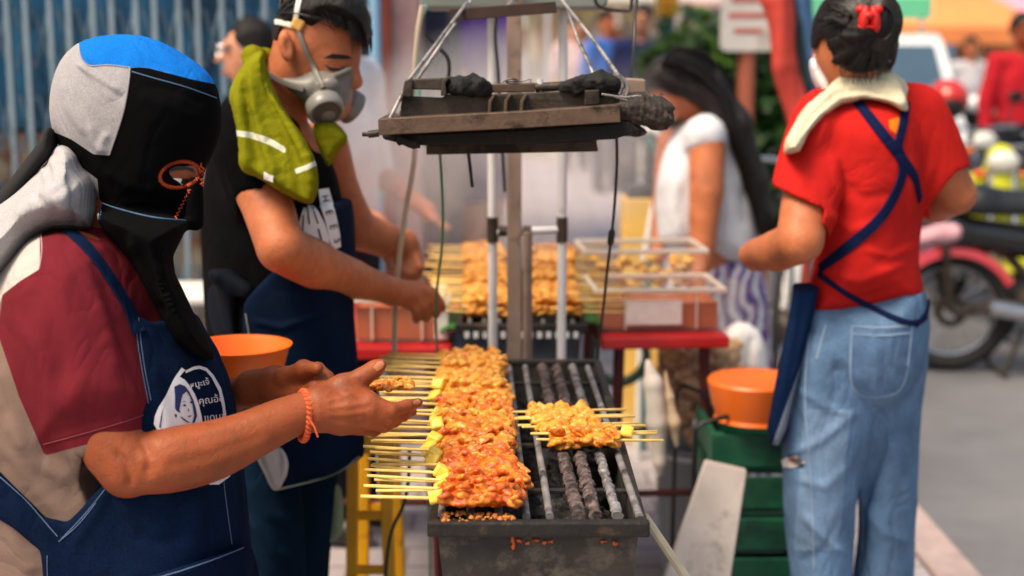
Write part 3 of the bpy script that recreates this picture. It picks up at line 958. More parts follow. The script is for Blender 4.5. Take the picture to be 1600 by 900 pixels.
# eye
hs_ = [S_hood.hit(281 + 36 * math.cos(q_), 273 + 25 * math.sin(q_)) for q_ in (R(30 * k) for k in range(12))]
hs_ = [h_[0].y for h_ in hs_ if h_]
ec = P(284, 274, sum(hs_) / len(hs_) + .014)
ec = P(279, 273, ec.y - .003); lid = MB().ball(ec, (.0275, .0115, .022), 16, (0, 0, R(28))).build('eyelid', M['skin_dark'], ven, True)
S_lid = Surf(lid)
decal(S_lid, [[(264, 281), (272, 278), (284, 279), (294, 283), (284, 288), (272, 287)]], .0012, None, 3).build('eye', mat('eye white', C(235, 225, 220), .2), ven, True)
decal(S_lid, [[(258, 270), (270, 262), (286, 260), (300, 263), (305, 270), (292, 265), (274, 266)]], .0012, None, 3).build('upper_lashes', mat('dark eyelash', C(25, 16, 14), .6), ven, True)  # thin dark lashes along the upper lid
decal(S_lid, [[(284, 279), (293, 279), (296, 284), (288, 288), (282, 286)]], .0018, None, 3).build('iris', bpy.data.materials['dark eyelash'], ven, True)
# grey back cape of the hood and its black tie
V = Vol((-1.02, 1.76, 1.0), (-.52, 2.34, 1.44), .0036)
CAPE = [(100, 236), (120, 252), (151, 274), (155, 320), (150, 372), (62, 364), (40, 395), (8, 440), (-20, 500), (-80, 560), (-150, 560), (-140, 440), (-40, 345), (50, 275), (80, 255)]
V.infl(CAPE, 2.03, .09, .175, .01)
V.infl([(84, 232), (101, 226), (125, 250), (110, 300), (84, 300)], 2.0, .03, .09, .02)
cape = link('neck_cape', V.mesh('neck_cape', 2, {}, [([(84, 240), (92, 290), (80, 310)], .007, 7), ([(60, 305), (90, 312), (108, 330)], .006, 6), ([(20, 340), (50, 320), (90, 322)], .004, 8),
        ([(100, 250), (120, 300), (118, 360)], -.006, 8), ([(140, 275), (146, 320), (140, 368)], .006, 5), ([(-10, 400), (20, 370), (60, 350)], .005, 9), ([(0, 440), (30, 400), (60, 362)], -.004, 6), ([(70, 262), (78, 290), (70, 320)], .006, 7)],
        wav=[(.0022, (60, 60, 60), 12)]),
    zmat('heather grey jersey', C(170, 168, 172), [], .93, 1200, 24, .5, .16, .12), hood)
V = Vol((-1.0, 1.85, 1.15), (-.64, 2.25, 1.46), .0036)
V.infl([(78, 200), (92, 205), (100, 222), (82, 238), (42, 292), (0, 352), (-50, 420), (-80, 400), (-20, 320), (30, 262), (62, 222)], 2.0, .012, .03, .006, tilt=(.0, .0))
V.ell(P(90, 214, 1.985), (.016, .02, .02), (0, .4, 0), .01)
V.ell(P(93, 228, 1.975), (.012, .02, .012), (0, -.4, 0), .008)
V.chain([P(86, 236, 1.98), P(84, 256, 1.97), P(88, 262, 1.97)], [.005, .004, .004], .006)
V.chain([P(92, 218, 1.975), P(120, 240, 1.935), P(150, 256, 1.918), P(175, 262, 1.915)], [.012, .013, .013, .010], .008)
link('tie_band', V.mesh('tie_band', 1, wav=[(.0012, (90, 90, 90), 3)]), mat('black jersey tie', C(16, 16, 18), .92, 0, .2, 12, .5, 500, .001), hood)

# ---- bracelet of orange braided cord
bc = P(474, 645, 1.933)
ax = (P(505, 635, 1.94) - P(455, 652, 1.92)).normalized()
u = ax.orthogonal().normalized(); vv = ax.cross(u)
u = Vector((0, 1, 0)) - ax * ax.y; u.normalize(); vv = ax.cross(u).normalized()
brm = MB()
for ph in (0, math.pi):
    pts = []
    for i in range(121):
        a = 2 * math.pi * i / 120; q = a * 16 + ph
        rr = .0292 + .0018 * math.cos(q)
        pts.append(bc + u * math.cos(a) * rr * 1.0 + vv * math.sin(a) * rr * 1.12 + ax * (.0030 * math.sin(q) + .010 * math.sin(a)) - Vector((0, 0, .004)))
    brm.tube(pts, .0027, 7, False)
brm.tube([bc + Vector((.012, -.03, 0)), bc + Vector((.02, -.033, -.012)), bc + Vector((.024, -.032, -.026))], .0016, 6)
brm.build('bracelet', mat('orange cord', C(216, 92, 48), .8, 0, .2, 90, .4, 300, .001), ven, True)
# ================================================================== grills and skewers
def gpt(px, py, z):
    """point on the horizontal plane z seen at a photo pixel"""
    a = P(px, py, 1.0) - CAMLOC
    t = (z - H) / a.z
    return CAMLOC + a * t

def coal_bed(name, x0, x1, y0, y1, z, n, root, seed):
    r_ = random.Random(seed); mb = MB()
    for i in range(n):
        s_ = r_.uniform(.012, .026)
        q = bmesh.ops.create_icosphere(mb.bm, subdivisions=1, radius=1)
        M_ = Matrix.Translation((r_.uniform(x0, x1), r_.uniform(y0, y1), z + r_.uniform(-.008, .012))) @ Euler([r_.uniform(0, 6) for _ in range(3)]).to_matrix().to_4x4()
        for v in q['verts']:
            k = 1 + r_.uniform(-.28, .28)
            v.co = M_ @ Vector((v.co.x * s_ * k, v.co.y * s_ * k * 1.3, v.co.z * s_ * k * .8))
    o = mb.build(name, M['char'], root)
    o['kind'] = 'stuff'
    return o

def trough(root, x0, x1, y0, y1, zt, dep, m, tap=.012, lip=.014):
    t = .003
    mb = MB()
    a = [(x0, y0), (x1, y0), (x1, y1), (x0, y1)]
    b = [(x0 + tap, y0 + tap * .5), (x1 - tap, y0 + tap * .5), (x1 - tap, y1 - tap * .5), (x0 + tap, y1 - tap * .5)]
    cx, cy = (x0 + x1) / 2, (y0 + y1) / 2
    def inn(p): return (p[0] + (t if p[0] < cx else -t), p[1] + (t if p[1] < cy else -t))
    ring = lambda ps, z: [mb.bm.verts.new((p[0], p[1], z)) for p in ps]
    R0, R1 = ring(b, zt - dep), ring(a, zt)
    R2, R3 = ring([inn(p) for p in a], zt), ring([inn(p) for p in b], zt - dep + t)
    for A, B in ((R0, R1), (R1, R2), (R2, R3)):
        for i in range(4): mb.bm.faces.new((A[i], A[(i + 1) % 4], B[(i + 1) % 4], B[i]))
    mb.bm.faces.new(R0[::-1]); mb.bm.faces.new(R3)
    mb.build('trough', m, root)
    rim = MB()
    rim.box((cx, y0 - .004, zt + .001), (x1 - x0 + .026, .016, lip + .008)).box((cx, y1 + .004, zt + .001), (x1 - x0 + .02, .016, lip))
    rim.box((x0 - .005, cy, zt + .0005), (.014, y1 - y0 - .012, lip)).box((x1 + .005, cy, zt + .0005), (.014, y1 - y0 - .012, lip))
    rim.build('rim', M['black_metal'], root, bev=.003, jit=.0012)

# ---- near grill
GX0, GX1, GY0, GY1, GZ = -.100, .170, 1.822, 2.83, .850
gr = thing('charcoal_grill', 'long black sooty charcoal grill in the foreground under the sooty hanging rack', 'grill', (.035, 2.4, 0))
trough(gr, GX0, GX1, GY0, GY1, GZ, .135, M['grill_side'])
coal_bed('charcoal', GX0 + .03, GX1 - .03, GY0 + .03, GY1 - .03, GZ - .085, 520, gr, 3)
def rodline(xn, xf):
    a, b = gpt(xn, 812, GZ + .006), gpt(xf, 571, GZ + .006)
    return a.lerp(b, .012), a.lerp(b, .985)
def crusty(a, b, r, seed):
    a, b = Vector(a), Vector(b); r_ = random.Random(seed); n = 230
    pts = [a.lerp(b, i / n) for i in range(n + 1)]
    mb = MB(); mb.tube(pts, [r * (1 + r_.uniform(-.12, .30)) for _ in pts], 10)
    for v in mb.bm.verts: v.co += noise.noise_vector(v.co * 90) * r * .45 + noise.noise_vector(v.co * 320) * r * .25
    return mb
for xn, xf, kind in ((690, 704, 0), (735, 735, 0), (780, 765, 0), (823, 795, 0), (860, 820, 0), (905, 846, 2), (932, 869, 2), (967, 893, 1), (1001, 917, 0)):
    a, b = rodline(xn, xf)
    if kind == 0: MB().tube([a, b], .0056, 12).build('rod', M['rod'], gr, True)
    else: crusty(a, b, .0062 + .0016 * (kind == 2), xn).build('rod', M['crust'] if kind == 2 else M['rod'], gr, True)
for y in (1.98, 2.22, 2.44, 2.65):
    MB().bar((GX0 + .004, y, GZ + .001), (GX1 - .004, y, GZ + .001), .012, .006).build('cross_bar', M['black_metal'], gr, bev=.001)
for sx in (GX0 + .03, GX1 - .03):
    for sy in (GY0 + .05, GY1 - .05):
        MB().bar((sx, sy, .1), (sx, sy, GZ - .13), .028, .028).build('leg', M['black_metal'], gr, bev=.002)
# drips of marinade down the front lip
mb_o = mat('orange marinade', C(186, 76, 8), .3, 0, .2, 60)
q = random.Random(5)
for x, y, sx, sz in ((801, 842, .0028, .0075), (802, 854, .0022, .0060), (812, 845, .0050, .0022), (824, 848, .0030, .0028), (837, 844, .0055, .0018), (851, 848, .0028, .0030), (861, 846, .0040, .0020), (943, 846, .0048, .0018), (962, 849, .0034, .0026)):
    p = P(x, y + 2, GY0 - .006); yy = GY0 - .0125 if p.z > GZ - .012 else GY0 - .001
    mb = MB().ball((p.x, yy, p.z), (sx, .0020, sz), 10, (0, q.uniform(-.3, .3), 0))
    for v in mb.bm.verts: v.co += noise.noise_vector(v.co * 260) * .0022
    mb.build('drip', mb_o, gr, True)
mb_o2 = MB()
# loose crumbs caught on the near rim
r_ = random.Random(11)
for i in range(70):
    p = P(r_.uniform(684, 806), 0, GY0)
    s_ = r_.uniform(.0012, .0045)
    mb_o2.ball((p.x, GY0 + r_.uniform(-.009, .024), GZ + .009 + r_.uniform(0, .004)), (s_, s_ * r_.uniform(.6, 1.3), s_ * .8), 6)
for v in mb_o2.bm.verts: v.co += noise.noise_vector(v.co * 400) * .0012
o = mb_o2.build('crumbs', mat('burnt crumbs', C(170, 100, 40), .6, 0, .7, 90), gr, True); o['kind'] = 'stuff'

# ---- meat
def meat_mat(name, lo, mid, hi, charc, rough=.3, amt=.6):
    m, nt, b = nodes(name)
    v = texco(nt)
    oi = nt.nodes.new('ShaderNodeObjectInfo')
    ad = nt.nodes.new('ShaderNodeVectorMath'); ad.operation = 'ADD'
    cb = nt.nodes.new('ShaderNodeCombineXYZ')
    mu = nt.nodes.new('ShaderNodeMath'); mu.operation = 'MULTIPLY'; mu.inputs[1].default_value = 9
    nt.links.new(oi.outputs['Random'], mu.inputs[0])
    for i in range(3): nt.links.new(mu.outputs[0], cb.inputs[i])
    nt.links.new(v, ad.inputs[0]); nt.links.new(cb.outputs[0], ad.inputs[1]); v = ad.outputs[0]
    n = noise_node(nt, v, 58, 6, .62)
    c = ramp(nt, n, [(.30, lo), (.47, mid), (.66, hi)])
    n2 = noise_node(nt, v, 84, 5, .65)
    f = ramp(nt, n2, [(.55, (0, 0, 0)), (.74, (amt,) * 3)])
    c = mixc(nt, f, c, charc)
    nt.links.new(c, b.inputs['Base Color'])
    r2 = ramp(nt, n2, [(.3, (max(rough - .16, .08),) * 3), (.7, (rough + .3,) * 3)])
    nt.links.new(r2, b.inputs['Roughness'])
    b.inputs['Subsurface Weight'].default_value = .07
    b.inputs['Subsurface Radius'].default_value = (1, .4, .15); b.inputs['Subsurface Scale'].default_value = .006
    b.inputs['Coat Weight'].default_value = .2; b.inputs['Coat Roughness'].default_value = .16
    n3 = noise_node(nt, v, 300, 5, .7)
    a = bump(nt, None, n, .5, .006)
    bump(nt, b, n3, .5, .0018, a)
    return m
MEATM = [meat_mat('raw marinated pork', C(146, 46, 5), C(202, 86, 14), C(238, 152, 44), C(84, 24, 4), .24, .75),
         meat_mat('half grilled pork', C(154, 62, 8), C(210, 114, 24), C(242, 178, 72), C(74, 28, 8), .3, .6),
         meat_mat('grilled pork', C(176, 92, 20), C(220, 142, 44), C(244, 194, 92), C(86, 40, 14), .34, .75)]
fat_m = mat('yellow pork fat', C(248, 204, 84), .35, 0, .14, 60, .3, 120, .001, sss=.25)
stick_m = M['bamboo']

def meat_mesh(seed, L=.118, h=.0016):
    r_ = random.Random(seed)
    V = Vol((-.016, -.036, -.026), (L + .016, .036, .03), h)
    x = 0; k = 0
    while x < L - .004:
        w_ = r_.uniform(.016, .028)
        xc = min(x + w_ / 2, L); y = r_.uniform(-.005, .005); tz = r_.uniform(.15, .6) * (1 if k % 3 else -1)
        # a flat strip of meat laid like a shingle over the one before it
        V.ell((xc, y, r_.uniform(-.002, .002)), (w_ * .68, r_.uniform(.015, .022), r_.uniform(.0048, .0072)), (r_.uniform(-.3, .3), tz, r_.uniform(-.5, .5)), .0012)
        V.ell((xc, -y, -.003), (w_ * .7, .013, .006), (r_.uniform(-.3, .3), 0, r_.uniform(-.5, .5)), .002)
        for s_ in (-1, 1):                                    # curled edges
            if r_.random() < .75:
                ex = xc + r_.uniform(-.35, .35) * w_; ey = y + s_ * r_.uniform(.012, .019)
                V.limb([(ex - .008, ey, r_.uniform(-.002, .003)), (ex, ey + s_ * r_.uniform(0, .004), r_.uniform(.003, .008)), (ex + .009, ey - s_ * .003, r_.uniform(0, .005))], [.0022, .0042, .0024], .0015, 3)
        if r_.random() < .7:                                  # a scrap folded on top
            a = r_.uniform(0, 3.1)
            V.ell((xc + r_.uniform(-.4, .4) * w_, y + r_.uniform(-.008, .008), .0065), (.010 * r_.uniform(.7, 1.2), .0055, .0028), (r_.uniform(-.4, .4), r_.uniform(-.4, .4), a), .001)
        x += w_ * .8; k += 1
    return V.mesh('meat', 1, wav=[(.0008, (170, 170, 170), seed), (.0009, (380, 380, 380), seed + 1), (.0004, (900, 900, 900), seed + 2)])
MEATS = [meat_mesh(100 + i, .094 + .004 * (i % 3)) for i in range(10)]
_st = MB(); _st.tube([(-.105, 0, 0), (.094, 0, 0)], .0022, 7); STICK = _st.mesh('stick')
_st = MB(); _st.box((0, 0, 0), (.019, .019, .017)); 
bmesh.ops.subdivide_edges(_st.bm, edges=_st.bm.edges[:], cuts=3, use_grid_fill=True)
for v in _st.bm.verts: v.co = v.co * (.86 + .14 * (.0115 / max(v.co.length, .006))) + noise.noise_vector(v.co * 140) * .0012
FAT = _st.mesh('fat_cube')
for me in MEATS + [FAT, STICK]: me.polygons.foreach_set('use_smooth', np.ones(len(me.polygons), bool))
MEATV = {}
def skewer(loc, ang, roll, tiltz, var, stage, label, group, flip=False, stick_off=0, fat=False, seed=0, scale=1, st_ang=0):
    """x axis of the thing runs from the bare stick towards the meat"""
    t = thing('pork_skewer', label, 'skewer', loc, group)
    t.rotation_euler = (roll, tiltz, ang + (math.pi if flip else 0)); t.scale = (scale,) * 3
    key = (var, stage)
    if key not in MEATV:
        me = MEATS[var].copy(); me.materials.clear(); me.materials.append(MEATM[stage]); MEATV[key] = me
    o = bpy.data.objects.new('meat', MEATV[key]); COL.objects.link(o); o.parent = t
    if not STICK.materials: STICK.materials.append(stick_m); FAT.materials.append(fat_m)
    s_ = bpy.data.objects.new('stick', STICK); COL.objects.link(s_); s_.parent = t; s_.location = (stick_off, 0, .0); s_.rotation_euler = (0, 0, st_ang)
    if fat:
        f = bpy.data.objects.new('fat_cube', FAT); COL.objects.link(f); f.parent = t
        r_ = random.Random(seed); f.location = (-.008 + r_.uniform(-.005, .003), r_.uniform(-.003, .003), .002); f.rotation_euler = [r_.uniform(-.5, .5) for _ in range(3)]
    return t

r_ = random.Random(21)
NL = 46
GL = 'pork skewers lying on the left of the near grill'
def yfrac(i): return i / (NL - 1)
stages_near = [0, 0, 0, 0, 0, 0, 1, 0, 0, 0, 1, 1, 0, 1, 1, 0, 1, 1, 1, 1, 1, 2, 1, 1, 1, 0, 0, 1, 2, 2, 1, 2, 2, 2, 2, 2, 1, 2, 2, 2, 2, 2, 1, 2, 2, 2]
bund = 0
for i in range(NL):
    f = yfrac(i)
    y = 1.845 + f * .895
    pyx = 800 - 0  # pixel row only used to read off how the row drifts
    xl = (-.098 - .046 * f) + r_.uniform(-.006, .006) + (.010 if (i // 4) % 3 == 1 else 0)
    if i < 5: xl += .006
    if i % 3 == 0: bund = r_.uniform(-.012, .012)
    st = stages_near[i]
    what = ('raw looking', 'half grilled', 'grilled')[st]
    fat = i in (0, 2, 4, 5, 8, 9, 12, 13, 17, 18, 20, 22, 27, 31)
    lab = '%s pork skewer, %s from the near end of the left row' % (what, ORD[i])
    skewer((xl, y, GZ + .032 + .006 * (i % 2) + r_.uniform(-.001, .003)), r_.uniform(-.11, .11) + ((i % 3) - 1) * -.03, r_.uniform(-.4, .4), r_.uniform(.0, .05), r_.randrange(10), st, lab, GL,
           stick_off=bund + r_.uniform(-.006, .006), fat=fat, seed=i, st_ang=((i % 4) - 1.5) * -.03 + r_.uniform(-.10, .10), scale=r_.uniform(.97, 1.05) + .09 * f)
# right hand skewers
GR_ = 'pork skewers lying on the right of the near grill'
ys = [2.150, 2.172, 2.196, 2.220, 2.246, 2.272, 2.298, 2.320]
for i, y in enumerate(ys):
    xr = .158 + r_.uniform(-.004, .004) - .004 * i + (.012 if i < 3 else 0)
    lab = 'grilled pork skewer, %s from the near end of the short right row' % ORD[i]
    skewer((xr, y, GZ + .03 + .004 * (i % 2)), r_.uniform(-.05, .05) + (i % 3 - 1) * .02, r_.uniform(-.4, .4), r_.uniform(0, .03), r_.randrange(10), 1 if i < 2 else 2, lab, GR_, flip=True,
           stick_off=.042 + r_.uniform(-.006, .006), fat=(i == 1), seed=i, st_ang=(i % 3 - 1) * .04)
# the one in the hands
t = skewer(P(578, 603, 2.02), .0, .2, -.06, 4, 1, 'pork skewer held between the hands of the masked person', None, seed=3, scale=.62)
t.location = P(572, 604, 2.0)

# ---- far grill behind the near one, with its own skewers
fx0, fx1, fy0, fy1, fz = -.116, .158, 3.16, 4.0, .858
fg = thing('charcoal_grill', 'second charcoal grill heaped with pale skewers, standing between the two red tables', 'grill', (.02, 3.6, 0))
m_fg = mat('blue grey grill sheet', C(62, 70, 80), .55, .3, .3, 12, .4, 60, .002, dirt=C(36, 38, 44), dirt_s=8)
trough(fg, fx0, fx1, fy0, fy1, fz, .15, m_fg)
coal_bed('charcoal', fx0 + .03, fx1 - .03, fy0 + .03, fy1 - .03, fz - .09, 160, fg, 5)
for k in range(8):
    x = fx0 + .02 + (fx1 - fx0 - .04) * k / 7
    MB().tube([(x, fy0, fz + .012), (x, fy1, fz + .012)], .005, 8).build('rod', M['rod'], fg, True)
for sx in (fx0 + .03, fx1 - .03):
    for sy in (fy0 + .06, fy1 - .06):
        MB().bar((sx, sy, .1), (sx, sy, fz - .145), .03, .03).build('leg', M['black_metal'], fg)
for k in range(13):
    x = fx0 + .014 + (fx1 - fx0 - .028) * k / 12
    MB().box((x, fy0 - .013, fz - .012), (.011, .006, .014)).build('rim_tab', M['galv'], fg)
GF = {-1: 'skewers heaped on the left of the far grill', 1: 'skewers heaped on the right of the far grill'}
for side in (-1, 1):
    for i in range(30):
        lay, k = divmod(i, 15)
        y = 3.2 + k * .052 + r_.uniform(-.008, .008) + lay * .02
        z = fz + .03 + lay * .026 + (.02 if (k > 9) else 0) + r_.uniform(0, .006)
        a = r_.uniform(-.13, .13)
        if side < 0: x = -.105 + r_.uniform(-.012, .012) - .02 * (k / 14)
        else: x = .150 + r_.uniform(-.012, .012) + .02 * (k / 14)
        lab = 'pale skewer, %s from the front in the %s layer, far grill, %s heap' % (ORD[k], ('bottom', 'top')[lay], ('left', 'right')[side > 0])
        skewer((x, y, z), a, r_.uniform(-.5, .5), r_.uniform(0, .05), r_.randrange(10), 2, lab, GF[side], flip=side > 0, stick_off=r_.uniform(-.02, .03), seed=i, st_ang=r_.uniform(-.08, .08))
# ================================================================== hanging rack, stand, cables
def slab(mb, pts, d, th, d2=None):
    """outline at depth d with real thickness th going back"""
    a = [P(x, y, d) for x, y in pts]
    b = [p + Vector((0, th, 0)) for p in a]
    return mb.hexa(a, b)

rk = thing('hanging_rack', 'sooty greasy metal rack with burnt lumps hanging over the near grill', 'rack', P(810, 225, 2.4))
mb = MB(); slab(mb, [(590, 186), (700, 180), (820, 174), (968, 163), (970, 191), (820, 200), (592, 212)], 2.30, .006)
slab(mb, [(590, 186), (700, 180), (820, 174), (968, 163), (968, 166), (820, 177), (590, 189)], 2.306, .22)
mb.build('front_bar', M['brown_steel'], rk, bev=.002, jit=.001)
mb = MB(); slab(mb, [(596, 211), (820, 203), (985, 190), (1004, 204), (960, 218), (820, 224), (640, 228), (600, 218)], 2.325, .2)
mb.build('drip_tray', M['soot'], rk, bev=.003, jit=.002)
mb = MB(); slab(mb, [(624, 186), (628, 150), (690, 153), (700, 148), (752, 148), (820, 145), (905, 142), (968, 142), (970, 164), (820, 175), (700, 181)], 2.36, .01)
mb.build('back_plate', M['dark_steel'], rk, bev=.002, jit=.001)
for x in (762, 787, 812):
    mb = MB(); slab(mb, [(x, 176), (x + 1, 158), (x + 9, 147), (x + 13, 147), (x + 6, 160), (x + 5, 176)], 2.335, .03)
    mb.build('rib', M['galv'] if 0 else M['brown_steel'], rk, bev=.001)
mb = MB(); slab(mb, [(628, 152), (632, 126), (642, 122), (645, 128), (643, 152)], 2.34, .05)
slab(mb, [(640, 124), (692, 122), (692, 141), (645, 140)], 2.35, .035)
slab(mb, [(688, 150), (690, 125), (698, 119), (703, 122), (696, 130), (698, 150)], 2.335, .06)
mb.build('end_bracket', M['dark_steel'], rk, bev=.002, jit=.001)
def lump(name, pts, rs, d, seed, m=M['soot'], amp=.0022, root=rk, h=.003):
    a = [P(x, y, d) for x, y in pts]
    lo_ = Vector([min(p[i] for p in a) - max(rs) - .03 for i in range(3)]); hi_ = Vector([max(p[i] for p in a) + max(rs) + .03 for i in range(3)])
    V = Vol(lo_, hi_, h); V.chain(a, rs, .01); V.noise_add(amp, 220, seed); V.noise_add(amp * .7, 480, seed + 1)
    return link(name, V.mesh(name, 1), m, root)
lump('charred_roll', [(710, 135), (745, 134), (760, 138)], [.0165, .0155, .011], 2.355, 1)
lump('charred_roll', [(880, 138), (905, 132), (940, 129), (962, 131)], [.008, .014, .0165, .0155], 2.355, 3)
lump('burnt_crust', [(975, 170), (1000, 172), (1025, 176), (1036, 182)], [.019, .024, .0245, .020], 2.34, 5, mat('crusted soot', C(48, 40, 36), .7, 0, .6, 60, 1, 120, .006, dirt=C(92, 74, 64), dirt_s=60, dirt_t=.58), .0028)
lump('burnt_crust', [(985, 160), (1015, 155)], [.010, .009], 2.36, 6, M['crust'], .004)
lump('burnt_crust', [(970, 208), (1005, 203)], [.008, .006], 2.38, 8, M['crust'], .003)
lump('grease_drip', [(625, 218), (650, 224)], [.006, .005], 2.32, 9, M['soot'], .003)
mb = MB(); slab(mb, [(765, 131), (836, 129), (836, 144), (765, 145)], 2.39, .02); mb.build('cross_bar', M['brown_steel'], rk, bev=.002)
mb = MB(); mb.tube([P(836, 137, 2.38), P(885, 134, 2.38)], .008, 12); mb.build('pipe', M['dark_steel'], rk, True)
mb = MB(); mb.tube([P(843, 124, 2.38), P(846, 142, 2.38)], .006, 10); mb.build('pipe', M['galv'], rk, True)
mb = MB(); slab(mb, [(976, 147), (979, 122), (1009, 124), (1010, 146)], 2.40, .05); mb.build('block', M['rusty'], rk, bev=.003)
mb = MB(); slab(mb, [(913, 165), (914, 141), (937, 140), (938, 163)], 2.335, .03); mb.build('block', M['dark_steel'], rk, bev=.002)
MB().tube([P(566, 210, 2.31), P(575, 210, 2.31), P(576, 210, 2.31), P(592, 208, 2.31)], [.0035, .0035, .006, .006], 10).build('bolt', M['dark_steel'], rk, True)
mb = MB(); slab(mb, [(666, 228), (668, 227), (932, 220), (935, 235), (933, 237), (666, 242)], 2.44, .03); mb.build('lower_rail', M['dark_steel'], rk, bev=.002)
mb = MB(); slab(mb, [(925, 205), (932, 204), (933, 222), (927, 222)], 2.43, .01); slab(mb, [(680, 215), (686, 215), (686, 229), (680, 229)], 2.43, .01); mb.build('rail_strap', M['dark_steel'], rk)
for pts, r in (([(940, 147), (975, 152), (1000, 150), (1012, 156)], .0018), ([(950, 148), (985, 158), (1006, 158)], .0014), ([(785, 128), (800, 123), (815, 128), (800, 131), (790, 127), (822, 126)], .0016), ([(800, 130), (830, 124), (828, 131)], .0013)):
    MB().tube([P(x, y, 2.33) for x, y in smooth_line(pts, 5)], r, 6).build('wire', M['rod'], rk, True)
for pts in ([(606, 192, 2.33), (640, 124, 2.37), (730, 4, 2.60)], [(622, 180, 2.5), (652, 124, 2.5), (735, 2, 2.62)], [(976, 132, 2.36), (930, 66, 2.47), (876, -2, 2.60)], [(930, 122, 2.5), (905, 66, 2.55), (880, -4, 2.62)]):
    MB().tube([P(*p) for p in pts], .0034, 8).build('hanger_rod', M['rod'], rk, True)
MB().tube([P(x, y, 2.345) for x, y in smooth_line([(968, 118), (978, 128), (981, 142), (978, 150)], 5)], .003, 8).build('hook', M['rod'], rk, True)
MB().tube([P(x, y, 2.345) for x, y in smooth_line([(958, 116), (970, 122), (973, 135), (968, 148)], 5)], .003, 8).build('hook', M['rod'], rk, True)
ch = MB()
slab(ch, [(702, 14), (868, 2), (869, 8), (703, 20)], 2.58, .05)
slab(ch, [(703, 18), (869, 6), (870, 20), (705, 33)], 2.58, .006)
ch.build('top_channel', mat('dark brown channel', C(62, 44, 38), .6, .2, .25, 20, .4, 60, .002), rk, bev=.001)
# chain link carrying the channel from the post
MB().tube([P(786, 15, 2.6), P(800, 4, 2.78), P(803, -12, 2.93)], .004, 8).build('hanger_rod', M['rod'], rk, True)

st = thing('pole_stand', 'tall stand of two pale pipes and a brown flat bar rising behind the near grill', 'stand', P(808, 575, 2.98) * 1)
st.location = (0.01, 2.98, .1)
def vpole(x, d, y0, z1):
    a = P(x, y0, d); return a, Vector((a.x, d, z1))
a, b = vpole(799, 2.93, -40, .1)
mb = MB(); mb.box(((a.x + .006), 2.93, (a.z + .1) / 2), (.030, .016, a.z - .1)); mb.build('flat_bar', M['rusty'], st, bev=.002)
for x in (769, 880):
    a, b = vpole(x, 3.02, -40, .1); a.x = b.x = (x - 800) / F * 3.02 * .985
    MB().tube([b, a], .0098, 16).build('pipe', M['galv'], st, True)
l, r = (769 - 800) / F * 3.02 * .985, (880 - 800) / F * 3.02 * .985
zc = P(800, 361, 3.02).z
MB().tube([(l, 3.02, zc - .003), (r, 3.02, zc + .003)], .0085, 12).build('cross_pipe', M['galv'], st, True)
for x in (l, r):
    MB().tube([(x, 3.02, zc - .024), (x, 3.02, zc + .03)], .0125, 12).build('clamp', M['dark_steel'], st, True)
for x in (l + .022, .012, .032):
    MB().tube([(x - .009, 3.02, zc), (x + .009, 3.02, zc)], .0115, 12).build('clamp', M['dark_steel'], st, True)
MB().tube([(.033, 3.0, zc), (.034, 3.0, .1)], .0105, 12).build('stub_tube', M['rusty'], st, True)
MB().box((.01, 2.99, .11), (.3, .16, .02)).build('base_plate', M['dark_steel'], st, bev=.003)
mb = MB(); slab(mb, [(655, -60), (950, -60), (950, 6), (940, 14), (668, 14), (655, 10)], 2.96, .16)
mb.build('control_box', mat('grey enamelled box', C(120, 128, 124), .5, .1, .14, 9, .2, 40, .001), st, bev=.006)
mb = MB(); slab(mb, [(772, 12), (808, 8), (808, 24), (776, 26)], 2.952, .03); mb.build('bracket', M['dark_steel'], st)

def cable(name, label, cat, pts, r, m, n=8):
    o = MB().tube([P(*p) for p in smooth_line(pts, 8)], r, n).build(name, m, None, True)
    return tag(o, label, cat)
m_cream = mat('cream rubber hose', C(196, 178, 158), .6, 0, .1, 20)
m_teal = mat('pale teal cable', C(132, 190, 176), .5, 0, .1, 20)
m_green = mat('green cable', C(70, 130, 92), .5, 0, .12, 20)
m_blk = M['dark_plastic']
cable('hose', 'cream hose hanging down left of the pale pipes to the table', 'hose', [(660, 8, 2.8), (652, 60, 2.8), (646, 150, 2.8), (648, 240, 2.8), (634, 330, 2.82), (622, 420, 2.84), (617, 500, 2.85), (616, 572, 2.87), (612, 700, 2.9), (606, 950, 2.92), (600, 1190, 2.92)], .0052, m_cream)
cable('cable', 'pale teal cable dropping from the grey control box behind the rack', 'cable', [(666, 8, 2.85), (654, 40, 2.85), (652, 90, 2.84), (654, 150, 2.84), (662, 215, 2.84), (670, 230, 2.84)], .005, m_teal)
cable('cable', 'thin green cable hanging from the rack in front of the far grill', 'cable', [(686, 222, 2.5), (690, 280, 2.55), (692, 340, 2.6), (690, 390, 2.65), (683, 450, 2.75), (681, 500, 2.8), (683, 560, 2.9), (676, 640, 2.95), (668, 720, 2.95), (672, 860, 2.95), (675, 1180, 2.95)], .0026, m_green)
sw = thing('cable', 'black cord with an inline switch hanging from the right end of the rack', 'cable', P(950, 400, 2.5))
MB().tube([P(*p) for p in smooth_line([(963, 205, 2.45), (964, 250, 2.5), (961, 310, 2.55), (956, 365, 2.58), (949, 420, 2.6), (944, 470, 2.65), (938, 520, 2.75), (934, 560, 2.9), (928, 700, 3.0), (925, 1140, 3.05)], 8)], .0028, 8).build('cord', m_blk, sw, True)
MB().tube([P(957, 358, 2.58), P(956, 362, 2.58), P(954, 380, 2.585), P(953, 384, 2.585)], [.003, .0062, .0062, .003], 10).build('switch', m_blk, sw, True)
cable('cable', 'black cable hanging beside the brown flat bar behind the rack', 'cable', [(776, 22, 2.9), (774, 60, 2.9), (779, 120, 2.9), (784, 220, 2.9), (789, 300, 2.9)], .0032, m_blk)
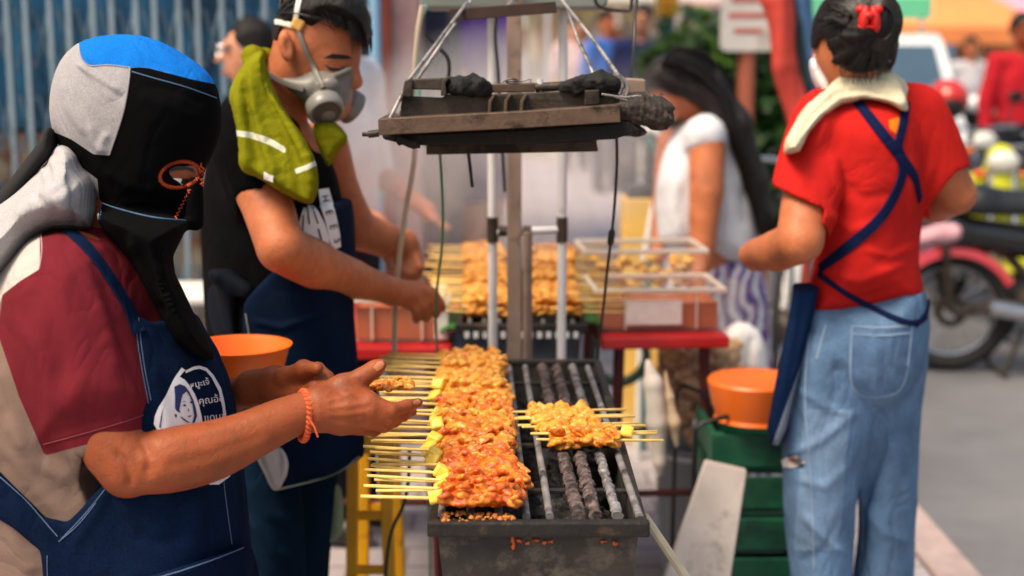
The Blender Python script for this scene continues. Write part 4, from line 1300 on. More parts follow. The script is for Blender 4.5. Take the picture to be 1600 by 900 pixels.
cable('cable', 'short black cable dangling under the left end of the lower rail', 'cable', [(731, 232, 2.45), (734, 256, 2.46), (738, 292, 2.47)], .003, m_blk)
cable('cable', 'black cable running from the frame top to the right end of the rack', 'cable', [(996, -12, 2.7), (992, 30, 2.65), (990, 80, 2.6), (984, 130, 2.5), (978, 150, 2.45)], .0034, m_blk)
cable('cable', 'black cable bent in a flat loop under the grey control box', 'cable', [(928, -8, 2.8), (934, 8, 2.8), (950, 14, 2.8), (975, 17, 2.8), (985, 14, 2.8), (988, -10, 2.8)], .0034, m_blk)
cable('cable', 'thin grey wire running from the control box to behind the rack', 'cable', [(664, 52, 2.7), (682, 72, 2.7), (698, 88, 2.7), (702, 105, 2.7), (700, 128, 2.7)], .0036, m_blk)
cable('cable', 'dark cable trailing to the ground left of the near grill', 'cable', [(640, 700, 2.6), (638, 750, 2.6), (630, 790, 2.6), (612, 830, 2.6), (604, 880, 2.6), (600, 960, 2.6), (590, 1260, 2.6)], .0034, m_blk)
p0 = P(1006, 806, 1.98)
MB().tube([p0, (.66, 2.05, .1)], .007, 8).build('prop_stick', mat('pale weathered stick', C(176, 168, 150), .8, 0, .2, 20, .4, 60, .002), None, True)
tag(bpy.data.objects['prop_stick'], 'pale stick propping the right corner of the near grill', 'stick')

# ================================================================== tables and what stands on them
def red_table(label, x0, x1, y0, y1, z, rot):
    cx, cy = (x0 + x1) / 2, (y0 + y1) / 2
    t = thing('table', label, 'table', (cx, cy, .1), 'red topped folding tables')
    Rm = Matrix.Rotation(rot, 4, 'Z')
    T = lambda x, y, zz: Vector((cx, cy, 0)) + Rm @ Vector((x, y, zz))
    hx, hy = (x1 - x0) / 2, (y1 - y0) / 2
    MB().box((cx, cy, z - .014), (2 * hx, 2 * hy, .028), (0, 0, rot)).build('table_top', M['red_paint'], t, bev=.005)
    for sx in (-1, 1):
        for sy in (-1, 1):
            MB().tube([T(sx * (hx - .05), sy * (hy - .05), z - .028), T(sx * (hx - .03), sy * (hy - .04), .1)], .014, 10).build('leg', M['maroon_metal'], t, True)
    for sy in (-1, 1):
        MB().tube([T(-(hx - .045), sy * (hy - .05), .42), T(hx - .045, sy * (hy - .05), .42)], .009, 8).build('stretcher', M['maroon_metal'], t, True)
red_table('red topped table on the left of the far grill, by the man in the respirator', -.66, -.14, 3.20, 3.85, .805, 0)
red_table('red topped table on the right of the far grill, carrying two clear food tubs', .185, .49, 3.27, 3.95, .815, R(4))

def clear_mat(name, col, alpha):
    m, nt, b = nodes(name)
    b.inputs['Base Color'].default_value = col; b.inputs['Roughness'].default_value = .3
    tr_ = nt.nodes.new('ShaderNodeBsdfTransparent'); mx = nt.nodes.new('ShaderNodeMixShader'); mx.inputs[0].default_value = alpha
    out = nt.nodes['Material Output']
    nt.links.new(tr_.outputs[0], mx.inputs[1]); nt.links.new(b.outputs[0], mx.inputs[2]); nt.links.new(mx.outputs[0], out.inputs['Surface'])
    return m
m_clear = clear_mat('clear plastic', C(225, 222, 218), .05)
m_sauce = mat('brown dipping sauce', C(172, 78, 18), .25, 0, .15, 12, .1, 20, .002)
m_tubrim = mat('milky plastic rim', C(212, 200, 190), .3, 0, .05, 5)
def tub(label, c, sx, sy, h, fill, mfill, rot, group, lab=False):
    t = thing('food_tub', label, 'tub', c, group); c = Vector(c)
    Rm = Matrix.Rotation(rot, 4, 'Z'); T = lambda x, y, z: c + Rm @ Vector((x, y, z))
    mb = MB(); th = .003
    for (x, y, w_, d_) in ((0, -sy / 2, sx, th), (0, sy / 2, sx, th), (-sx / 2, 0, th, sy - th * 2), (sx / 2, 0, th, sy - th * 2)):
        mb.box(T(x, y, h / 2), (w_, d_, h), (0, 0, rot))
    mb.box(T(0, 0, .002), (sx - .008, sy - .008, .003), (0, 0, rot))
    mb.build('wall', m_clear, t)
    mb = MB()
    for (x, y, w_, d_) in ((0, -sy / 2 - .005, sx + .024, .011), (0, sy / 2 + .005, sx + .024, .011), (-sx / 2 - .006, 0, .011, sy - .003), (sx / 2 + .006, 0, .011, sy - .003)):
        mb.box(T(x, y, h + .004), (w_, d_, .012), (0, 0, rot))
    mb.build('rim', m_tubrim, t, bev=.002)
    if mfill is m_sauce:
        MB().box(T(0, 0, fill / 2 + .005), (sx - .012, sy - .012, fill), (0, 0, rot)).build('sauce', mfill, t, bev=.002)
    else:
        mb = MB(); q = random.Random(4)
        for i in range(120):
            mb.ball(T(q.uniform(-.5, .5) * (sx - .04), q.uniform(-.5, .5) * (sy - .04), .012 + q.random() * fill), (q.uniform(.008, .018), q.uniform(.008, .018), .009), 6)
        o = mb.build('food', mfill, t, True); o['kind'] = 'stuff'
    for k in (-.28, .3):
        MB().box(T(sx * k, -sy / 2 - .0035, h * .5), (.004, .004, h * .9), (0, 0, rot)).build('ridge', m_tubrim, t)
    if lab:
        MB().box(T(-.015, -sy / 2 - .0042, h * .48), (.135, .002, h * .62), (0, 0, rot)).build('paper_label', mat('white paper label', C(226, 220, 216), .7, 0, .08, 40), t)
    return t
m_yfood = mat('pale yellow food', C(236, 178, 84), .4, 0, .25, 30)
tub('big clear tub of brown sauce with a white paper label', (.345, 3.44, .818), .295, .21, .094, .062, m_sauce, R(4), None, True)
tub('clear tub of yellow pieces standing behind the tub of brown sauce', (.335, 3.70, .818), .30, .2, .15, .115, m_yfood, R(4), None)
tub('clear tub of brown sauce beside the hands of the man in the respirator', (-.27, 3.34, .808), .20, .17, .095, .075, m_sauce, 0, None)
MB().box((-.165, 3.33, .855), (.035, .14, .09)).build('paper_stack', M['white_plastic'], None, bev=.004)
tag(bpy.data.objects['paper_stack'], 'small white stack of paper on the left red table edge', 'paper')
leafm = mat('banana leaf', C(40, 112, 44), .4, 0, .25, 40, .3, 60, .002)
for nm, x0, x1, yy, zz, lab in (('l', -.168, -.118, 3.24, .83, 'strip of green banana leaf on the left corner of the far grill'), ('r', .155, .215, 3.32, .83, 'strip of green banana leaf on the right corner of the far grill')):
    mb = MB()
    for k in range(4):
        x = x0 + (x1 - x0) * k / 3
        if k: mb.hexa([(xp, yy, zp), (x, yy, zz + .012 * math.sin(k)), (x, yy + .12, zz + .02 + .012 * math.sin(k)), (xp, yy + .12, zp + .02)], [(xp, yy, zp + .004), (x, yy, zz + .004 + .012 * math.sin(k)), (x, yy + .12, zz + .024 + .012 * math.sin(k)), (xp, yy + .12, zp + .024)])
        xp, zp = x, zz + .012 * math.sin(k)
    tag(mb.build('banana_leaf', leafm), lab, 'leaf')

# ---- yellow stool
def stool(name, label, px0, px1, py, d, d2, z0, m, seat=None):
    a, b = P(px0, py, d), P(px1, py, d)
    t = thing(name, label, 'stool', ((a.x + b.x) / 2, (d + d2) / 2, z0))
    MB().box(((a.x + b.x) / 2, (d + d2) / 2, a.z - .02), (b.x - a.x + .05, d2 - d + .06, .04)).build('seat', seat or m, t, bev=.006)
    for x, s_ in ((a.x, -1), (b.x, 1)):
        for y in (d, d2):
            MB().bar((x, y, a.z - .04), (x + s_ * .014, y, z0), .024, .024, (0, 1, 0)).build('leg', m, t, bev=.003)
    for k, y in ((.20, d), (.32, d), (.26, d2)):
        MB().bar((a.x - .002, y, a.z - k + .02), (b.x + .002, y, a.z - k + .02), .014, .018, (0, 0, 1)).build('rail', m, t, bev=.002)
    return t
stool('stool', 'tall narrow yellow wooden stool behind the man in the respirator', 551, 600, 676, 2.88, 3.12, .1, M['yellow_paint'])
# cloth hanging under it
V = Vol((-.46, 2.70, .32), (-.30, 2.86, .72), .005)
V.infl([(474, 752), (530, 748), (538, 800), (533, 846), (478, 852), (476, 800)], 2.78, .006, .009, .01)
o = link('rag', V.mesh('rag', 2, {}, [([(490, 755), (492, 845)], .006, 6), ([(512, 752), (510, 845)], -.005, 6), ([(525, 752), (526, 840)], .004, 5)], [(.003, (50, 50, 10), 4)]), zmat('pale green towelling', C(140, 158, 130), [], .95, 700, 20, .5, .3))
tag(o, 'pale green rag hanging below the apron hem beside the yellow stool', 'rag')
# ---- bowls
def bowl(label, c, r, h, m, extra=None):
    t = thing('bowl', label, 'bowl', c)
    MB().lathe([(0, 0), (r * .68, 0), (r * .74, h * .12), (r * .9, h * .62), (r * .97, h * .9), (r * 1.0, h * .93), (r * 1.04, h), (r * .96, h), (r * .9, h * .86), (r * .7, h * .15), (0, h * .1)], c, 40).build('basin', m, t, True)
    return t
c = P(368, 600, 2.36); zt = P(368, 546, 2.36).z
bowl('orange plastic basin behind the forearms of the masked person', (c.x, 2.40, zt - .085), .088, .085, M['orange_plastic'])
t = thing('side_table', 'small dark side table holding the orange basin behind the masked person', 'table', (c.x, 2.40, .1))
MB().lathe([(0, 0), (.1, 0), (.1, .02), (0, .02)], (c.x, 2.40, zt - .105), 30).build('table_top', M['dark_plastic'], t)
MB().tube([(c.x - .03, 2.42, zt - .105), (c.x - .03, 2.42, .12)], .02, 12).build('leg', M['dark_plastic'], t, True)
MB().lathe([(0, 0), (.13, 0), (.12, .02), (0, .02)], (c.x - .03, 2.42, .1), 30).build('base', M['dark_plastic'], t)
c = P(1180, 650, 3.12); zt = P(1180, 606, 3.02).z
t = thing('stool', 'orange plastic stool on thin black legs beside the person in red', 'stool', (c.x, 3.2, .1))
MB().lathe([(0, zt - .012), (.075, zt - .010), (.094, zt - .004), (.104, zt - .004), (.108, zt - .010), (.100, zt - .05), (.088, zt - .088), (.092, zt - .096), (.086, zt - .096), (.082, zt - .086), (.094, zt - .05), (0, zt - .03)], (c.x, 3.13, 0), 44).build('seat', M['orange_plastic'], t, True)
for sx in (-1, 1):
    for sy, yy in ((-1, 3.045), (1, 3.40)):
        MB().tube([Vector((c.x + sx * .05, 3.13 + sy * .05, zt - .075)), Vector((c.x + sx * .13, yy, zt - .085)), Vector((c.x + sx * .145, yy, zt - .10)), Vector((c.x + sx * .15, yy, .1))], .0055, 8).build('leg', m_blk, t, True)
cz = zt - .115
def crate(label, x, y, z0, z1, w_, d_):
    t = thing('crate', label, 'crate', (x, y, z0), 'green plastic crates under the orange stool')
    mb = MB(); h = z1 - z0; th = .012
    for k in range(3):
        zz = z0 + h * (.08 + .34 * k) + h * .1
        for (ax, ay, bx, by) in ((0, -d_ / 2, w_, th), (0, d_ / 2, w_, th), (-w_ / 2, 0, th, d_ - th * 2), (w_ / 2, 0, th, d_ - th * 2)):
            mb.box((x + ax, y + ay, zz), (bx, by, h * .26))
    mb.build('side_slats', M['green_plastic'], t, bev=.003)
    for sx in (-1, 1):
        for sy in (-1, 1):
            MB().box((x + sx * (w_ / 2 - .008), y + sy * (d_ / 2 - .010), z0 + h / 2), (.030, .030, h - .004)).build('corner_post', M['green_plastic'], t, bev=.003)
    MB().box((x, y, z0 + .012), (w_ - .03, d_ - .03, .012)).build('bottom', M['green_plastic'], t)
    return t
crate('lower green plastic crate behind the leaning grey board', c.x + .025, 3.22, .1, .345, .24, .27)
crate('upper green plastic crate directly under the orange stool', c.x + .025, 3.22, .347, cz - .005, .24, .27)
tag(MB().prism([P(1102, 722, 2.98), P(1168, 737, 2.98), P(1122, 930, 2.82), P(1048, 930, 2.82), ], (0, .018, .003)).build('plank', mat('grey weathered plank', C(186, 176, 172), .8, 0, .18, 9, .4, 40, .002, dirt=C(96, 84, 76), dirt_s=5, dirt_t=.58), None, bev=.004), 'grey weathered plank leaning in front of the green crates', 'plank')
pl_ = bpy.data.objects['plank']
for v in pl_.data.vertices:                       # carry the plank down to the ground
    if v.co.z < .5:
        k = (.1 - .66) / (v.co.z - .66)
        top = P(1135, 730, 2.98)
        v.co = top + (v.co - top) * k * 1.0
        v.co.z = max(v.co.z, .1)
# ---- bag of crispy snack, bin, hanging bags
bin_c = P(1092, 760, 3.62)
t = thing('bin', 'grey plastic tub on the ground under the bag of brown snacks', 'tub', (bin_c.x, 3.66, .1))
zb = P(1100, 706, 3.56).z
MB().lathe([(0, 0), (.09, 0), (.115, zb - .112), (.122, zb - .104), (.112, zb - .1), (.1, zb - .12), (.08, .02), (0, .02)], (bin_c.x, 3.66, .1), 32).build('shell', mat('grey plastic', C(150, 154, 160), .5, 0, .1, 8), t, True)
MB().torus((bin_c.x, 3.66, zb - .02), .118, .006).build('rim', M['white_plastic'], t, True)
t = thing('snack_bag', 'big clear bag of brown crispy snacks under the right red table', 'bag', (bin_c.x, 3.66, zb))
q = random.Random(9); mb = MB()
for i in range(230):
    a = q.uniform(0, 6.28); rr = .105 * math.sqrt(q.random()); z = zb + .02 + q.random() * .25
    s_ = .014 + .012 * q.random()
    mb.ball((bin_c.x + rr * math.cos(a), 3.66 + rr * math.sin(a) * .9, z), (s_, s_ * q.uniform(.6, 1.2), s_ * .7), 5, (q.random() * 6, q.random() * 6, 0))
o = mb.build('snacks', mat('crispy snack', C(214, 168, 124), .6, 0, .35, 30, .4, 60, .003), t, True); o['kind'] = 'stuff'
V = Vol((bin_c.x - .17, 3.5, zb - .02), (bin_c.x + .19, 3.83, zb + .44), .007)
cc = Vector((bin_c.x, 3.66, 0))
V.chain([cc + Vector((0, 0, zb + .10)), cc + Vector((0, 0, zb + .2)), cc + Vector((.03, 0, zb + .30)), cc + Vector((.06, .02, zb + .36)), cc + Vector((.07, .02, zb + .40))], [.118, .118, .08, .03, .04], .03)
link('bag_film', V.mesh('bag_film', 1, wav=[(.006, (40, 40, 20), 3)]), clear_mat('bag film', C(238, 234, 230), .08), t)
V = Vol(P(1120, 600, 3.9) - Vector((.05, .12, .04)), P(1200, 490, 3.9) + Vector((.06, .12, .06)), .006)
V.infl([(1128, 590), (1120, 550), (1135, 510), (1160, 500), (1190, 530), (1200, 588), (1165, 596)], 3.9, .05, .06, .02)
o = link('plastic_bag', V.mesh('plastic_bag', 1, {}, [([(1140, 515), (1150, 590)], .008, 6), ([(1175, 520), (1165, 590)], -.008, 6)], [(.006, (50, 50, 30), 7)]), mat('thin white plastic', C(232, 228, 226), .4, 0, .06, 10, .3, 40, .003))
tag(o, 'white plastic bag hanging behind the orange stool on the right', 'bag')
for k, (pts, rs, lab) in enumerate(((([(1012, 566), (1018, 600), (1024, 660), (1030, 720), (1030, 738)]), [.006, .018, .026, .02, .012], 'long white plastic bag hanging from the left leg of the right red table'),
                                    (([(1040, 580), (1045, 620), (1050, 660), (1056, 696)]), [.005, .014, .02, .010], 'short cream plastic bag hanging next to a longer white one'))):
    V = Vol(P(pts[0][0] - 60, pts[-1][1] + 30, 3.18) - Vector((0, .08, 0)), P(pts[-1][0] + 60, pts[0][1] - 30, 3.18) + Vector((0, .08, 0)), .004)
    V.chain([P(x, y, 3.18) for x, y in pts], rs, .01)
    o = link('plastic_bag', V.mesh('plastic_bag', 1, wav=[(.005, (80, 80, 10), 5 + k)]), mat('hanging plastic bag', C(226, 216, 204) if k == 0 else C(216, 190, 160), .4, 0, .1, 10, .3, 40, .003))
    tag(o, lab, 'bag')
c = P(965, 556, 4.1)
tag(MB().torus((c.x, 4.1, c.z), .085, .013, (0.1, 1, .1), 40, 10).torus((c.x + .006, 4.12, c.z), .08, .012, (-.05, 1, 0), 40, 10).build('hose_coil', mat('dark green hose', C(42, 70, 62), .5), None, True), 'dark green hose coil hanging behind the legs of the right red table', 'hose')
c = P(1003, 420, 4.9)
t = thing('cabinet', 'pale yellow wooden cabinet behind the person with long hair', 'cabinet', (c.x, 5.0, .1))
z1 = P(1000, 312, 4.9).z
MB().box((c.x, 5.0, (z1 + .1) / 2), (.13, .2, z1 - .1)).build('body', mat('pale yellow wood', C(238, 190, 100), .5, 0, .1, 6), t, bev=.004)
MB().box((c.x - .006, 4.99, z1 + .02), (.09, .12, .04)).build('dark_lid', M['dark_plastic'], t, bev=.004)
t = thing('hand_trolley', 'teal and white bent tube trolley handle behind the person with long hair', 'trolley', P(1020, 300, 4.7))
MB().tube([P(*p) for p in smooth_line([(1000, 205, 4.7), (1022, 205, 4.7), (1036, 225, 4.7), (1034, 270, 4.7), (1018, 340, 4.7), (1005, 420, 4.7)], 8)] + [Vector((P(1000, 420, 4.7).x, 4.7, .1))], .012, 10).build('handle_tube', M['white_plastic'], t, True)
MB().tube([P(*p) for p in smooth_line([(1012, 215, 4.8), (1028, 245, 4.8), (1026, 300, 4.8), (1014, 380, 4.8)], 8)] + [Vector((P(1010, 380, 4.8).x, 4.8, .1))], .012, 10).build('frame_tube', mat('teal paint', C(28, 104, 104), .5), t, True)
# white plastic stool at the back left
c = P(305, 345, 4.0)
t = thing('stool', 'white plastic stool behind the masked person on the pavement', 'stool', (c.x, 4.1, .1))
MB().box((c.x, 4.1, .78), (.26, .26, .03)).build('seat', M['white_plastic'], t, bev=.01)
for sx in (-1, 1):
    for sy in (-1, 1):
        MB().bar((c.x + sx * .09, 4.1 + sy * .09, .765), (c.x + sx * .125, 4.1 + sy * .125, .1), .05, .02, (0, 1, 0)).build('leg', M['white_plastic'], t, bev=.004)
MB().box((c.x, 3.99, .5), (.2, .01, .04)).build('rail', M['white_plastic'], t)

# ================================================================== smoke over the far grill
sb = MB().box((-.02, 3.62, 1.24), (.92, 1.0, .66)).build('smoke', None)
sb['kind'] = 'stuff'
sm2 = bpy.data.materials.new('charcoal smoke'); sm2.use_nodes = True; nt = sm2.node_tree
nt.nodes.remove(nt.nodes['Principled BSDF'])
pv_ = nt.nodes.new('ShaderNodeVolumePrincipled'); pv_.inputs['Color'].default_value = (.93, .92, .95, 1); pv_.inputs['Anisotropy'].default_value = .2
tc = nt.nodes.new('ShaderNodeTexCoord')
mp = nt.nodes.new('ShaderNodeMapping'); mp.inputs['Scale'].default_value = (1, 1, .55)
nt.links.new(tc.outputs['Object'], mp.inputs['Vector'])
nz = noise_node(nt, mp.outputs['Vector'], 4.2, 3, .55)
den = ramp(nt, nz, [(.42, (0, 0, 0)), (.72, (1, 1, 1))])
ge = nt.nodes.new('ShaderNodeTexGradient'); ge.gradient_type = 'SPHERICAL'
m2_ = nt.nodes.new('ShaderNodeMapping'); m2_.inputs['Location'].default_value = (-1, -1, -1); m2_.inputs['Scale'].default_value = (2, 2, 2)
nt.links.new(tc.outputs['Generated'], m2_.inputs['Vector']); nt.links.new(m2_.outputs['Vector'], ge.inputs['Vector'])
mu_ = nt.nodes.new('ShaderNodeMath'); mu_.operation = 'MULTIPLY'; nt.links.new(den, mu_.inputs[0]); nt.links.new(ge.outputs['Fac'], mu_.inputs[1])
m3_ = nt.nodes.new('ShaderNodeMath'); m3_.operation = 'MULTIPLY'; m3_.inputs[1].default_value = 11; nt.links.new(mu_.outputs[0], m3_.inputs[0])
nt.links.new(m3_.outputs[0], pv_.inputs['Density'])
nt.links.new(pv_.outputs[0], nt.nodes['Material Output'].inputs['Volume'])
sb.data.materials.append(sm2)
SC.cycles.volume_step_rate = 4; SC.cycles.volume_max_steps = 48
# ================================================================== the man in the respirator
man = thing('person', 'man in a grey respirator with a lime towel round his neck and dark apron', 'person', P(440, 850, 2.68))
V = Vol((-.60, 2.36, .70), (-.10, 3.06, 1.64), .0045)
V.infl([(395, 150), (470, 180), (520, 240), (530, 420), (500, 520), (360, 520), (335, 420), (340, 260), (350, 180)], 2.71, .10, .12, .02)
V.cone(P(425, 180, 2.70), P(468, 105, 2.69), .058, .056, .02)
V.ell(P(498, 62, 2.68), (.082, .074, .098), (0, R(12), 0), .02)
V.ell(P(514, 112, 2.675), (.050, .058, .075), (0, R(14), 0), .02)
V.cone(P(470, 118, 2.67), P(520, 165, 2.675), .040, .030, .03)
V.cone(P(514, 88, 2.625), P(545, 90, 2.645), .010, .010, .012)
V.cone(P(545, 98, 2.66), P(556, 128, 2.66), .010, .013, .012)
V.ell(P(447, 72, 2.605), (.013, .010, .030), (0, R(-8), 0), .006)
V.ell(P(450, 74, 2.597), (.006, .006, .016), (0, R(-8), 0), .004, 's')
V.chain([P(392, 215, 2.57), P(410, 300, 2.53), P(440, 388, 2.47)], [.052, .047, .043], .006)
V.chain([P(440, 388, 2.47), P(490, 412, 2.56), P(550, 436, 2.68), P(612, 455, 2.80)], [.043, .0455, .037, .0275], .006)
V.chain([P(505, 225, 2.84), P(528, 300, 2.89), P(556, 358, 2.93)], [.050, .046, .042], .006)
V.chain([P(556, 358, 2.93), P(600, 374, 2.96), P(632, 380, 2.99)], [.042, .036, .027], .006)
# near hand pressing on the sticks
V.chain([P(612, 455, 2.80), P(640, 460, 2.83), P(655, 462, 2.85)], [.028, .026, .022], .01)
V.ell(P(642, 462, 2.835), (.036, .022, .022), (0, R(18), 0), .012)
for (a, b, c, d) in (((656, 450), (676, 458), (688, 474), (692, 482)), ((656, 458), (672, 468), (680, 484), (682, 492)), ((650, 466), (663, 477), (667, 490), (666, 498)), ((640, 470), (650, 483), (652, 494), (650, 500))):
    V.chain([P(*a, 2.83), P(*b, 2.82), P(*c, 2.83), P(*d, 2.845)], [.0125, .0115, .0100, .0085], .004)
V.chain([P(634, 450, 2.84), P(662, 446, 2.88), P(682, 462, 2.90)], [.014, .012, .009], .006)
# far hand hanging down
V.chain([P(632, 380, 2.99), P(640, 396, 2.99)], [.026, .024], .01)
V.ell(P(634, 390, 2.985), (.028, .018, .036), None, .012)
for (a, b, c) in (((650, 400), (656, 418), (652, 432)), ((642, 406), (648, 426), (644, 440)), ((633, 408), (638, 428), (634, 442)), ((624, 406), (628, 424), (624, 436))):
    V.chain([P(*a, 2.975), P(*b, 2.96), P(*c, 2.97)], [.0115, .0105, .0085], .004)
V.chain([P(618, 380, 2.98), P(606, 400, 2.96), P(610, 418, 2.95)], [.013, .012, .009], .006)
mb_ = link('body', V.mesh('body', 1, wav=[(.0008, (60, 60, 60), 3)]), M['skin'], man)
S_m = Surf(mb_)
decal(S_m, [[(506, 100), (516, 105), (530, 107), (542, 103), (531, 111), (516, 110)]], .002, None, 4).build('eyelash', M['dark_plastic'], man, True)
decal(S_m, [[(505, 91), (518, 84), (540, 86), (550, 91), (538, 92), (518, 91)]], .003, None, 4).build('eyebrow', M['hair'], man, True)
# hair
V = Vol((-.48, 2.50, 1.40), (-.20, 2.86, 1.66), .0027)
V.infl([(433, 74), (424, 58), (432, 20), (455, -15), (500, -36), (550, -26), (576, 8), (580, 44), (574, 82), (566, 60), (556, 46), (544, 56), (530, 46), (520, 58), (508, 44), (497, 74), (486, 56), (474, 74), (464, 46), (448, 44), (440, 60)], 2.675, .06, .086, .01, sm=1)
mh = link('hair', V.mesh('hair', 1, wav=[(.0015, (160, 160, 60), 5)]), M['hair'], man)
q = random.Random(3); hc = P(498, 60, 2.68); paths = []
for i in range(1150):
    ph = q.uniform(-1.35, 1.35)                      # direction of the comb: forwards, fanning to both sides
    st_ = Vector((q.uniform(-.75, .55), q.uniform(-.75, .75), 0)); st_.z = math.sqrt(max(.15, 1 - st_.x ** 2 - st_.y ** 2))
    en = Vector((math.cos(ph) * .9 + .25, math.sin(ph) * .95, q.uniform(.05, .5)))
    if abs(en.y) > .6 and en.x < .45: en.z = q.uniform(.0, .28)
    lift = q.uniform(1.02, 1.12); pts = []
    for k in range(6):
        t = k / 5
        dv = st_.lerp(en, t * q.uniform(.9, 1.0)).normalized()
        l_ = lift * (1 + .05 * math.sin(t * 3.1))
        pts.append(hc + Vector((dv.x * .086 * l_, dv.y * .080 * l_, dv.z * .104 * l_)))
    paths.append(pts)
for i in range(330):                                # the fringe hanging over the forehead
    a0 = q.uniform(-.9, .5); z0_ = q.uniform(.42, .62)
    p0 = hc + Vector((.086 * math.cos(a0) * .9, .080 * math.sin(a0) * 1.0, .104 * z0_)); L_ = q.choice((.03, .045, .055, .07)) * q.uniform(.8, 1.15); a0 = round(a0 * 9) / 9 + q.uniform(-.035, .035)
    paths.append([p0, p0 + Vector((.012, -.004, -.2 * L_)), p0 + Vector((.017, -.005, -.6 * L_)), p0 + Vector((.018 + q.uniform(-.004, .006), -.004, -L_))])
strands('hair_strands', paths, .0013, m_str, mh)
# respirator
m_resp = mat('grey rubber', C(112, 108, 104), .45, 0, .1, 14, .2, 60, .001)
rp = V = Vol((-.48, 2.48, 1.22), (-.24, 2.82, 1.48), .0035)
V.ell(P(508, 140, 2.655), (.050, .060, .046), (0, R(25), 0), .01)
V.ell(P(535, 118, 2.66), (.024, .036, .030), (0, R(20), 0), .015)
V.cone(P(480, 140, 2.615), P(445, 128, 2.61), .022, .008, .02)
V.cone(P(510, 160, 2.61), P(508, 168, 2.59), .026, .026, .008)
V.ell(P(515, 132, 2.594), (.018, .010, .014), None, .006)
V.chain([P(490, 150, 2.60), P(520, 120, 2.605), P(548, 108, 2.63)], [.005, .005, .005], .006)
resp = link('respirator', V.mesh('respirator', 1), m_resp, man)
fc = P(508, 170, 2.578); axf = Vector((.30, -.62, -.62)).normalized()
MB().lathe([(0, -.014), (.033, -.014), (.034, -.004), (.034, .008), (.031, .012), (.027, .012), (.026, .009), (0, .009)], fc, 36, axf).build('filter', mat('light grey plastic', C(128, 126, 124), .35, 0, .06, 10), resp, True)
MB().lathe([(0, .0095), (.025, .0095), (.025, .0115), (.010, .0125), (0, .0125)], fc, 32, axf).build('filter_face', mat('dark filter', C(74, 72, 72), .5, 0, .2, 30), resp, True)
fc2 = P(547, 166, 2.75)
MB().lathe([(0, -.014), (.033, -.014), (.034, .008), (.027, .012), (0, .009)], fc2, 30, (.6, .5, -.5)).build('filter', bpy.data.materials['light grey plastic'], resp, True)
S_f = Surf(mb_, bpy.data.objects['hair'], resp)
m_wst = mat('white elastic strap', C(222, 218, 210), .7)
ribbon(S_f, [(474, -18), (470, 0), (465, 22), (463, 38)], .011, .003, .003).build('strap', m_wst, resp, True)
ribbon(S_f, [(433, 34), (445, 36), (460, 40)], .010, .003, .003).build('strap', m_wst, resp, True)
ribbon(S_f, [(466, 44), (478, 78), (492, 108), (506, 138)], .009, .003, .003).build('strap', m_resp, resp, True)
ribbon(S_f, [(423, 116), (435, 124), (452, 132), (476, 140)], .010, .003, .003).build('strap', m_resp, resp, True)
mb = MB(); pc = S_f.hit(466, 38)[0] + Vector((0, -.006, 0))
mb.box(pc, (.022, .012, .022), (0, R(30), 0)).build('buckle', mat('yellow plastic clip', C(232, 176, 96), .4), resp, bev=.004)
# T-shirt, apron, trousers
V = Vol((-.64, 2.36, .60), (-.16, 3.02, 1.44), .005)
MT = [(352, 150), (400, 140), (450, 165), (490, 215), (522, 260), (536, 320), (538, 420), (532, 520), (540, 640), (345, 640), (322, 520), (316, 420), (310, 330), (325, 240), (335, 190)]
V.infl(MT, 2.71, .12, .165, .01)
V.infl([(350, 150), (395, 165), (432, 230), (458, 308), (452, 322), (380, 347), (345, 300), (325, 220)], 2.555, .07, .078, .03)
V.infl([(485, 190), (520, 215), (545, 262), (512, 282), (490, 260)], 2.86, .05, .062, .02)
V.cone(P(418, 318, 2.525), P(440, 400, 2.47), .053, .053, .004, 's')
ts = link('T_shirt', V.mesh('T_shirt', 2, {'white': [(800, 0), (801, 0), (801, 1)]}, [([(350, 200), (390, 260), (420, 320)], .005, 9), ([(340, 260), (360, 310), (400, 335)], -.004, 8), ([(340, 360), (370, 400), (380, 450)], .005, 10), ([(450, 330), (470, 370)], .004, 8)], wav=[(.0025, (34, 34, 16), 2)]),
    zmat('black T-shirt cotton', C(8, 9, 11), [], .92, 900, 16, .4, .05), man)
ts.name = 'shirt'
V = Vol((-.64, 2.38, .1), (-.16, 3.02, 1.20), .005)
MA = [(352, 150), (400, 140), (450, 165), (490, 215), (526, 260), (540, 320), (542, 420), (536, 470), (546, 580), (562, 715), (575, 1200), (340, 1200), (335, 640), (318, 520), (312, 420), (310, 330), (325, 240), (335, 190)]
V.infl(MA, 2.71, .12, .165, .0, off=.014, clip=poly_clip([(398, 452), (440, 412), (452, 330), (470, 275), (560, 262), (600, 420), (600, 700), (562, 714), (520, 742), (440, 764), (424, 764), (398, 700), (388, 600), (376, 480)]))
ma = link('apron', V.mesh('apron', 2, {}, [([(392, 500), (440, 512), (535, 480)], .006, 4), ([(440, 540), (450, 640), (445, 740)], .006, 10), ([(500, 530), (505, 640), (500, 730)], -.006, 12), ([(410, 520), (415, 620), (425, 720)], .004, 9)], wav=[(.003, (30, 30, 12), 4)]),
    zmat('dark denim apron', C(9, 26, 50), [], .9, 800, 12, .5, .2, .3), man)
S_ma = Surf(ma, ts)
thread(S_ma, [(424, 764), (440, 763), (520, 741), (560, 714)], .0022, None, 4).build('hem', mat('pale hem', C(120, 126, 120), .9), ma, True)
thread(S_ma, [(384, 490), (392, 540), (398, 590)], .0018, None, 4).build('hem', bpy.data.materials['pale hem'], ma, True)
def z7(pts): return [(440 + x / 5.29, 270 + y / 5.29) for x, y in pts]
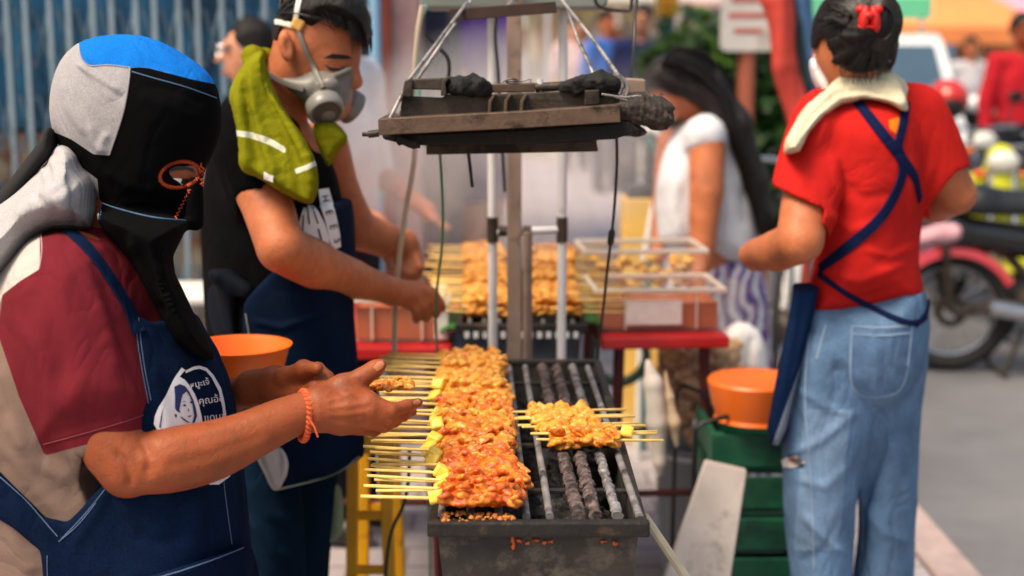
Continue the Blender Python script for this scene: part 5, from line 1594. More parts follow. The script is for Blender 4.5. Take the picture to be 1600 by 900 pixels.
decal(S_ma, [z7([(140, 420), (160, 340), (200, 270), (245, 270), (300, 330), (345, 420), (380, 540), (385, 670), (300, 640), (160, 570), (145, 500)]),
             z7([(290, 140), (375, 130), (410, 250), (440, 370), (470, 520), (475, 610), (410, 640), (385, 560), (350, 400), (310, 270)])], .004, None, 6).build('emblem_shape', white, ma, True)
mk = mat('black print', C(20, 24, 30), .85)
lt = []
for k, chx in enumerate('HEES'):
    lt.append(text_mesh(chx, 15.5, (440 + (342 + 33 * k) / 5.29, 270 + (215 + 115 * k) / 5.29), R(-78), 0, .03))
decal(S_ma, lt, .0056, None, 4).build('lettering', mk, ma, True)
decal(S_ma, [z7([(200, 290), (212, 300), (226, 420), (216, 425)]), z7([(285, 460), (298, 460), (325, 570), (315, 575)]), z7([(170, 350), (180, 350), (172, 520), (163, 500)]), z7([(245, 300), (255, 300), (295, 420), (285, 420)])], .0056, None, 6).build('emblem_lines', mk, ma, True)
V = Vol((-.66, 2.40, .1), (-.16, 3.02, 1.0), .007)
V.infl([(345, 620), (470, 640), (478, 800), (480, 1000), (470, 1270), (380, 1270), (372, 900), (345, 760)], 2.66, .07, .085, .01)
V.infl([(430, 640), (545, 640), (520, 800), (505, 1000), (500, 1270), (430, 1270), (425, 900)], 2.80, .07, .085, .02)
link('trousers', V.mesh('trousers', 2, {}, [([(380, 740), (420, 800), (470, 820)], .008, 10), ([(380, 800), (430, 860), (475, 880)], .008, 10), ([(390, 880), (430, 920)], -.008, 9)], [(.004, (30, 30, 20), 9)]), zmat('dark blue jeans', C(10, 32, 52), [], .9, 800, 12, .5, .2), man)
for x, d in ((432, 2.62), (470, 2.78)):
    MB().ball((P(x, 900, d).x, d, .14), (.13, .05, .045)).build('shoe', M['dark_plastic'], man, True)
V = Vol((-.62, 2.5, .70), (-.42, 2.95, 1.08), .005)
V.infl([(322, 430), (352, 420), (392, 445), (388, 500), (392, 560), (345, 545), (332, 520)], 2.65, .04, .10, .02)
V.chain([P(318, 372, 2.62), P(322, 395, 2.6), P(345, 430, 2.57), P(385, 455, 2.55)], [.006, .014, .018, .014], .01)
link('waist_jacket', V.mesh('waist_jacket', 2, wav=[(.005, (50, 50, 30), 4)]), zmat('black nylon', C(14, 20, 30), [], .7, 800, 20, .7), man)
# towel
V = Vol((-.60, 2.42, 1.12), (-.26, 2.80, 1.52), .004)
TW = [(398, 82), (412, 78), (416, 100), (424, 132), (446, 175), (474, 212), (494, 252), (498, 290), (492, 314), (480, 321), (450, 306), (424, 288), (396, 276), (371, 266), (370, 215), (362, 175), (357, 148), (366, 122), (382, 98)]
V.infl(TW, 2.525, .012, .078, .01, tilt=(-.0002, -.0002))
V.infl([(486, 192), (520, 187), (538, 205), (546, 217), (530, 236), (514, 264), (506, 252), (496, 225)], 2.60, .015, .03, .01)
V.chain([P(395, 88, 2.66), P(415, 96, 2.72), P(450, 130, 2.76)], [.02, .02, .02], .02)
stripe = [[(366, 203), (392, 206), (420, 215), (446, 230), (446, 240), (420, 226), (392, 216), (366, 212)], [(460, 264), (478, 258), (496, 249), (498, 257), (480, 266), (462, 272)]]
tw = link('towel', V.mesh('towel', 1, {'white': stripe}, [([(392, 100), (398, 170), (420, 240), (440, 300)], .012, 8), ([(410, 100), (424, 160), (456, 230), (474, 312)], -.009, 8), ([(418, 120), (446, 190), (480, 250), (488, 312)], .009, 7), ([(372, 140), (382, 210), (388, 268)], .009, 8), ([(382, 120), (390, 190), (406, 270)], -.009, 7)], wav=[(.0008, (50, 50, 30), 3), (.0006, (420, 420, 420), 8)]),
    zmat('lime terry towel', C(122, 122, 24), [('white', C(216, 218, 200))], .98, 520, 22, .4, .16, .15), man)
S_tw = Surf(tw)
decal(S_tw, [[(414, 268), (428, 274), (428, 284), (414, 278)]], .003).build('care_tag', M['white_plastic'], tw, True)
V = Vol(P(380, 790, 2.46) - Vector((.02, .08, .02)), P(470, 670, 2.46) + Vector((.02, .08, .03)), .004)
V.infl([(398, 706), (425, 690), (448, 700), (454, 735), (432, 772), (414, 745)], 2.46, .012, .018, .01)
o = link('rag', V.mesh('rag', 2, {}, [([(410, 700), (430, 760)], .005, 6), ([(435, 700), (440, 750)], -.005, 6)], [(.003, (60, 60, 60), 3)]), zmat('white cotton rag', C(206, 198, 196), [], .95, 700, 24, .6, .1))
tag(o, 'crumpled white rag hanging in front of the dark denim apron', 'rag')

# ================================================================== the person in red, seen from behind
wom = thing('person', 'person in red T-shirt and ripped pale jeans seen from behind, red claw in black hair', 'person', P(1340, 1230, 2.88))
V = Vol((.44, 2.50, .10), (.99, 3.20, 1.64), .0055)
V.infl([(1290, 180), (1410, 170), (1430, 300), (1410, 440), (1300, 450), (1295, 300)], 2.87, .06, .09, .02)
V.cone(P(1352, 180, 2.88), P(1338, 110, 2.87), .056, .050, .02)
V.ell(P(1330, 70, 2.86), (.074, .088, .098), None, .02)
V.ell(P(1302, 105, 2.90), (.042, .06, .06), None, .02)
V.ell(P(1284, 84, 2.855), (.010, .018, .030), (0, R(-8), 0), .005)
V.ell(P(1379, 88, 2.85), (.010, .018, .030), (0, R(8), 0), .005)
V.limb([P(1290, 210, 2.85), P(1264, 300, 2.765), P(1250, 376, 2.70)], [.052, .049, .044])
V.chain([P(1250, 376, 2.70), P(1215, 392, 2.80), P(1180, 396, 2.93)], [.044, .041, .030], .006)
V.ell(P(1176, 398, 2.96), (.03, .04, .026), None, .012)
for i in range(4): V.chain([P(1180 - i * 3, 390 + i * 7, 2.98), P(1184 - i * 3, 396 + i * 7, 3.04), P(1196, 402 + i * 6, 3.06)], [.011, .010, .008], .004)
V.chain([P(1184, 384, 2.96), P(1196, 382, 3.01), P(1206, 386, 3.04)], [.012, .011, .009], .005)
V.limb([P(1434, 205, 2.88), P(1468, 258, 2.88), P(1492, 304, 2.89)], [.050, .046, .041])
V.chain([P(1494, 304, 2.89), P(1464, 320, 2.98), P(1434, 326, 3.08)], [.041, .037, .028], .006)
V.ell(P(1420, 326, 3.12), (.03, .04, .024), None, .012)
for i in range(4): V.chain([P(1414, 318 + i * 7, 3.14), P(1402, 322 + i * 6, 3.17), P(1396, 328 + i * 5, 3.17)], [.011, .010, .008], .004)
V.chain([P(1415, 314, 3.11), P(1402, 308, 3.13), P(1396, 312, 3.14)], [.012, .010, .008], .005)
V.chain([P(1305, 540, 2.85), P(1284, 800, 2.84), P(1285, 1190, 2.85)], [.055, .045, .035], .02)
V.chain([P(1392, 540, 2.92), P(1382, 800, 2.93), P(1380, 1190, 2.92)], [.055, .045, .035], .02)
wb = link('body', V.mesh('body', 1), M['skin'], wom)
# hair
V = Vol((.56, 2.66, 1.36), (.80, 3.04, 1.64), .0035)
V.ell(P(1331, 64, 2.855), (.083, .098, .110), None, .01)
V.func(lambda X_, Y_, Z_: poly_clip([(1262, 74), (1262, -40), (1400, -40), (1400, 70), (1390, 96), (1372, 112), (1340, 118), (1312, 106), (1300, 84), (1294, 62), (1280, 60), (1276, 80)])(*np.broadcast_arrays(*proj(X_, Y_, Z_)), None, None, None), .012)
V.ell(P(1372, 34, 2.775), (.034, .036, .050), (0, R(15), 0), .012)
V.ell(P(1345, 52, 2.765), (.046, .030, .032), (0, R(-20), 0), .015)
q = random.Random(8)
for i in range(26):
    x = q.uniform(1285, 1375); y = q.uniform(5, 100)
    V.chain([P(x, y, 2.775), P(x * .6 + 1368 * .4, y * .6 + 45 * .4, 2.752)], [.004, .005], .005)
hr = link('hair', V.mesh('hair', 1, {}, [([(1290, 20), (1320, 40), (1360, 50)], .003, 4), ([(1300, 50), (1330, 70), (1362, 60)], -.003, 4), ([(1310, 90), (1340, 80), (1370, 60)], .003, 4), ([(1285, 45), (1320, 58), (1355, 56)], .003, 4)], [(.0018, (140, 60, 60), 4)]), M['hair'], wom)
q = random.Random(12); hc = P(1331, 64, 2.855); bun = P(1368, 42, 2.757); paths = []
for i in range(900):
    a = q.uniform(-2.9, .4); zz = q.uniform(-.75, .95)
    rr = math.sqrt(max(.05, 1 - zz * zz)); dv = Vector((rr * math.cos(a), rr * math.sin(a), zz))
    px_, py_, _d = proj(*(hc + Vector((dv.x * .085, dv.y * .10, dv.z * .112))))
    if py_ > 112 or (px_ < 1300 and py_ > 62): continue
    bd = Vector(((bun.x - hc.x) / .085, (bun.y - hc.y) / .10, (bun.z - hc.z) / .112)).normalized()
    pts = []
    for k in range(6):
        t = k / 5; v_ = dv.lerp(bd, t).normalized(); l_ = 1.02 + .05 * t + q.uniform(0, .012)
        pts.append(hc + Vector((v_.x * .085 * l_, v_.y * .10 * l_, v_.z * .112 * l_)))
    paths.append(pts)
for i in range(220):                                # the twisted knot
    a = q.uniform(0, 6.28); c_ = P(1372, 36, 2.772); r1 = q.uniform(.6, 1.05); pts = []
    for k in range(6):
        b_ = a + k * .35
        pts.append(c_ + Vector((.036 * math.cos(b_) * r1, -.036 * (1.05 - .4 * r1 * abs(math.sin(b_ * .5))), .052 * math.sin(b_) * r1)))
    paths.append(pts)
for i in range(26):                                 # loose ends at the nape
    p0 = P(q.uniform(1308, 1378), q.uniform(98, 110), 2.775)
    paths.append([p0, p0 + Vector((q.uniform(-.006, .006), -.004, -.012)), p0 + Vector((q.uniform(-.014, .014), -.002, -.03))])
strands('hair_strands', paths, .0011, m_str, hr)
mr = mat('red glossy plastic', C(206, 26, 26), .5, 0, .05, 8)
cb = MB()
for k in range(2):
    x = 1350 + k * 17
    cb.ball(P(x, 30, 2.74), (.0105, .012, .026), 10, (0, .12 - .3 * k, 0))
    cb.tube([P(x - 5, 40, 2.735), P(x - 7, 50, 2.745)], [.006, .002], 8).tube([P(x + 4, 40, 2.735), P(x + 5, 51, 2.745)], [.006, .002], 8).ball(P(x + (5 if k else -5), 15, 2.745), (.010, .010, .009), 8)
cb.ball(P(1358, 24, 2.735), (.012, .010, .008), 8)
cb.build('hair_claw', mr, wom, True)
# face mask loops
V = Vol((.56, 2.72, 1.30), (.70, 3.02, 1.50), .004)
V.infl([(1262, 96), (1274, 86), (1284, 104), (1298, 122), (1303, 140), (1288, 152), (1270, 132)], 2.89, .015, .065, .01)
fm = link('face_mask', V.mesh('face_mask', 1), mat('white mask cloth', C(226, 224, 232), .8), wom)
MB().tube([P(x, y, d) for x, y, d in ((1282, 66, 2.845), (1293, 80, 2.835), (1296, 105, 2.835), (1300, 128, 2.85), (1294, 140, 2.86))], .0045, 8).build('ear_loop', fm.data.materials[0], fm, True)
MB().tube([P(x, y, d) for x, y, d in ((1282, 70, 2.845), (1273, 90, 2.86), (1272, 118, 2.87))], .004, 8).build('ear_loop', fm.data.materials[0], fm, True)
# T-shirt
V = Vol((.50, 2.56, .82), (.98, 3.16, 1.42), .005)
RS = [(1290, 158), (1340, 146), (1412, 150), (1446, 182), (1452, 230), (1444, 320), (1434, 400), (1446, 452), (1442, 470), (1400, 486), (1330, 500), (1258, 502), (1266, 440), (1278, 380), (1280, 300), (1262, 240), (1268, 190)]
V.infl(RS, 2.87, .10, .135, .01)
V.infl([(1292, 162), (1256, 196), (1232, 246), (1211, 294), (1288, 327), (1308, 260), (1314, 190)], 2.80, .06, .07, .02)
V.infl([(1405, 155), (1450, 180), (1478, 226), (1495, 268), (1452, 318), (1430, 300), (1415, 220)], 2.88, .06, .07, .02)
V.limb([P(1300, 190, 2.86), P(1282, 220, 2.84), P(1262, 285, 2.775), P(1250, 345, 2.73)], [.075, .070, .066, .064])
V.limb([P(1425, 180, 2.88), P(1442, 210, 2.88), P(1466, 262, 2.88), P(1484, 310, 2.88)], [.07, .066, .062, .06])
V.func(lambda X_, Y_, Z_: poly_clip([(1200, 100), (1520, 100), (1520, 262), (1496, 268), (1452, 320), (1460, 560), (1230, 560), (1288, 327), (1209, 292), (1200, 250)], 0)(*np.broadcast_arrays(*proj(X_, Y_, Z_)), None, None, None))
V.cone(P(1256, 300, 2.765), P(1250, 378, 2.70), .052, .05, .004, 's'); V.cone(P(1474, 272, 2.88), P(1498, 312, 2.89), .048, .046, .004, 's')
rs = link('shirt', V.mesh('shirt', 2, {'print': [(1388, 188), (1406, 182), (1410, 196), (1400, 210), (1390, 200)]}, [([(1290, 330), (1330, 360), (1380, 350)], .005, 8), ([(1285, 420), (1340, 440), (1420, 410)], .006, 8), ([(1275, 460), (1340, 470), (1430, 440)], -.005, 8), ([(1300, 230), (1310, 290), (1330, 330)], .005, 9),
        ([(1430, 240), (1420, 300), (1430, 350)], .005, 8), ([(1270, 210), (1260, 250), (1250, 300)], .004, 8), ([(1350, 390), (1390, 400), (1440, 380)], .004, 6), ([(1310, 280), (1350, 310), (1400, 300)], -.004, 9)], [(.0022, (40, 40, 26), 4)]),
    zmat('red T-shirt cotton', C(196, 38, 36), [('print', C(230, 120, 34))], .9, 900, 18, .45, .04), wom)
S_rs = Surf(rs)
m_nav = zmat('navy cotton tape', C(20, 30, 66), [], .9, 900, 20, .3)
# jeans
V = Vol((.46, 2.60, .10), (.98, 3.16, 1.0), .0055)
V.infl([(1256, 470), (1330, 470), (1440, 440), (1456, 500), (1450, 560), (1420, 640), (1300, 660), (1232, 620), (1240, 540)], 2.87, .09, .125, .01)
V.infl([(1252, 500), (1360, 510), (1376, 600), (1356, 720), (1330, 820), (1322, 1235), (1245, 1235), (1236, 960), (1222, 730), (1230, 610)], 2.84, .075, .10, .015)
V.infl([(1340, 500), (1452, 470), (1452, 560), (1438, 660), (1432, 780), (1428, 960), (1424, 1235), (1334, 1235), (1328, 960), (1340, 740)], 2.93, .075, .095, .012)
V.ell(P(1240, 722, 2.775), (.03, .022, .009), (0, R(12), 0), .006, 's')
jn = link('jeans', V.mesh('jeans', 2, {'pocket': [(1331, 512), (1424, 510), (1412, 600), (1374, 620), (1332, 606)], 'fade': [(1256, 640), (1330, 640), (1310, 860), (1240, 860)]}, [
        ([(1300, 560), (1330, 600), (1375, 650)], -.008, 9), ([(1390, 660), (1370, 720), (1345, 800)], -.010, 10), ([(1360, 500), (1368, 560), (1366, 640)], .004, 5),
        ([(1240, 600), (1290, 636), (1345, 652)], .005, 7), ([(1228, 712), (1280, 690), (1340, 640)], .006, 7), ([(1236, 745), (1290, 760), (1330, 720)], .005, 7), ([(1250, 800), (1290, 842), (1325, 870)], .006, 7), ([(1262, 510), (1254, 620), (1270, 760), (1275, 890)], .004, 4),
        ([(1385, 660), (1405, 740), (1430, 800)], .006, 8), ([(1350, 790), (1380, 830), (1425, 850)], .005, 7), ([(1345, 700), (1350, 800), (1342, 890)], -.007, 8), ([(1400, 560), (1430, 590), (1448, 560)], .005, 7), ([(1245, 880), (1290, 860), (1320, 800)], -.005, 7)],
        [(.003, (36, 36, 18), 4)]),
    zmat('washed blue denim', C(100, 132, 168), [('pocket', C(94, 124, 160)), ('fade', C(120, 150, 184))], .9, 800, 14, .7, .25, .36, crease=.4), wom)
S_j = Surf(jn)
m_seam = mat('denim seam thread', C(136, 160, 190), .9)
for ln in ([(1330, 510), (1380, 512), (1425, 508)], [(1331, 510), (1332, 606), (1374, 620), (1412, 600), (1425, 508)], [(1330, 522), (1380, 524), (1424, 520)], [(1266, 506), (1258, 620), (1268, 760), (1272, 890)], [(1290, 508), (1276, 560)]):
    ribbon(S_j, ln, .004, .001, .0005, None, 5).build('seam', m_seam, jn, True)
decal(S_j, [[(1222, 716), (1246, 710), (1260, 722), (1244, 732), (1226, 730)]], .003).build('torn_threads', mat('white torn threads', C(214, 206, 204), .9), jn, True)
decal(S_j, [[(1232, 715), (1242, 712), (1248, 720), (1238, 725)]], .006).build('knee_skin', M['skin'], jn, True)
for x, d in ((1290, 2.84), (1385, 2.93)):
    MB().ball((P(x, 900, d).x, d + .05, .135), (.05, .13, .04)).build('shoe', M['dark_plastic'], wom, True)
S_all = Surf(rs, jn)
ap = MB()
V = Vol((.50, 2.66, .62), (.66, 2.98, 1.02), .0045)
V.infl([(1238, 398), (1276, 398), (1284, 436), (1270, 500), (1250, 580), (1224, 700), (1195, 690), (1212, 600), (1230, 500)], 2.80, .010, .06, .01)
apw = link('apron', V.mesh('apron', 2, {'lining': [(1262, 540), (1272, 500), (1284, 440), (1292, 440), (1260, 590), (1226, 702), (1206, 696)]}, [([(1250, 420), (1240, 520), (1215, 650)], .004, 6)], [(.003, (40, 40, 20), 3)]), zmat('navy denim apron', C(14, 36, 70), [('lining', C(132, 140, 158))], .9, 800, 14, .5, .2, .25), wom)
for ln, w_ in (([(1336, 156), (1368, 196), (1398, 234), (1410, 256), (1404, 290), (1374, 342), (1320, 390), (1282, 420)], .022), ([(1414, 160), (1410, 195), (1402, 232), (1412, 252), (1428, 276), (1436, 312)], .020), ([(1280, 428), (1320, 456), (1380, 490), (1428, 506), (1446, 494)], .012), ([(1448, 460), (1448, 486), (1430, 508)], .011)):
    ribbon(S_all, ln, w_, .003, .0015, None, 6).build('strap', m_nav, apw, True)
# towel round the neck
V = Vol((.50, 2.62, 1.20), (.84, 3.06, 1.46), .0045)
tp = [(1234, 226, 2.76), (1242, 200, 2.77), (1268, 172, 2.78), (1300, 148, 2.79), (1340, 136, 2.775), (1385, 134, 2.79), (1408, 144, 2.83), (1410, 160, 2.85)]
V.infl([(1227, 240), (1229, 222), (1238, 200), (1260, 170), (1288, 140), (1308, 114), (1345, 106), (1396, 112), (1413, 128), (1419, 150), (1417, 174), (1392, 163), (1346, 155), (1314, 162), (1288, 180), (1264, 208), (1248, 236)], 2.822, .009, .078, .01, sm=0, tilt=(0, -.0012))
V.chain([P(1410, 150, 2.86), P(1385, 150, 2.98), P(1330, 150, 3.0)], [.02, .02, .02], .02)
link('towel', V.mesh('towel', 1, {}, [([(1240, 225), (1270, 180), (1310, 145), (1360, 138), (1410, 150)], -.006, 4), ([(1320, 128), (1360, 126), (1400, 132)], .004, 4)], [(.003, (60, 60, 60), 3), (.0006, (420, 420, 420), 8)]), zmat('cream terry towel', C(216, 204, 176), [], .98, 520, 24, .5, .08, .15), wom)

# ================================================================== the person with long hair bending down
lw = thing('person', 'person with very long dark hair and white T-shirt bending down behind the right table', 'person', P(1110, 770, 4.35))
V = Vol((.34, 3.95, .10), (.86, 4.62, 1.50), .009)
V.infl([(1075, 185), (1120, 180), (1150, 300), (1160, 440), (1060, 440), (1050, 300)], 4.35, .09, .12, .02)
V.cone(P(1090, 175, 4.33), P(1055, 140, 4.3), .055, .052, .02)
V.ell(P(1056, 134, 4.3), (.078, .072, .085), (0, R(-40), 0), .02)
V.ell(P(1040, 165, 4.29), (.05, .055, .055), None, .02)
V.cone(P(1022, 160, 4.28), P(1020, 172, 4.28), .012, .012, .01)
V.chain([P(1105, 215, 4.22), P(1104, 300, 4.17), P(1100, 340, 4.16)], [.056, .050, .044], .006)
V.chain([P(1100, 340, 4.16), P(1098, 380, 4.15), P(1094, 420, 4.13), P(1092, 435, 4.12)], [.044, .040, .028, .025], .006)
for i in range(4): V.chain([P(1084 + i * 5, 440, 4.11), P(1082 + i * 5, 458, 4.10), P(1084 + i * 4, 470, 4.10)], [.012, .011, .009], .004)
V.chain([P(1078, 436, 4.11), P(1070, 448, 4.08)], [.013, .010], .005)
V.chain([P(1050, 225, 4.45), P(1042, 310, 4.45), P(1030, 400, 4.4)], [.05, .045, .03], .01)
for k in (0, 1): V.chain([P(1090 + k * 70, 430, 4.3 + k * .1), P(1100 + k * 70, 600, 4.3 + k * .1), P(1105 + k * 70, 780, 4.3 + k * .1)], [.08, .055, .04], .02)
link('body', V.mesh('body', 1), M['skin'], lw)
V = Vol((.32, 4.0, .72), (.82, 4.60, 1.40), .008)
V.infl([(1066, 190), (1110, 164), (1142, 180), (1168, 255), (1188, 345), (1190, 418), (1120, 420), (1032, 398), (1020, 300), (1034, 245), (1052, 208)], 4.36, .10, .15, .01)
V.infl([(1066, 195), (1105, 172), (1142, 195), (1138, 246), (1070, 246)], 4.23, .06, .075, .02)
link('shirt', V.mesh('shirt', 2, {}, [([(1130, 260), (1140, 330), (1130, 400)], .008, 8), ([(1060, 260), (1055, 330), (1065, 390)], .008, 8), ([(1160, 290), (1165, 360)], -.006, 7)], [(.004, (30, 30, 18), 4)]), zmat('white T-shirt cotton', C(222, 224, 232), [], .9, 700, 14, .5, .03), lw)
m_pt, nt_, b_ = nodes('patterned trousers cloth')
v_ = texco(nt_); wv = nt_.nodes.new('ShaderNodeTexWave'); wv.inputs['Scale'].default_value = 8; wv.inputs['Distortion'].default_value = 9; wv.inputs['Detail'].default_value = 3
nt_.links.new(v_, wv.inputs['Vector'])
nt_.links.new(ramp(nt_, wv.outputs['Fac'], [(.1, C(206, 206, 214)), (.32, C(50, 70, 140)), (.5, C(196, 186, 200)), (.7, C(170, 56, 66)), (.9, C(60, 76, 140))]), b_.inputs['Base Color'])
b_.inputs['Roughness'].default_value = .9
V = Vol((.34, 4.0, .10), (.94, 4.66, 1.0), .009)
V.infl([(1040, 378), (1110, 395), (1186, 400), (1200, 470), (1205, 560), (1190, 600), (1060, 600), (1038, 470)], 4.36, .10, .15, .01)
for k in (0, 1): V.infl([(1050 + 70 * k, 520), (1130 + 70 * k, 520), (1140 + 70 * k, 650), (1142 + 70 * k, 770), (1072 + 70 * k, 770), (1060 + 70 * k, 650)], 4.32 + .1 * k, .07, .10, .02)
link('trousers', V.mesh('trousers', 2, {}, [([(1150, 420), (1180, 500), (1200, 590)], .01, 8)], [(.006, (30, 30, 12), 5)]), m_pt, lw)
V = Vol((.34, 4.02, .80), (.90, 4.62, 1.52), .007)
V.infl([(1003, 140), (1004, 110), (1020, 90), (1045, 82), (1076, 88), (1108, 112), (1140, 148), (1170, 205), (1194, 270), (1216, 348), (1192, 356), (1172, 310), (1150, 235), (1128, 192), (1098, 168), (1070, 162), (1040, 152), (1018, 142)], 4.31, .045, .105, .01)
V.chain([P(1110, 130, 4.24), P(1150, 195, 4.24), P(1180, 280, 4.26), P(1200, 350, 4.28)], [.045, .045, .04, .02], .02)
lh = link('hair', V.mesh('hair', 1, {}, [([(1040, 100), (1100, 130), (1160, 220), (1195, 330)], .006, 5), ([(1060, 95), (1120, 150), (1170, 260), (1200, 345)], -.006, 5), ([(1030, 120), (1080, 140), (1130, 180)], .005, 5)], [(.004, (60, 60, 20), 5)]), M['hair_long'], lw)
q = random.Random(14); paths = []
base = [(1040, 92), (1085, 108), (1125, 150), (1155, 215), (1178, 285), (1200, 352)]
for i in range(420):
    o_ = q.uniform(-1, 1); wd = [26, 36, 30, 24, 22, 16]; dz = q.uniform(-.06, .0)
    paths.append([P(x + o_ * w_ * .45 + q.uniform(-3, 3), y - o_ * w_ * .7 + q.uniform(-3, 3) + (q.uniform(0, 26) if k == 5 else 0), 4.235 + dz + .045 * abs(o_) + .02 * (k > 3)) for k, ((x, y), w_) in enumerate(zip(base, wd))])
strands('hair_strands', [smooth_line([tuple(v) for v in p], 3) for p in paths], .0018, m_str, bpy.data.objects[lw.children[-1].name] if 0 else lh)
for k in (0, 1): MB().ball((P(1105 + 70 * k, 780, 4.3 + k * .1).x - .04, 4.3 + k * .1, .14), (.12, .05, .045)).build('shoe', M['white_plastic'], lw, True)

# ================================================================== people further back
def person_bg(label, px, d, face, Ht, shirt, trousers, hair, skin_m=None, z0=0, sleeve=.45, arm=0, shorts=False, h=.014, group=None, glasses=False):
    """a standing figure, built facing -Y at the origin and then turned; arm = how far the forearms are raised in front"""
    k = Ht / 1.7; skin_m = skin_m or M['skin']
    t = thing('person', label, 'person', (0, 0, 0), group)
    S = lambda x, y, z: Vector((x * k, y * k, z * k))
    def arms(V, r, upto):
        for s_ in (-1, 1):
            sh_ = S(s_ * .185, 0, 1.38); el_ = S(s_ * .235, .02 - arm * .06, 1.10); wr_ = el_ + S(-s_ * .05 * (arm > 0), -.25 * arm - .03, -.25 * (1 - arm) + .02)
            V.cone(sh_, sh_.lerp(el_, min(1, upto * 2)), .055 * k + r, .046 * k + r, .03)
            if upto > .5: V.cone(el_, el_.lerp(wr_, (upto - .5) * 2), .043 * k + r, .030 * k + r, .012)
            if upto >= 1 and r == 0:
                hd = (wr_ - el_).normalized()
                V.ell(wr_ + hd * .05 * k, (.026 * k, .026 * k, .04 * k), None, .02)
                for q_ in range(4): V.cone(wr_ + hd * .07 * k + S((q_ - 1.5) * .015, 0, 0), wr_ + hd * .155 * k + S((q_ - 1.5) * .015, .01, 0), .010 * k, .008 * k, .004)
                V.cone(wr_ + hd * .03 * k, wr_ + hd * .09 * k + S(-s_ * .04, -.01, 0), .012 * k, .009 * k, .008)
    V = Vol(S(-.36, -.42, 0), S(.36, .2, 1.74), h)
    V.ell(S(0, .01, 1.615), (.074 * k, .092 * k, .095 * k), None, .02); V.ell(S(0, -.03, 1.55), (.055 * k, .06 * k, .075 * k), None, .03)
    V.cone(S(0, -.095, 1.60), S(0, -.118, 1.565), .009, .014, .012)
    for s_ in (-1, 1): V.ell(S(s_ * .077, .01, 1.60), (.012, .02, .03), None, .006); V.cone(S(s_ * .045, -.082, 1.632), S(s_ * .018, -.092, 1.63), .010, .010, .012)
    V.cone(S(0, .02, 1.38), S(0, .01, 1.55), .058 * k, .052 * k, .03)
    V.ell(S(0, 0, 1.18), (.16 * k, .10 * k, .26 * k), None, .03); V.ell(S(0, 0, .93), (.15 * k, .105 * k, .12 * k), None, .04)
    arms(V, 0, 1)
    for s_ in (-1, 1): V.chain([S(s_ * .09, 0, .9), S(s_ * .095, -.01, .48), S(s_ * .10, .02, .08)], [.08 * k, .055 * k, .038 * k], .02)
    parts = [link('body', V.mesh('body', 1), skin_m, t)]
    V = Vol(S(-.38, -.42, .7), S(.38, .24, 1.5), h)
    V.ell(S(0, 0, 1.18), (.18 * k, .122 * k, .27 * k), None, .03); V.ell(S(0, 0, .96), (.168 * k, .122 * k, .14 * k), None, .05)
    V.cone(S(-.12, 0, 1.39), S(.12, 0, 1.39), .062 * k, .062 * k, .04); arms(V, .016, sleeve)
    V.func(lambda X, Y, Z: (.84 * k - Z) + 0 * X + 0 * Y)
    V.cone(S(0, .0, 1.42), S(0, -.0, 1.6), .056 * k, .07 * k, .004, 's')
    parts.append(link('shirt', V.mesh('shirt', 2, wav=[(.005, (30, 30, 20), 4)]), shirt, t))
    V = Vol(S(-.3, -.3, 0), S(.3, .3, 1.1), h)
    V.ell(S(0, 0, .93), (.16 * k, .118 * k, .14 * k), None, .04)
    zl = .50 if shorts else .08
    for s_ in (-1, 1): V.chain([S(s_ * .09, 0, .9), S(s_ * .097, -.005, zl)], [.092 * k, (.09 if shorts else .062) * k], .03)
    V.func(lambda X, Y, Z: (zl * k - Z) + 0 * X + 0 * Y)
    parts.append(link('trousers' if not shorts else 'shorts', V.mesh('trousers', 2, wav=[(.005, (30, 30, 15), 6)]), trousers, t))
    V = Vol(S(-.14, -.16, 1.45), S(.14, .2, 1.78), h * .7)
    V.ell(S(0, .022, 1.635), (.086 * k, .098 * k, .098 * k), None, .01); V.ell(S(0, -.085, 1.56), (.09 * k, .06 * k, .09 * k), None, .01, 's')
    V.func(lambda X, Y, Z: (1.54 * k - Z) + 0 * X + 0 * Y)
    parts.append(link('hair', V.mesh('hair', 1, wav=[(.004, (80, 80, 80), 2)]), hair, t))
    for s_ in (-1, 1):
        parts.append(MB().ball(S(s_ * .036, -.089, 1.606), (.012, .008, .006), 8).build('eye', M['dark_plastic'], t, True))
        parts.append(MB().ball(S(s_ * .10, -.03, .045), (.045 * k, .12 * k, .045)).build('shoe', M['dark_plastic'], t, True))
    parts.append(MB().ball(S(0, -.092, 1.523), (.024, .010, .005), 8).build('mouth', bpy.data.materials['lips'], t, True))
    if glasses:
        g_ = MB()
        for s_ in (-1, 1): g_.torus(S(s_ * .036, -.105, 1.606), .024, .002, (0, 1, 0), 20, 6).tube([S(s_ * .06, -.105, 1.61), S(s_ * .08, 0, 1.615)], .002, 5)
        parts.append(g_.build('glasses', M['chrome'], t, True))
    for p in parts: p.matrix_parent_inverse = Matrix.Identity(4)
    t.location = (P(px, 200, d).x, d, z0); t.rotation_euler.z = face
    return t
mat('lips', C(170, 84, 76), .5)
def cl(name, c, wr_=16): return zmat(name, c, [], .9, 600, wr_, .5, .03)
dark_tr = cl('dark trousers cloth', C(44, 46, 56)); hb = M['hair']
person_bg('dark skinned man in a red long sleeved shirt at the far right', 1590, 10.2, R(8), 1.72, cl('red shirt cloth', C(196, 40, 52)), dark_tr, hb, M['skin_dark'], 0, .98)
t = person_bg('person in a purple top and blue shorts walking behind the pale pipes', 752, 7.0, R(62), 1.86, cl('purple shirt cloth', C(112, 56, 168)), cl('blue shorts cloth', C(32, 60, 120)), hb, M['skin_pale'], .2, .45, .25, True)
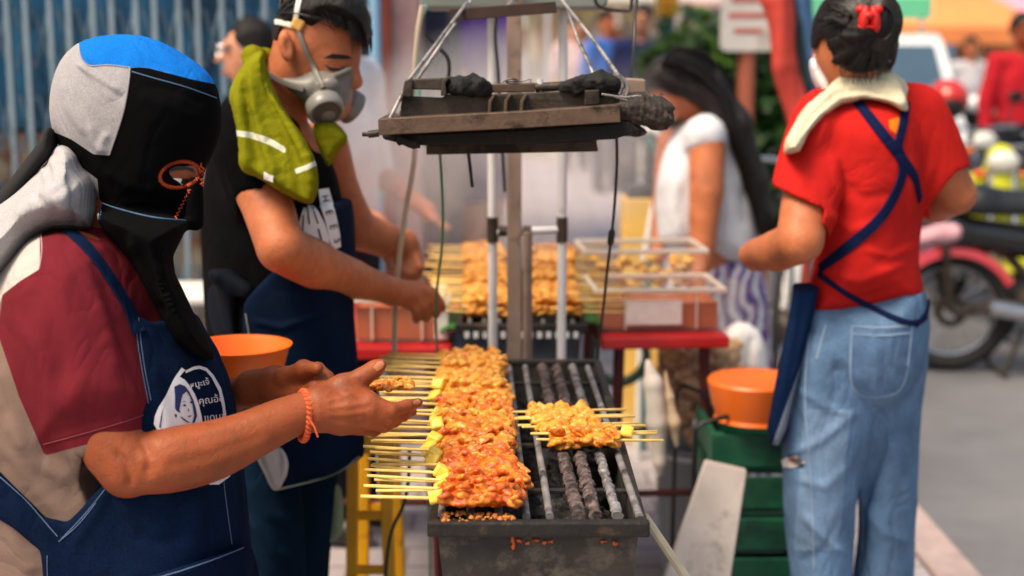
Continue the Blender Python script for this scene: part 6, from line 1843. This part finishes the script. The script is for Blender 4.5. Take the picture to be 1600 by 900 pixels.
person_bg('person in a white shirt behind the man in the respirator, forearms forward', 522, 3.95, R(70), 1.60, cl('white shirt cloth', C(226, 226, 232)), dark_tr, hb, M['skin'], .1, .5, .55)
person_bg('person with glasses looking left behind the lime towel', 390, 4.75, R(-68), 1.46, cl('dark blue shirt cloth', C(30, 44, 66)), dark_tr, hb, M['skin_pale'], .1, .5, 0, glasses=True)
person_bg('far person in a blue shirt between the pale pipes and the rack hanger', 948, 13.0, R(30), 1.62, cl('blue shirt cloth', C(58, 112, 196)), dark_tr, hb, M['skin'], .2, .5)
person_bg('far person in a navy top just left of the teal post', 1002, 11.0, R(-20), 1.6, cl('navy top cloth', C(44, 52, 96)), dark_tr, hb, M['skin_pale'], .2, .5, .3)
person_bg('far person in a pale pink top right of the brown flat bar', 898, 15.5, R(10), 1.6, cl('pale pink cloth', C(220, 190, 196)), dark_tr, hb, M['skin_pale'], .2, .5, .2)
person_bg('far person in a pale grey top beside the orange market umbrella', 1512, 15.0, R(0), 1.6, cl('pale grey cloth', C(200, 196, 204)), dark_tr, hb, M['skin'], 0, .5, .3)
# ================================================================== shopfront on the left
def X(px, d): return (px - 800) / F * d * (CP - SP * (80 - 450) / F * -1 * 0 + 0) if 0 else P(px, 200, d).x
GD = 5.0
x0, x1 = X(-150, GD), X(578, GD)
fgt = thing('folding_gate', 'teal and grey folding metal gate closed across the shopfront on the left', 'gate', ((x0 + x1) / 2, GD, .1))
MB().box(((x0 + x1) / 2, GD + .078, 1.98), (x1 - x0, .02, 1.55)).build('upper_panel', mat('dark teal shutter panel', C(30, 104, 146), .5, .1, .35, 3.5, .2, 20, .002, dirt=C(14, 56, 84), dirt_s=2.5), fgt)
MB().box(((x0 + x1) / 2, GD + .080, .645), (x1 - x0, .02, 1.088)).build('lower_panel', mat('weathered beige panel', C(150, 140, 124), .8, 0, .25, 3, .2, 20, .002, dirt=C(120, 74, 52), dirt_s=5, dirt_t=.52), fgt)
m_bar = mat('grey blue gate bar', C(128, 150, 166), .5, .2, .18, 6, .2, 40, .001, dirt=C(86, 98, 108), dirt_s=3)
m_lat = mat('grey blue lattice strap', C(110, 140, 160), .5, .2, .2, 6)
n = int((x1 - x0) / .0745)
for i in range(n + 1):
    x = x0 + i * .0745 + (.006 if i % 2 else -.004)
    MB().box((x, GD + .02, 1.42), (.017, .03, 2.64)).build('bar', m_bar, fgt)
    if i < n:
        mb = MB()
        for k in range(9):
            z = .22 + k * .30
            mb.bar((x + .012, GD + .055, z), (x + .068, GD + .055, z + .2), .012, .004, (0, 1, 0)).bar((x + .012, GD + .062, z + .2), (x + .068, GD + .062, z), .012, .004, (0, 1, 0))
        mb.build('lattice', m_lat, fgt)
MB().box(((x0 + x1) / 2, GD + .02, 2.77), (x1 - x0 + .04, .07, .06)).build('top_rail', m_bar, fgt)
MB().box(((x0 + x1) / 2, GD + .02, .105), (x1 - x0 + .04, .09, .012)).build('floor_track', m_bar, fgt)
MB().tube([(X(588, 4.93), 4.95, .1), (X(588, 4.93), 4.95, 3.0)], .021, 14).build('drain_pipe', mat('pale blue pipe', C(124, 170, 206), .5, 0, .1, 4), None, True)
tag(bpy.data.objects['drain_pipe'], 'pale blue vertical pipe at the right end of the folding gate', 'pipe')
pa, pb, pc_, pd = X(599, 5), X(614, 5), X(656, 5), X(694, 5)
t = thing('pillar', 'mauve shopfront pillar with a rust red edge right of the pale blue pipe', 'pillar', ((pa + pc_) / 2, 5.1, .1))
MB().box(((pb + pc_) / 2, 5.15, 1.6), (pc_ - pb, .3, 3.0)).build('shaft', mat('mauve plaster', C(150, 122, 126), .85, 0, .2, 3, .3, 30, .003, dirt=C(120, 92, 98), dirt_s=3), t)
MB().box(((pa + pb) / 2 - .002, 5.12, 1.6), (pb - pa - .004, .26, 3.0)).build('edge_strip', mat('rust red paint', C(176, 84, 66), .6, 0, .2, 4), t)
t = thing('shop_building', 'shop building behind the folding gate and the mauve pillar', 'building', (-3, 6, .1))
MB().box(((x0 - 6 + pd) / 2, 7.32, 2.6), (pd - x0 + 6, 4, 5.0)).build('wall', mat('dark blue shop wall', C(44, 50, 74), .8, 0, .2, 2), t)
MB().box(((x0 - 6 + x0) / 2 - .03, 5.14, 2.6), (5.9, .3, 5.0)).build('front_wall', bpy.data.materials['mauve plaster'], t)
MB().box(((x0 + x1) / 2, 5.2, 3.95), (x1 - x0, .3, 2.2)).build('lintel', bpy.data.materials['mauve plaster'], t)
# raised step on which the passer-by in purple walks
tag(MB().box((.05, 12.0, .14), (2.5, 10.2, .12)).build('raised_pavement', ground_mat('pale mauve concrete', C(182, 172, 182), C(206, 198, 206), 1.2, C(160, 150, 160)), bev=.01), kind='structure')

# ================================================================== hedge, sign, post, umbrella
def foliage(name, c, size, n, m, root, seed, leaf=.045, layers=9):
    q = random.Random(seed); mb = MB()
    cl_ = [(Vector((q.uniform(-.5, .5) * size[0], q.uniform(-.5, .5) * size[1], q.uniform(-.5, .5) * size[2])), q.uniform(.16, .34)) for _ in range(layers * 4)]
    for i in range(n):
        o, r = q.choice(cl_)
        d = Vector((q.gauss(0, 1), q.gauss(0, 1), q.gauss(0, 1))).normalized() * r * q.uniform(.5, 1.05) * min(size) * 1.6
        p = Vector(c) + o + d
        u = Vector((q.gauss(0, 1), q.gauss(0, 1), q.gauss(0, .6))).normalized(); v = u.orthogonal().normalized()
        s_ = leaf * q.uniform(.6, 1.4)
        mb.poly([p - u * s_, p + v * s_ * .45 + u * s_ * .1, p + u * s_, p - v * s_ * .45 + u * s_ * .1])
    return link(name, mb.mesh(name), m, root, False)
def leaf_mat(name, c1, c2):
    m, nt, b = nodes(name)
    g = nt.nodes.new('ShaderNodeNewGeometry')
    c = ramp(nt, g.outputs['Random Per Island'], [(0, c1), (1, c2)])
    nt.links.new(c, b.inputs['Base Color']); b.inputs['Roughness'].default_value = .45
    return m
lm = leaf_mat('hedge leaves', C(24, 62, 20), C(104, 146, 40))
lm2 = leaf_mat('dark hedge leaves', C(16, 46, 20), C(58, 104, 36))
hx0, hx1 = X(1040, 7.8), X(1290, 7.8)
for i, (f, w_, z1, mm, lab) in enumerate(((.17, .40, 1.62, lm, 'light green bush behind the bending person, left of the sign post'), (.50, .42, 1.60, lm2, 'dark green bush standing behind the terracotta sign post'), (.84, .40, 1.52, lm2, 'dark green bush right of the sign post behind the folded umbrella'))):
    t = thing('bush', lab, 'bush', (hx0 + (hx1 - hx0) * f, 8.0, .1), 'bushes in a row behind the sign post')
    foliage('leaves', (hx0 + (hx1 - hx0) * f, 8.0, (z1 + .35) / 2), (w_, .5, z1 - .45), 4200, mm, t, 40 + i, .05)
    for k in range(4):
        a = random.Random(k).uniform(-.15, .15)
        MB().tube([(hx0 + (hx1 - hx0) * f + a * .3, 8.0 + .05 * k - .08, .1), (hx0 + (hx1 - hx0) * f + a, 8.0 + .08 * k - .1, z1 - .3)], [.018, .007], 7).build('stem', M['dark_steel'], t, True)
t = thing('planter', 'low concrete planter under the row of green bushes', 'planter', ((hx0 + hx1) / 2, 8.0, .1))
mb = MB(); 
for (cx, cy, sx, sy) in (((hx0 + hx1) / 2, 7.68, hx1 - hx0 + .2, .08), ((hx0 + hx1) / 2, 8.32, hx1 - hx0 + .2, .08), (hx0 - .06, 8.0, .08, .56), (hx1 + .06, 8.0, .08, .56)): mb.box((cx, cy, .3), (sx, sy, .4))
mb.build('rim_wall', bpy.data.materials['pale mauve concrete'], t, bev=.01)
MB().box(((hx0 + hx1) / 2, 8.0, .43), (hx1 - hx0, .55, .06)).build('soil', mat('soil', C(60, 46, 36), .95, 0, .3, 20, .6, 50, .01), t)

SD = 6.2
t = thing('street_sign', 'white sign with faded red lines on a terracotta post', 'sign', (X(1166, SD), SD, .1))
zs = P(1166, 80, SD).z
sx_ = P(1166, 40, SD).x
mb = MB(); pts = []
hw, zt_ = .118, zs + .42
for (cx, cz, a0) in ((hw - .03, zt_ - .03, 0), (-hw + .03, zt_ - .03, 90), (-hw + .03, zs + .03, 180), (hw - .03, zs + .03, 270)):
    for k in range(5):
        a = R(a0 + k * 22.5); pts.append(Vector((sx_ + cx + .03 * math.cos(a), SD - .052, cz + .03 * math.sin(a))))
mb.prism(pts, (0, .012, 0)).build('plate', mat('white sign plate', C(222, 216, 212), .5, 0, .06, 8, dirt=C(190, 180, 172), dirt_s=6), t)
mrd = mat('faded red lettering', C(206, 110, 100), .6)
for zz, w_ in ((zs + .215, .15), (zs + .15, .17), (zs + .085, .12), (zs + .30, .05)):
    MB().box((sx_, SD - .054, zz), (w_, .002, .022)).build('lettering', mrd, t)
MB().tube([(sx_ + .004, SD, .1), (sx_ + .004, SD, zs + .38)], .038, 16).build('post', mat('terracotta painted post', C(186, 102, 76), .6, 0, .15, 5), t, True)

t = thing('post', 'teal post with a yellow box on top left of the bushes', 'post', (X(1039, 9), 9, 0))
zc = P(1039, 26, 9).z
MB().tube([(X(1039, 9), 9, 0), (X(1039, 9), 9, zc)], .047, 16).build('shaft', mat('teal post paint', C(10, 92, 98), .5, 0, .15, 4), t, True)
MB().box((X(1039, 9), 9, zc + .12), (.135, .135, .24)).build('yellow_box', mat('yellow box paint', C(240, 178, 60), .45, 0, .1, 4), t, bev=.012)
for k in range(2): MB().box((X(1039, 9), 8.93, zc + .07 + .11 * k), (.07, .012, .07)).build('lens', mat('amber lens', C(232, 150, 40), .2), t, bev=.01)

UD = 4.75
t = thing('market_umbrella', 'folded red and blue market umbrella leaning left of the person in red', 'umbrella', (P(1262, 240, UD).x, UD, .1))
def umb(name, line, rs, m, d, amp=.006):
    pts = [P(x, y, d) for x, y in line]
    V = Vol(Vector([min(p[i] for p in pts) - .12 for i in range(3)]), Vector([max(p[i] for p in pts) + .12 for i in range(3)]), .007)
    V.chain(pts, rs, .01)
    return link(name, V.mesh(name, 1, wav=[(amp, (90, 90, 8), 3)]), m, t)
umb('red_canopy', [(1196, -90), (1212, 0), (1230, 100), (1248, 190), (1256, 232)], [.03, .046, .044, .036, .02], mat('red umbrella cloth', C(196, 64, 54), .8, 0, .2, 8), UD)
umb('blue_canopy', [(1236, -90), (1246, 0), (1258, 90), (1262, 170), (1260, 220)], [.03, .04, .034, .026, .016], mat('blue umbrella cloth', C(70, 108, 150), .8, 0, .2, 8), UD + .06)
umb('dark_canopy', [(1222, -60), (1240, 40), (1256, 130), (1266, 230)], [.02, .028, .026, .014], mat('dark green umbrella cloth', C(26, 48, 52), .8, 0, .2, 8), UD + .03)
MB().tube([P(1256, 225, UD), Vector((P(1280, 225, UD).x, UD, .1))], .014, 10).build('pole', mat('red painted pole', C(170, 60, 50), .5), t, True)
MB().ball(P(1254, 206, UD - .04), (.03, .02, .025)).build('tie', mat('lilac tie', C(120, 110, 170), .8), t, True)

# ================================================================== motorbikes, bicycle, cars
def wheel(root, c, r, tyre_w, spokes=18):
    w_ = MB().torus(c, r - tyre_w * .5, tyre_w * .5, (0, 1, 0), 40, 10).build('wheel', M['rubber'], root, True)
    MB().torus(c, r - tyre_w * 1.05, .009, (0, 1, 0), 40, 8).build('rim', M['chrome'], w_, True)
    sp = MB(); c = Vector(c)
    for i in range(spokes):
        a = 2 * math.pi * i / spokes
        e = Vector((math.cos(a), 0, math.sin(a))); f = Vector((math.cos(a + .35), 0, math.sin(a + .35)))
        sp.tube([c + f * .035 + Vector((0, .018 * (-1) ** i, 0)), c + e * (r - tyre_w * 1.1)], .0022, 5)
    sp.tube([c - Vector((0, .03, 0)), c + Vector((0, .03, 0))], .04, 16)
    sp.build('spokes', M['chrome'], w_, True)
    MB().lathe([(0, -.02), (.075, -.02), (.075, .02), (0, .02)], c, 24, (0, 1, 0)).build('brake_drum', M['dark_steel'], w_, True)
    return w_
def sdf_part(name, build, lo, hi, h, m, root, wav=None):
    V = Vol(lo, hi, h); build(V)
    return link(name, V.mesh(name, 1, wav=wav), m, root)
m_red_b = mat('pinkish red body panel', C(206, 60, 74), .25, 0, .05, 6, coat=.6)
m_blk_b = mat('glossy black panel', C(20, 20, 24), .25, 0, .1, 6, coat=.5)
def make_bike():
    t = thing('motorbike', 'dark motorbike with pinkish red rear mudguard parked on the asphalt', 'motorbike', (0, 0, 0), 'motorbikes parked at the right')
    rw, fw, r = Vector((0, 0, .285)), Vector((1.23, 0, .285)), .285
    wheel(t, rw, r, .075); wheel(t, fw, r, .065)
    fen = MB()
    for c_, a0, a1 in ((rw, R(28), R(150)), (fw, R(20), R(150))):
        n_ = 16; rows = []
        for i in range(n_ + 1):
            a = a0 + (a1 - a0) * i / n_
            for rr in (r + .022, r + .027):
                pass
            e = Vector((math.cos(a), 0, math.sin(a)))
            rows.append([fen.bm.verts.new(c_ + e * (r + q_) + Vector((0, y_, 0))) for y_, q_ in ((-.058, -.02), (-.05, .018), (0, .032), (.05, .018), (.058, -.02), (.05, .012), (0, .026), (-.05, .012))])
        for A, B in zip(rows, rows[1:]):
            for k in range(8): fen.bm.faces.new((A[k], A[(k + 1) % 8], B[(k + 1) % 8], B[k]))
        fen.build('mudguard', m_red_b, t, True); fen = MB()
    fen.bm.free()
    sdf_part('seat', lambda V: (V.chain([(-.22, 0, .77), (.1, 0, .78), (.38, 0, .755), (.56, 0, .77)], [.062, .085, .088, .06], .05), V.func(lambda X_, Y_, Z_: (.735 + .12 * (X_ - .2) ** 2 - Z_) + 0 * Y_, .03)), (-.36, -.13, .66), (.7, .13, .9), .010, mat('black vinyl seat', C(26, 30, 36), .45, 0, .15, 8), t)
    sdf_part('tail_panel', lambda V: (V.chain([(-.34, 0, .70), (.0, 0, .66), (.4, 0, .60)], [.05, .075, .08], .04)), (-.45, -.13, .48), (.52, .13, .8), .010, m_blk_b, t)
    sdf_part('front_fairing', lambda V: (V.chain([(1.02, 0, .92), (1.0, 0, .75), (.84, 0, .52), (.62, 0, .42)], [.075, .10, .10, .06], .06), V.chain([(.98, -.13, .8), (.9, -.17, .6), (.78, -.15, .42)], [.04, .06, .04], .05), V.chain([(.98, .13, .8), (.9, .17, .6), (.78, .15, .42)], [.04, .06, .04], .05)), (.5, -.26, .3), (1.2, .26, 1.05), .012, m_red_b, t)
    sdf_part('engine', lambda V: (V.ell((.48, 0, .33), (.2, .13, .11), None, .03), V.cone((.45, 0, .33), (.75, 0, .38), .08, .065, .04), V.cone((.5, -.10, .31), (.5, .10, .31), .08, .08, .03)), (.2, -.2, .15), (.95, .2, .5), .012, M['dark_steel'], t)
    MB().tube([(0, -.07, .285), (.42, -.07, .36)], .022, 8).tube([(0, .07, .285), (.42, .07, .36)], .022, 8).tube([(.4, 0, .38), (.2, 0, .6)], .025, 8).tube([(.4, 0, .38), (.95, 0, .72)], .03, 8).tube([(-.02, -.075, .3), (-.06, -.085, .62)], .02, 10).tube([(-.02, .075, .3), (-.06, .085, .62)], .02, 10).build('frame', M['dark_steel'], t, True)
    MB().tube([(.75, -.12, .25), (.6, -.15, .25)], .02, 10).tube([(.6, -.15, .25), (.14, -.155, .33)], [.03, .042], 14).build('muffler', M['chrome'], t, True)
    MB().tube([(1.06, -.06, .86), (1.23, -.065, .285)], .02, 10).tube([(1.06, .06, .86), (1.23, .065, .285)], .02, 10).build('fork', M['chrome'], t, True)
    MB().tube([(.96, -.33, .99), (1.0, -.2, .99), (1.02, 0, .97), (1.0, .2, .99), (.96, .33, .99)], .013, 10).build('handlebar', M['chrome'], t, True)
    for s_ in (-1, 1):
        MB().tube([(.97, s_ * .23, .99), (.955, s_ * .35, .99)], .019, 10).build('grip', M['dark_plastic'], t, True)
        mi = MB().tube([(1.0, s_ * .2, .99), (1.01, s_ * .25, 1.14)], .006, 6).build('mirror_stem', M['dark_plastic'], t, True)
        MB().ball((1.0, s_ * .27, 1.18), (.012, .06, .042)).build('mirror', M['dark_plastic'], mi, True)
        MB().ball((1.10, s_ * .12, .84), (.03, .035, .025)).build('indicator', mat('orange lens', C(226, 96, 30), .15), t, True)
    MB().ball((1.085, 0, .9), (.05, .085, .065)).build('headlight', mat('clear lamp lens', C(226, 226, 220), .08, 0, .05, 5), t, True)
    MB().ball((-.38, 0, .68), (.03, .06, .035)).build('tail_light', mat('red lens', C(180, 20, 20), .15), t, True)
    MB().box((-.40, 0, .52), (.006, .2, .15), (0, R(15), 0)).build('number_plate', M['white_plastic'], t)
    MB().tube([(.3, -.12, .24), (.22, -.17, .015), (.22, .17, .015), (.3, .12, .24)], .012, 8).build('centre_stand', M['dark_steel'], t, True)
    return t
bike = make_bike()
BD = 6.5
wc = P(1484, 500, BD)
bike.location = (wc.x, BD, 0); bike.rotation_euler.z = R(-4)
def recolour(o, src, dst):
    for ch in [o] + list(o.children_recursive):
        if ch.type == 'MESH':
            for i, s_ in enumerate(ch.material_slots):
                if s_.material == src:
                    s_.link = 'OBJECT'; s_.material = dst
m_yel_b = mat('bright yellow panel', C(214, 216, 20), .3, 0, .06, 5, coat=.4)
for px_, d, rz, lab, mm in ((1556, 7.9, -96, 'bright yellow motorbike facing the camera behind the black seat', m_yel_b), (1596, 8.8, -80, 'white motorbike facing the camera at the far right edge', mat('pearl white panel', C(214, 216, 218), .3, 0, .05, 4, coat=.4)),
                          (1490, 8.9, -120, 'blue grey motorbike turned sideways behind the person in red', mat('blue grey panel', C(120, 140, 170), .3, 0, .06, 4, coat=.4)), (1440, 9.6, -75, 'black motorbike parked closest to the white car', m_blk_b)):
    b = copy_tree(bike); b['label'] = lab
    b.rotation_euler.z = R(rz)
    b.location = (P(px_, 200, d).x, d + .6, 0)
    recolour(b, m_red_b, mm)
hl = P(1480, 156, 8.6)
t = thing('helmet', 'red helmet hanging on a parked motorbike mirror beside the white car', 'helmet', hl)
V = Vol(hl - Vector((.18, .18, .18)), hl + Vector((.18, .18, .2)), .009)
V.ell(hl, (.125, .15, .125), None, .01); V.cone(hl + Vector((0, 0, -.16)), hl + Vector((0, 0, -.06)), .10, .10, .01, 's')
V.ell(hl + Vector((0, -.15, -.05)), (.09, .07, .05), None, .01, 's')
link('shell', V.mesh('shell', 1), mat('red helmet shell', C(206, 40, 36), .25, 0, .05, 4, coat=.5), t)
MB().ball(hl + Vector((0, -.02, -.02)), (.108, .125, .1)).build('lining', M['dark_plastic'], t, True)
gb = P(1468, 376, 6.1)
t = thing('bundle', 'pink and white rolled bundle on the rear of the dark motorbike', 'bundle', gb)
V = Vol(gb - Vector((.2, .12, .1)), gb + Vector((.2, .3, .1)), .007)
V.cone(gb + Vector((-.07, .38, 0)) * 1, gb + Vector((.09, .38, .02)), .045, .045, .01)
V.cone(gb + Vector((-.07, .1, 0)), gb + Vector((.08, .1, .02)), .04, .042, .01)
link('roll', V.mesh('roll', 1, wav=[(.004, (60, 60, 60), 2)]), mat('pink white cloth', C(226, 168, 178), .8, 0, .2, 9), t)

tb_ = t = thing('bicycle', 'white bicycle parked behind the striped trousers of the bending person', 'bicycle', (P(1222, 520, 5.4).x, 5.4, .1))
c = Vector((P(1222, 520, 5.4).x, 5.4, .42))
mw = M['white_plastic']
for dx in (0, 1.0): wheel(t, c + Vector((dx, 0, 0)), .32, .035, 20)
MB().tube([c, c + Vector((.42, 0, -.06)), c + Vector((.32, 0, .36)), c], .014, 8).tube([c + Vector((.42, 0, -.06)), c + Vector((.85, 0, .36))], .016, 8).tube([c + Vector((.33, 0, .32)), c + Vector((.83, 0, .42))], .014, 8).tube([c + Vector((1.0, 0, 0)), c + Vector((.83, 0, .5))], .014, 8).build('frame', mw, t, True)
MB().tube([c + Vector((.83, 0, .5)), c + Vector((.82, 0, .58)), c + Vector((.75, -.25, .6))], .011, 8).tube([c + Vector((.82, 0, .58)), c + Vector((.75, .25, .6))], .011, 8).build('handlebar', M['chrome'], t, True)
MB().ball(c + Vector((.28, 0, .47)), (.12, .07, .035)).build('saddle', M['dark_plastic'], t, True)
t.rotation_euler.z = R(74)

def make_car(label, c, rz, paint, group=None, Hc=1.62, L=4.3):
    t = thing('car', label, 'car', (0, 0, 0), group)
    hw = .86
    def prof(pts, w_low, w_top, zlo, zhi, name, m, root, inset=0):
        mb = MB()
        def wd(z): return w_low + (w_top - w_low) * max(0, min(1, (z - zlo) / (zhi - zlo)))
        L_ = [mb.bm.verts.new((x, -wd(z), z)) for x, z in pts]; R_ = [mb.bm.verts.new((x, wd(z), z)) for x, z in pts]
        mb.bm.faces.new(L_); mb.bm.faces.new(R_[::-1])
        n_ = len(pts)
        for i in range(n_): mb.bm.faces.new((L_[i], R_[i], R_[(i + 1) % n_], L_[(i + 1) % n_]))
        return mb.build(name, m, root, bev=.035)
    prof([(0, .28), (.0, .62), (.1, .82), (1.15, .98), (3.3, 1.0), (4.15, .96), (4.28, .7), (4.26, .28)], hw, hw - .03, .6, 1.0, 'body', paint, t)
    cab = prof([(1.0, .95), (1.75, Hc - .06), (2.0, Hc), (3.4, Hc), (3.75, Hc - .07), (4.1, .96)], hw - .02, .66, .95, Hc, 'cabin', paint, t)
    for s_ in (-1, 1):
        for (x0_, x1_, x2_, x3_) in ((1.42, 1.88, 2.42, 2.42), (2.5, 2.5, 3.3, 3.42)):
            def q_(x, z): return Vector((x, s_ * (hw - .012 + (.66 - hw + .02) * (z - .95) / (Hc - .95)), z))
            MB().prism([q_(x0_, 1.03), q_(x1_, Hc - .12), q_(x2_, Hc - .10), q_(x3_, 1.03)], (0, s_ * .012, 0)).build('window', M['glass_dark'], t)
        MB().ball((1.25, s_ * (hw + .08), 1.04), (.06, .09, .07)).build('wing_mirror', paint, t, True)
        MB().ball((.07, s_ * .62, .70), (.06, .17, .09)).build('headlight', bpy.data.materials['clear lamp lens'], t, True)
        for x in (.85, 3.35):
            wv_ = MB().torus((x, s_ * (hw - .09), .32), .235, .085, (0, 1, 0), 32, 10).build('wheel', M['rubber'], t, True)
            MB().lathe([(0, -.03), (.18, -.03), (.2, .0), (.18, .04), (0, .05)], (x, s_ * (hw - .04), .32), 24, (0, s_, 0)).build('rim', M['chrome'], wv_, True)
    a0, a1 = Vector((1.03, 0, 1.0)), Vector((1.72, 0, Hc - .1))
    MB().prism([Vector((1.06, -.72, 1.02)), Vector((1.06, .72, 1.02)), Vector((1.70, .60, Hc - .11)), Vector((1.70, -.60, Hc - .11))], (-.022, 0, .016)).build('windscreen', M['glass_dark'], t)
    MB().prism([Vector((4.07, -.7, 1.04)), Vector((4.07, .7, 1.04)), Vector((3.80, .58, Hc - .13)), Vector((3.80, -.58, Hc - .13))], (.022, 0, .012)).build('rear_window', M['glass_dark'], t)
    MB().box((-.01, 0, .52), (.03, .9, .14)).build('grille', M['dark_plastic'], t)
    MB().box((-.015, 0, .36), (.06, 1.5, .12)).build('bumper', M['dark_plastic'], t, bev=.02)
    t.location = c; t.rotation_euler.z = R(rz)
    return t
m_wcar = mat('white car paint', C(226, 228, 232), .25, 0, .03, 3, coat=.7)
make_car('white car parked behind the motorbikes beside the head of the person in red', (P(1392, 200, 11.0).x - .25, 11.0, 0), 76, m_wcar, 'cars in the street')
make_car('silver white car far down the street behind the orange umbrella', (P(1500, 200, 21).x - .3, 21, 0), 82, mat('silver car paint', C(206, 212, 220), .3, .3, .03, 3, coat=.7), 'cars in the street', 1.7)

# ================================================================== far side of the street
def stall(label, px_, d, w_, ccol, gcol, z=2.2, base=C(200, 196, 190)):
    x = P(px_, 100, d).x
    t = thing('market_stall', label, 'stall', (x, d, 0), 'market stalls across the street')
    mb = MB(); hw = w_ / 2
    mb.hexa([(x - hw, d - .9, z), (x + hw, d - .9, z), (x + hw, d + .9, z), (x - hw, d + .9, z)], [(x - hw * .2, d - .1, z + .55), (x + hw * .2, d - .1, z + .55), (x + hw * .2, d + .1, z + .55), (x - hw * .2, d + .1, z + .55)])
    for s_ in (0,): mb.box((x, d - .905, z - .1), (w_, .012, .2))
    mb.build('canopy', mat('canopy cloth ' + label[:12], ccol, .8, 0, .1, 2), t)
    for sx in (-1, 1):
        for sy in (-1, 1):
            MB().tube([(x + sx * (hw - .06), d + sy * .8, 0), (x + sx * (hw - .06), d + sy * .8, z)], .022, 8).build('post', M['galv'], t, True)
    MB().box((x, d - .35, .42), (w_ * .9, .9, .84)).build('counter', mat('counter cloth ' + label[:12], base, .8, 0, .15, 3), t, bev=.02)
    q = random.Random(int(px_)); mb = MB()
    for i in range(26):
        mb.ball((x + q.uniform(-.42, .42) * w_, d - .35 + q.uniform(-.35, .35), .86 + q.uniform(0, .14)), (q.uniform(.05, .12), q.uniform(.05, .12), q.uniform(.04, .10)), 6)
    o = mb.build('goods', mat('goods ' + label[:12], gcol, .5, 0, .4, 6), t, True); o['kind'] = 'stuff'
    mb = MB()
    for i in range(5):
        mb.box((x + (i - 2) * w_ * .18, d + .3, 1.62 + q.uniform(-.1, .1)), (w_ * .12, .03, q.uniform(.3, .6)))
    o = mb.build('hanging_goods', mat('hanging goods ' + label[:12], mul(gcol, .9), .7, 0, .4, 3), t); o['kind'] = 'stuff'
stall('stall with a pale cream canopy far behind the pale pipes', 860, 19, 2.6, C(232, 222, 200), C(226, 150, 70))
stall('stall with an orange canopy far behind the rack hanger', 930, 23, 2.4, C(238, 150, 60), C(220, 200, 170), 2.3)
stall('stall with a white canopy left of the teal post', 990, 18, 2.3, C(240, 236, 226), C(206, 190, 180), 2.25, C(230, 220, 210))
stall('stall with a pink canopy above the bushes', 1085, 22, 2.6, C(230, 176, 176), C(150, 160, 90), 2.3)
stall('stall with a mint green canopy behind the head of the person in red', 1290, 14, 1.5, C(96, 190, 150), C(190, 170, 140), 1.95)
stall('stall with an orange red canopy behind the white car', 1475, 18, 1.9, C(236, 140, 84), C(210, 150, 110), 1.75)
stall('stall with a bright pink canopy at the upper right corner', 1575, 26, 2.6, C(240, 150, 170), C(230, 180, 120), 2.0)
for i, (xa, xb, d, col, ht, lab) in enumerate(((-3.2, .6, 34, C(226, 206, 168), 8, 'cream shophouse furthest left across the street'), (.62, 3.6, 35, C(240, 226, 206), 7, 'off white shophouse behind the white canopy stall'), (3.62, 6.8, 34, C(206, 196, 196), 9, 'grey shophouse behind the bushes'),
                                         (6.82, 10.6, 33, C(228, 184, 136), 7.5, 'sandy orange shophouse behind the white car'), (10.62, 15.5, 34, C(232, 200, 160), 8, 'pale ochre shophouse furthest right across the street'))):
    t = thing('shophouse', lab, 'building', ((xa + xb) / 2, d, 0), 'shophouses across the street')
    mw_ = mat('plaster ' + lab[:10], col, .85, 0, .12, 1, .2, 10, .01)
    MB().box(((xa + xb) / 2, d + 3, ht / 2), (xb - xa, 6, ht)).build('wall', mw_, t)
    wd = (xb - xa)
    for k in range(3):
        for fl in (0, 1):
            x = xa + wd * (k + .5) / 3
            f_ = MB().box((x, d - .02, 4.3 + fl * 2.2), (wd * .2, .05, 1.2)).build('window', M['dark_plastic'], t)
            MB().box((x, d - .05, 4.3 + fl * 2.2), (wd * .17, .02, 1.1)).build('pane', M['glass_dark'], f_)
    MB().box(((xa + xb) / 2, d - .03, 1.25), (wd * .8, .06, 2.5)).build('shop_front', mat('shop front ' + lab[:10], (C(120, 90, 74), C(236, 214, 170), C(150, 160, 160), C(200, 130, 84), C(220, 170, 140))[i], .6, 0, .4, 1.4), t)
    MB().hexa([(xa + .2, d - 1.4, 2.7), (xb - .2, d - 1.4, 2.7), (xb - .2, d - .01, 2.95), (xa + .2, d - .01, 2.95)], [(xa + .2, d - 1.4, 2.76), (xb - .2, d - 1.4, 2.76), (xb - .2, d - .01, 3.05), (xa + .2, d - .01, 3.05)]).build('awning', mat('awning ' + lab[:10], (C(190, 70, 60), C(236, 200, 120), C(90, 140, 110), C(230, 150, 110), C(200, 110, 120))[i], .7), t)
    MB().box(((xa + xb) / 2, d + 2.9, ht + .1), (wd - .02, 6.3, .2)).build('roof', M['galv'], t)
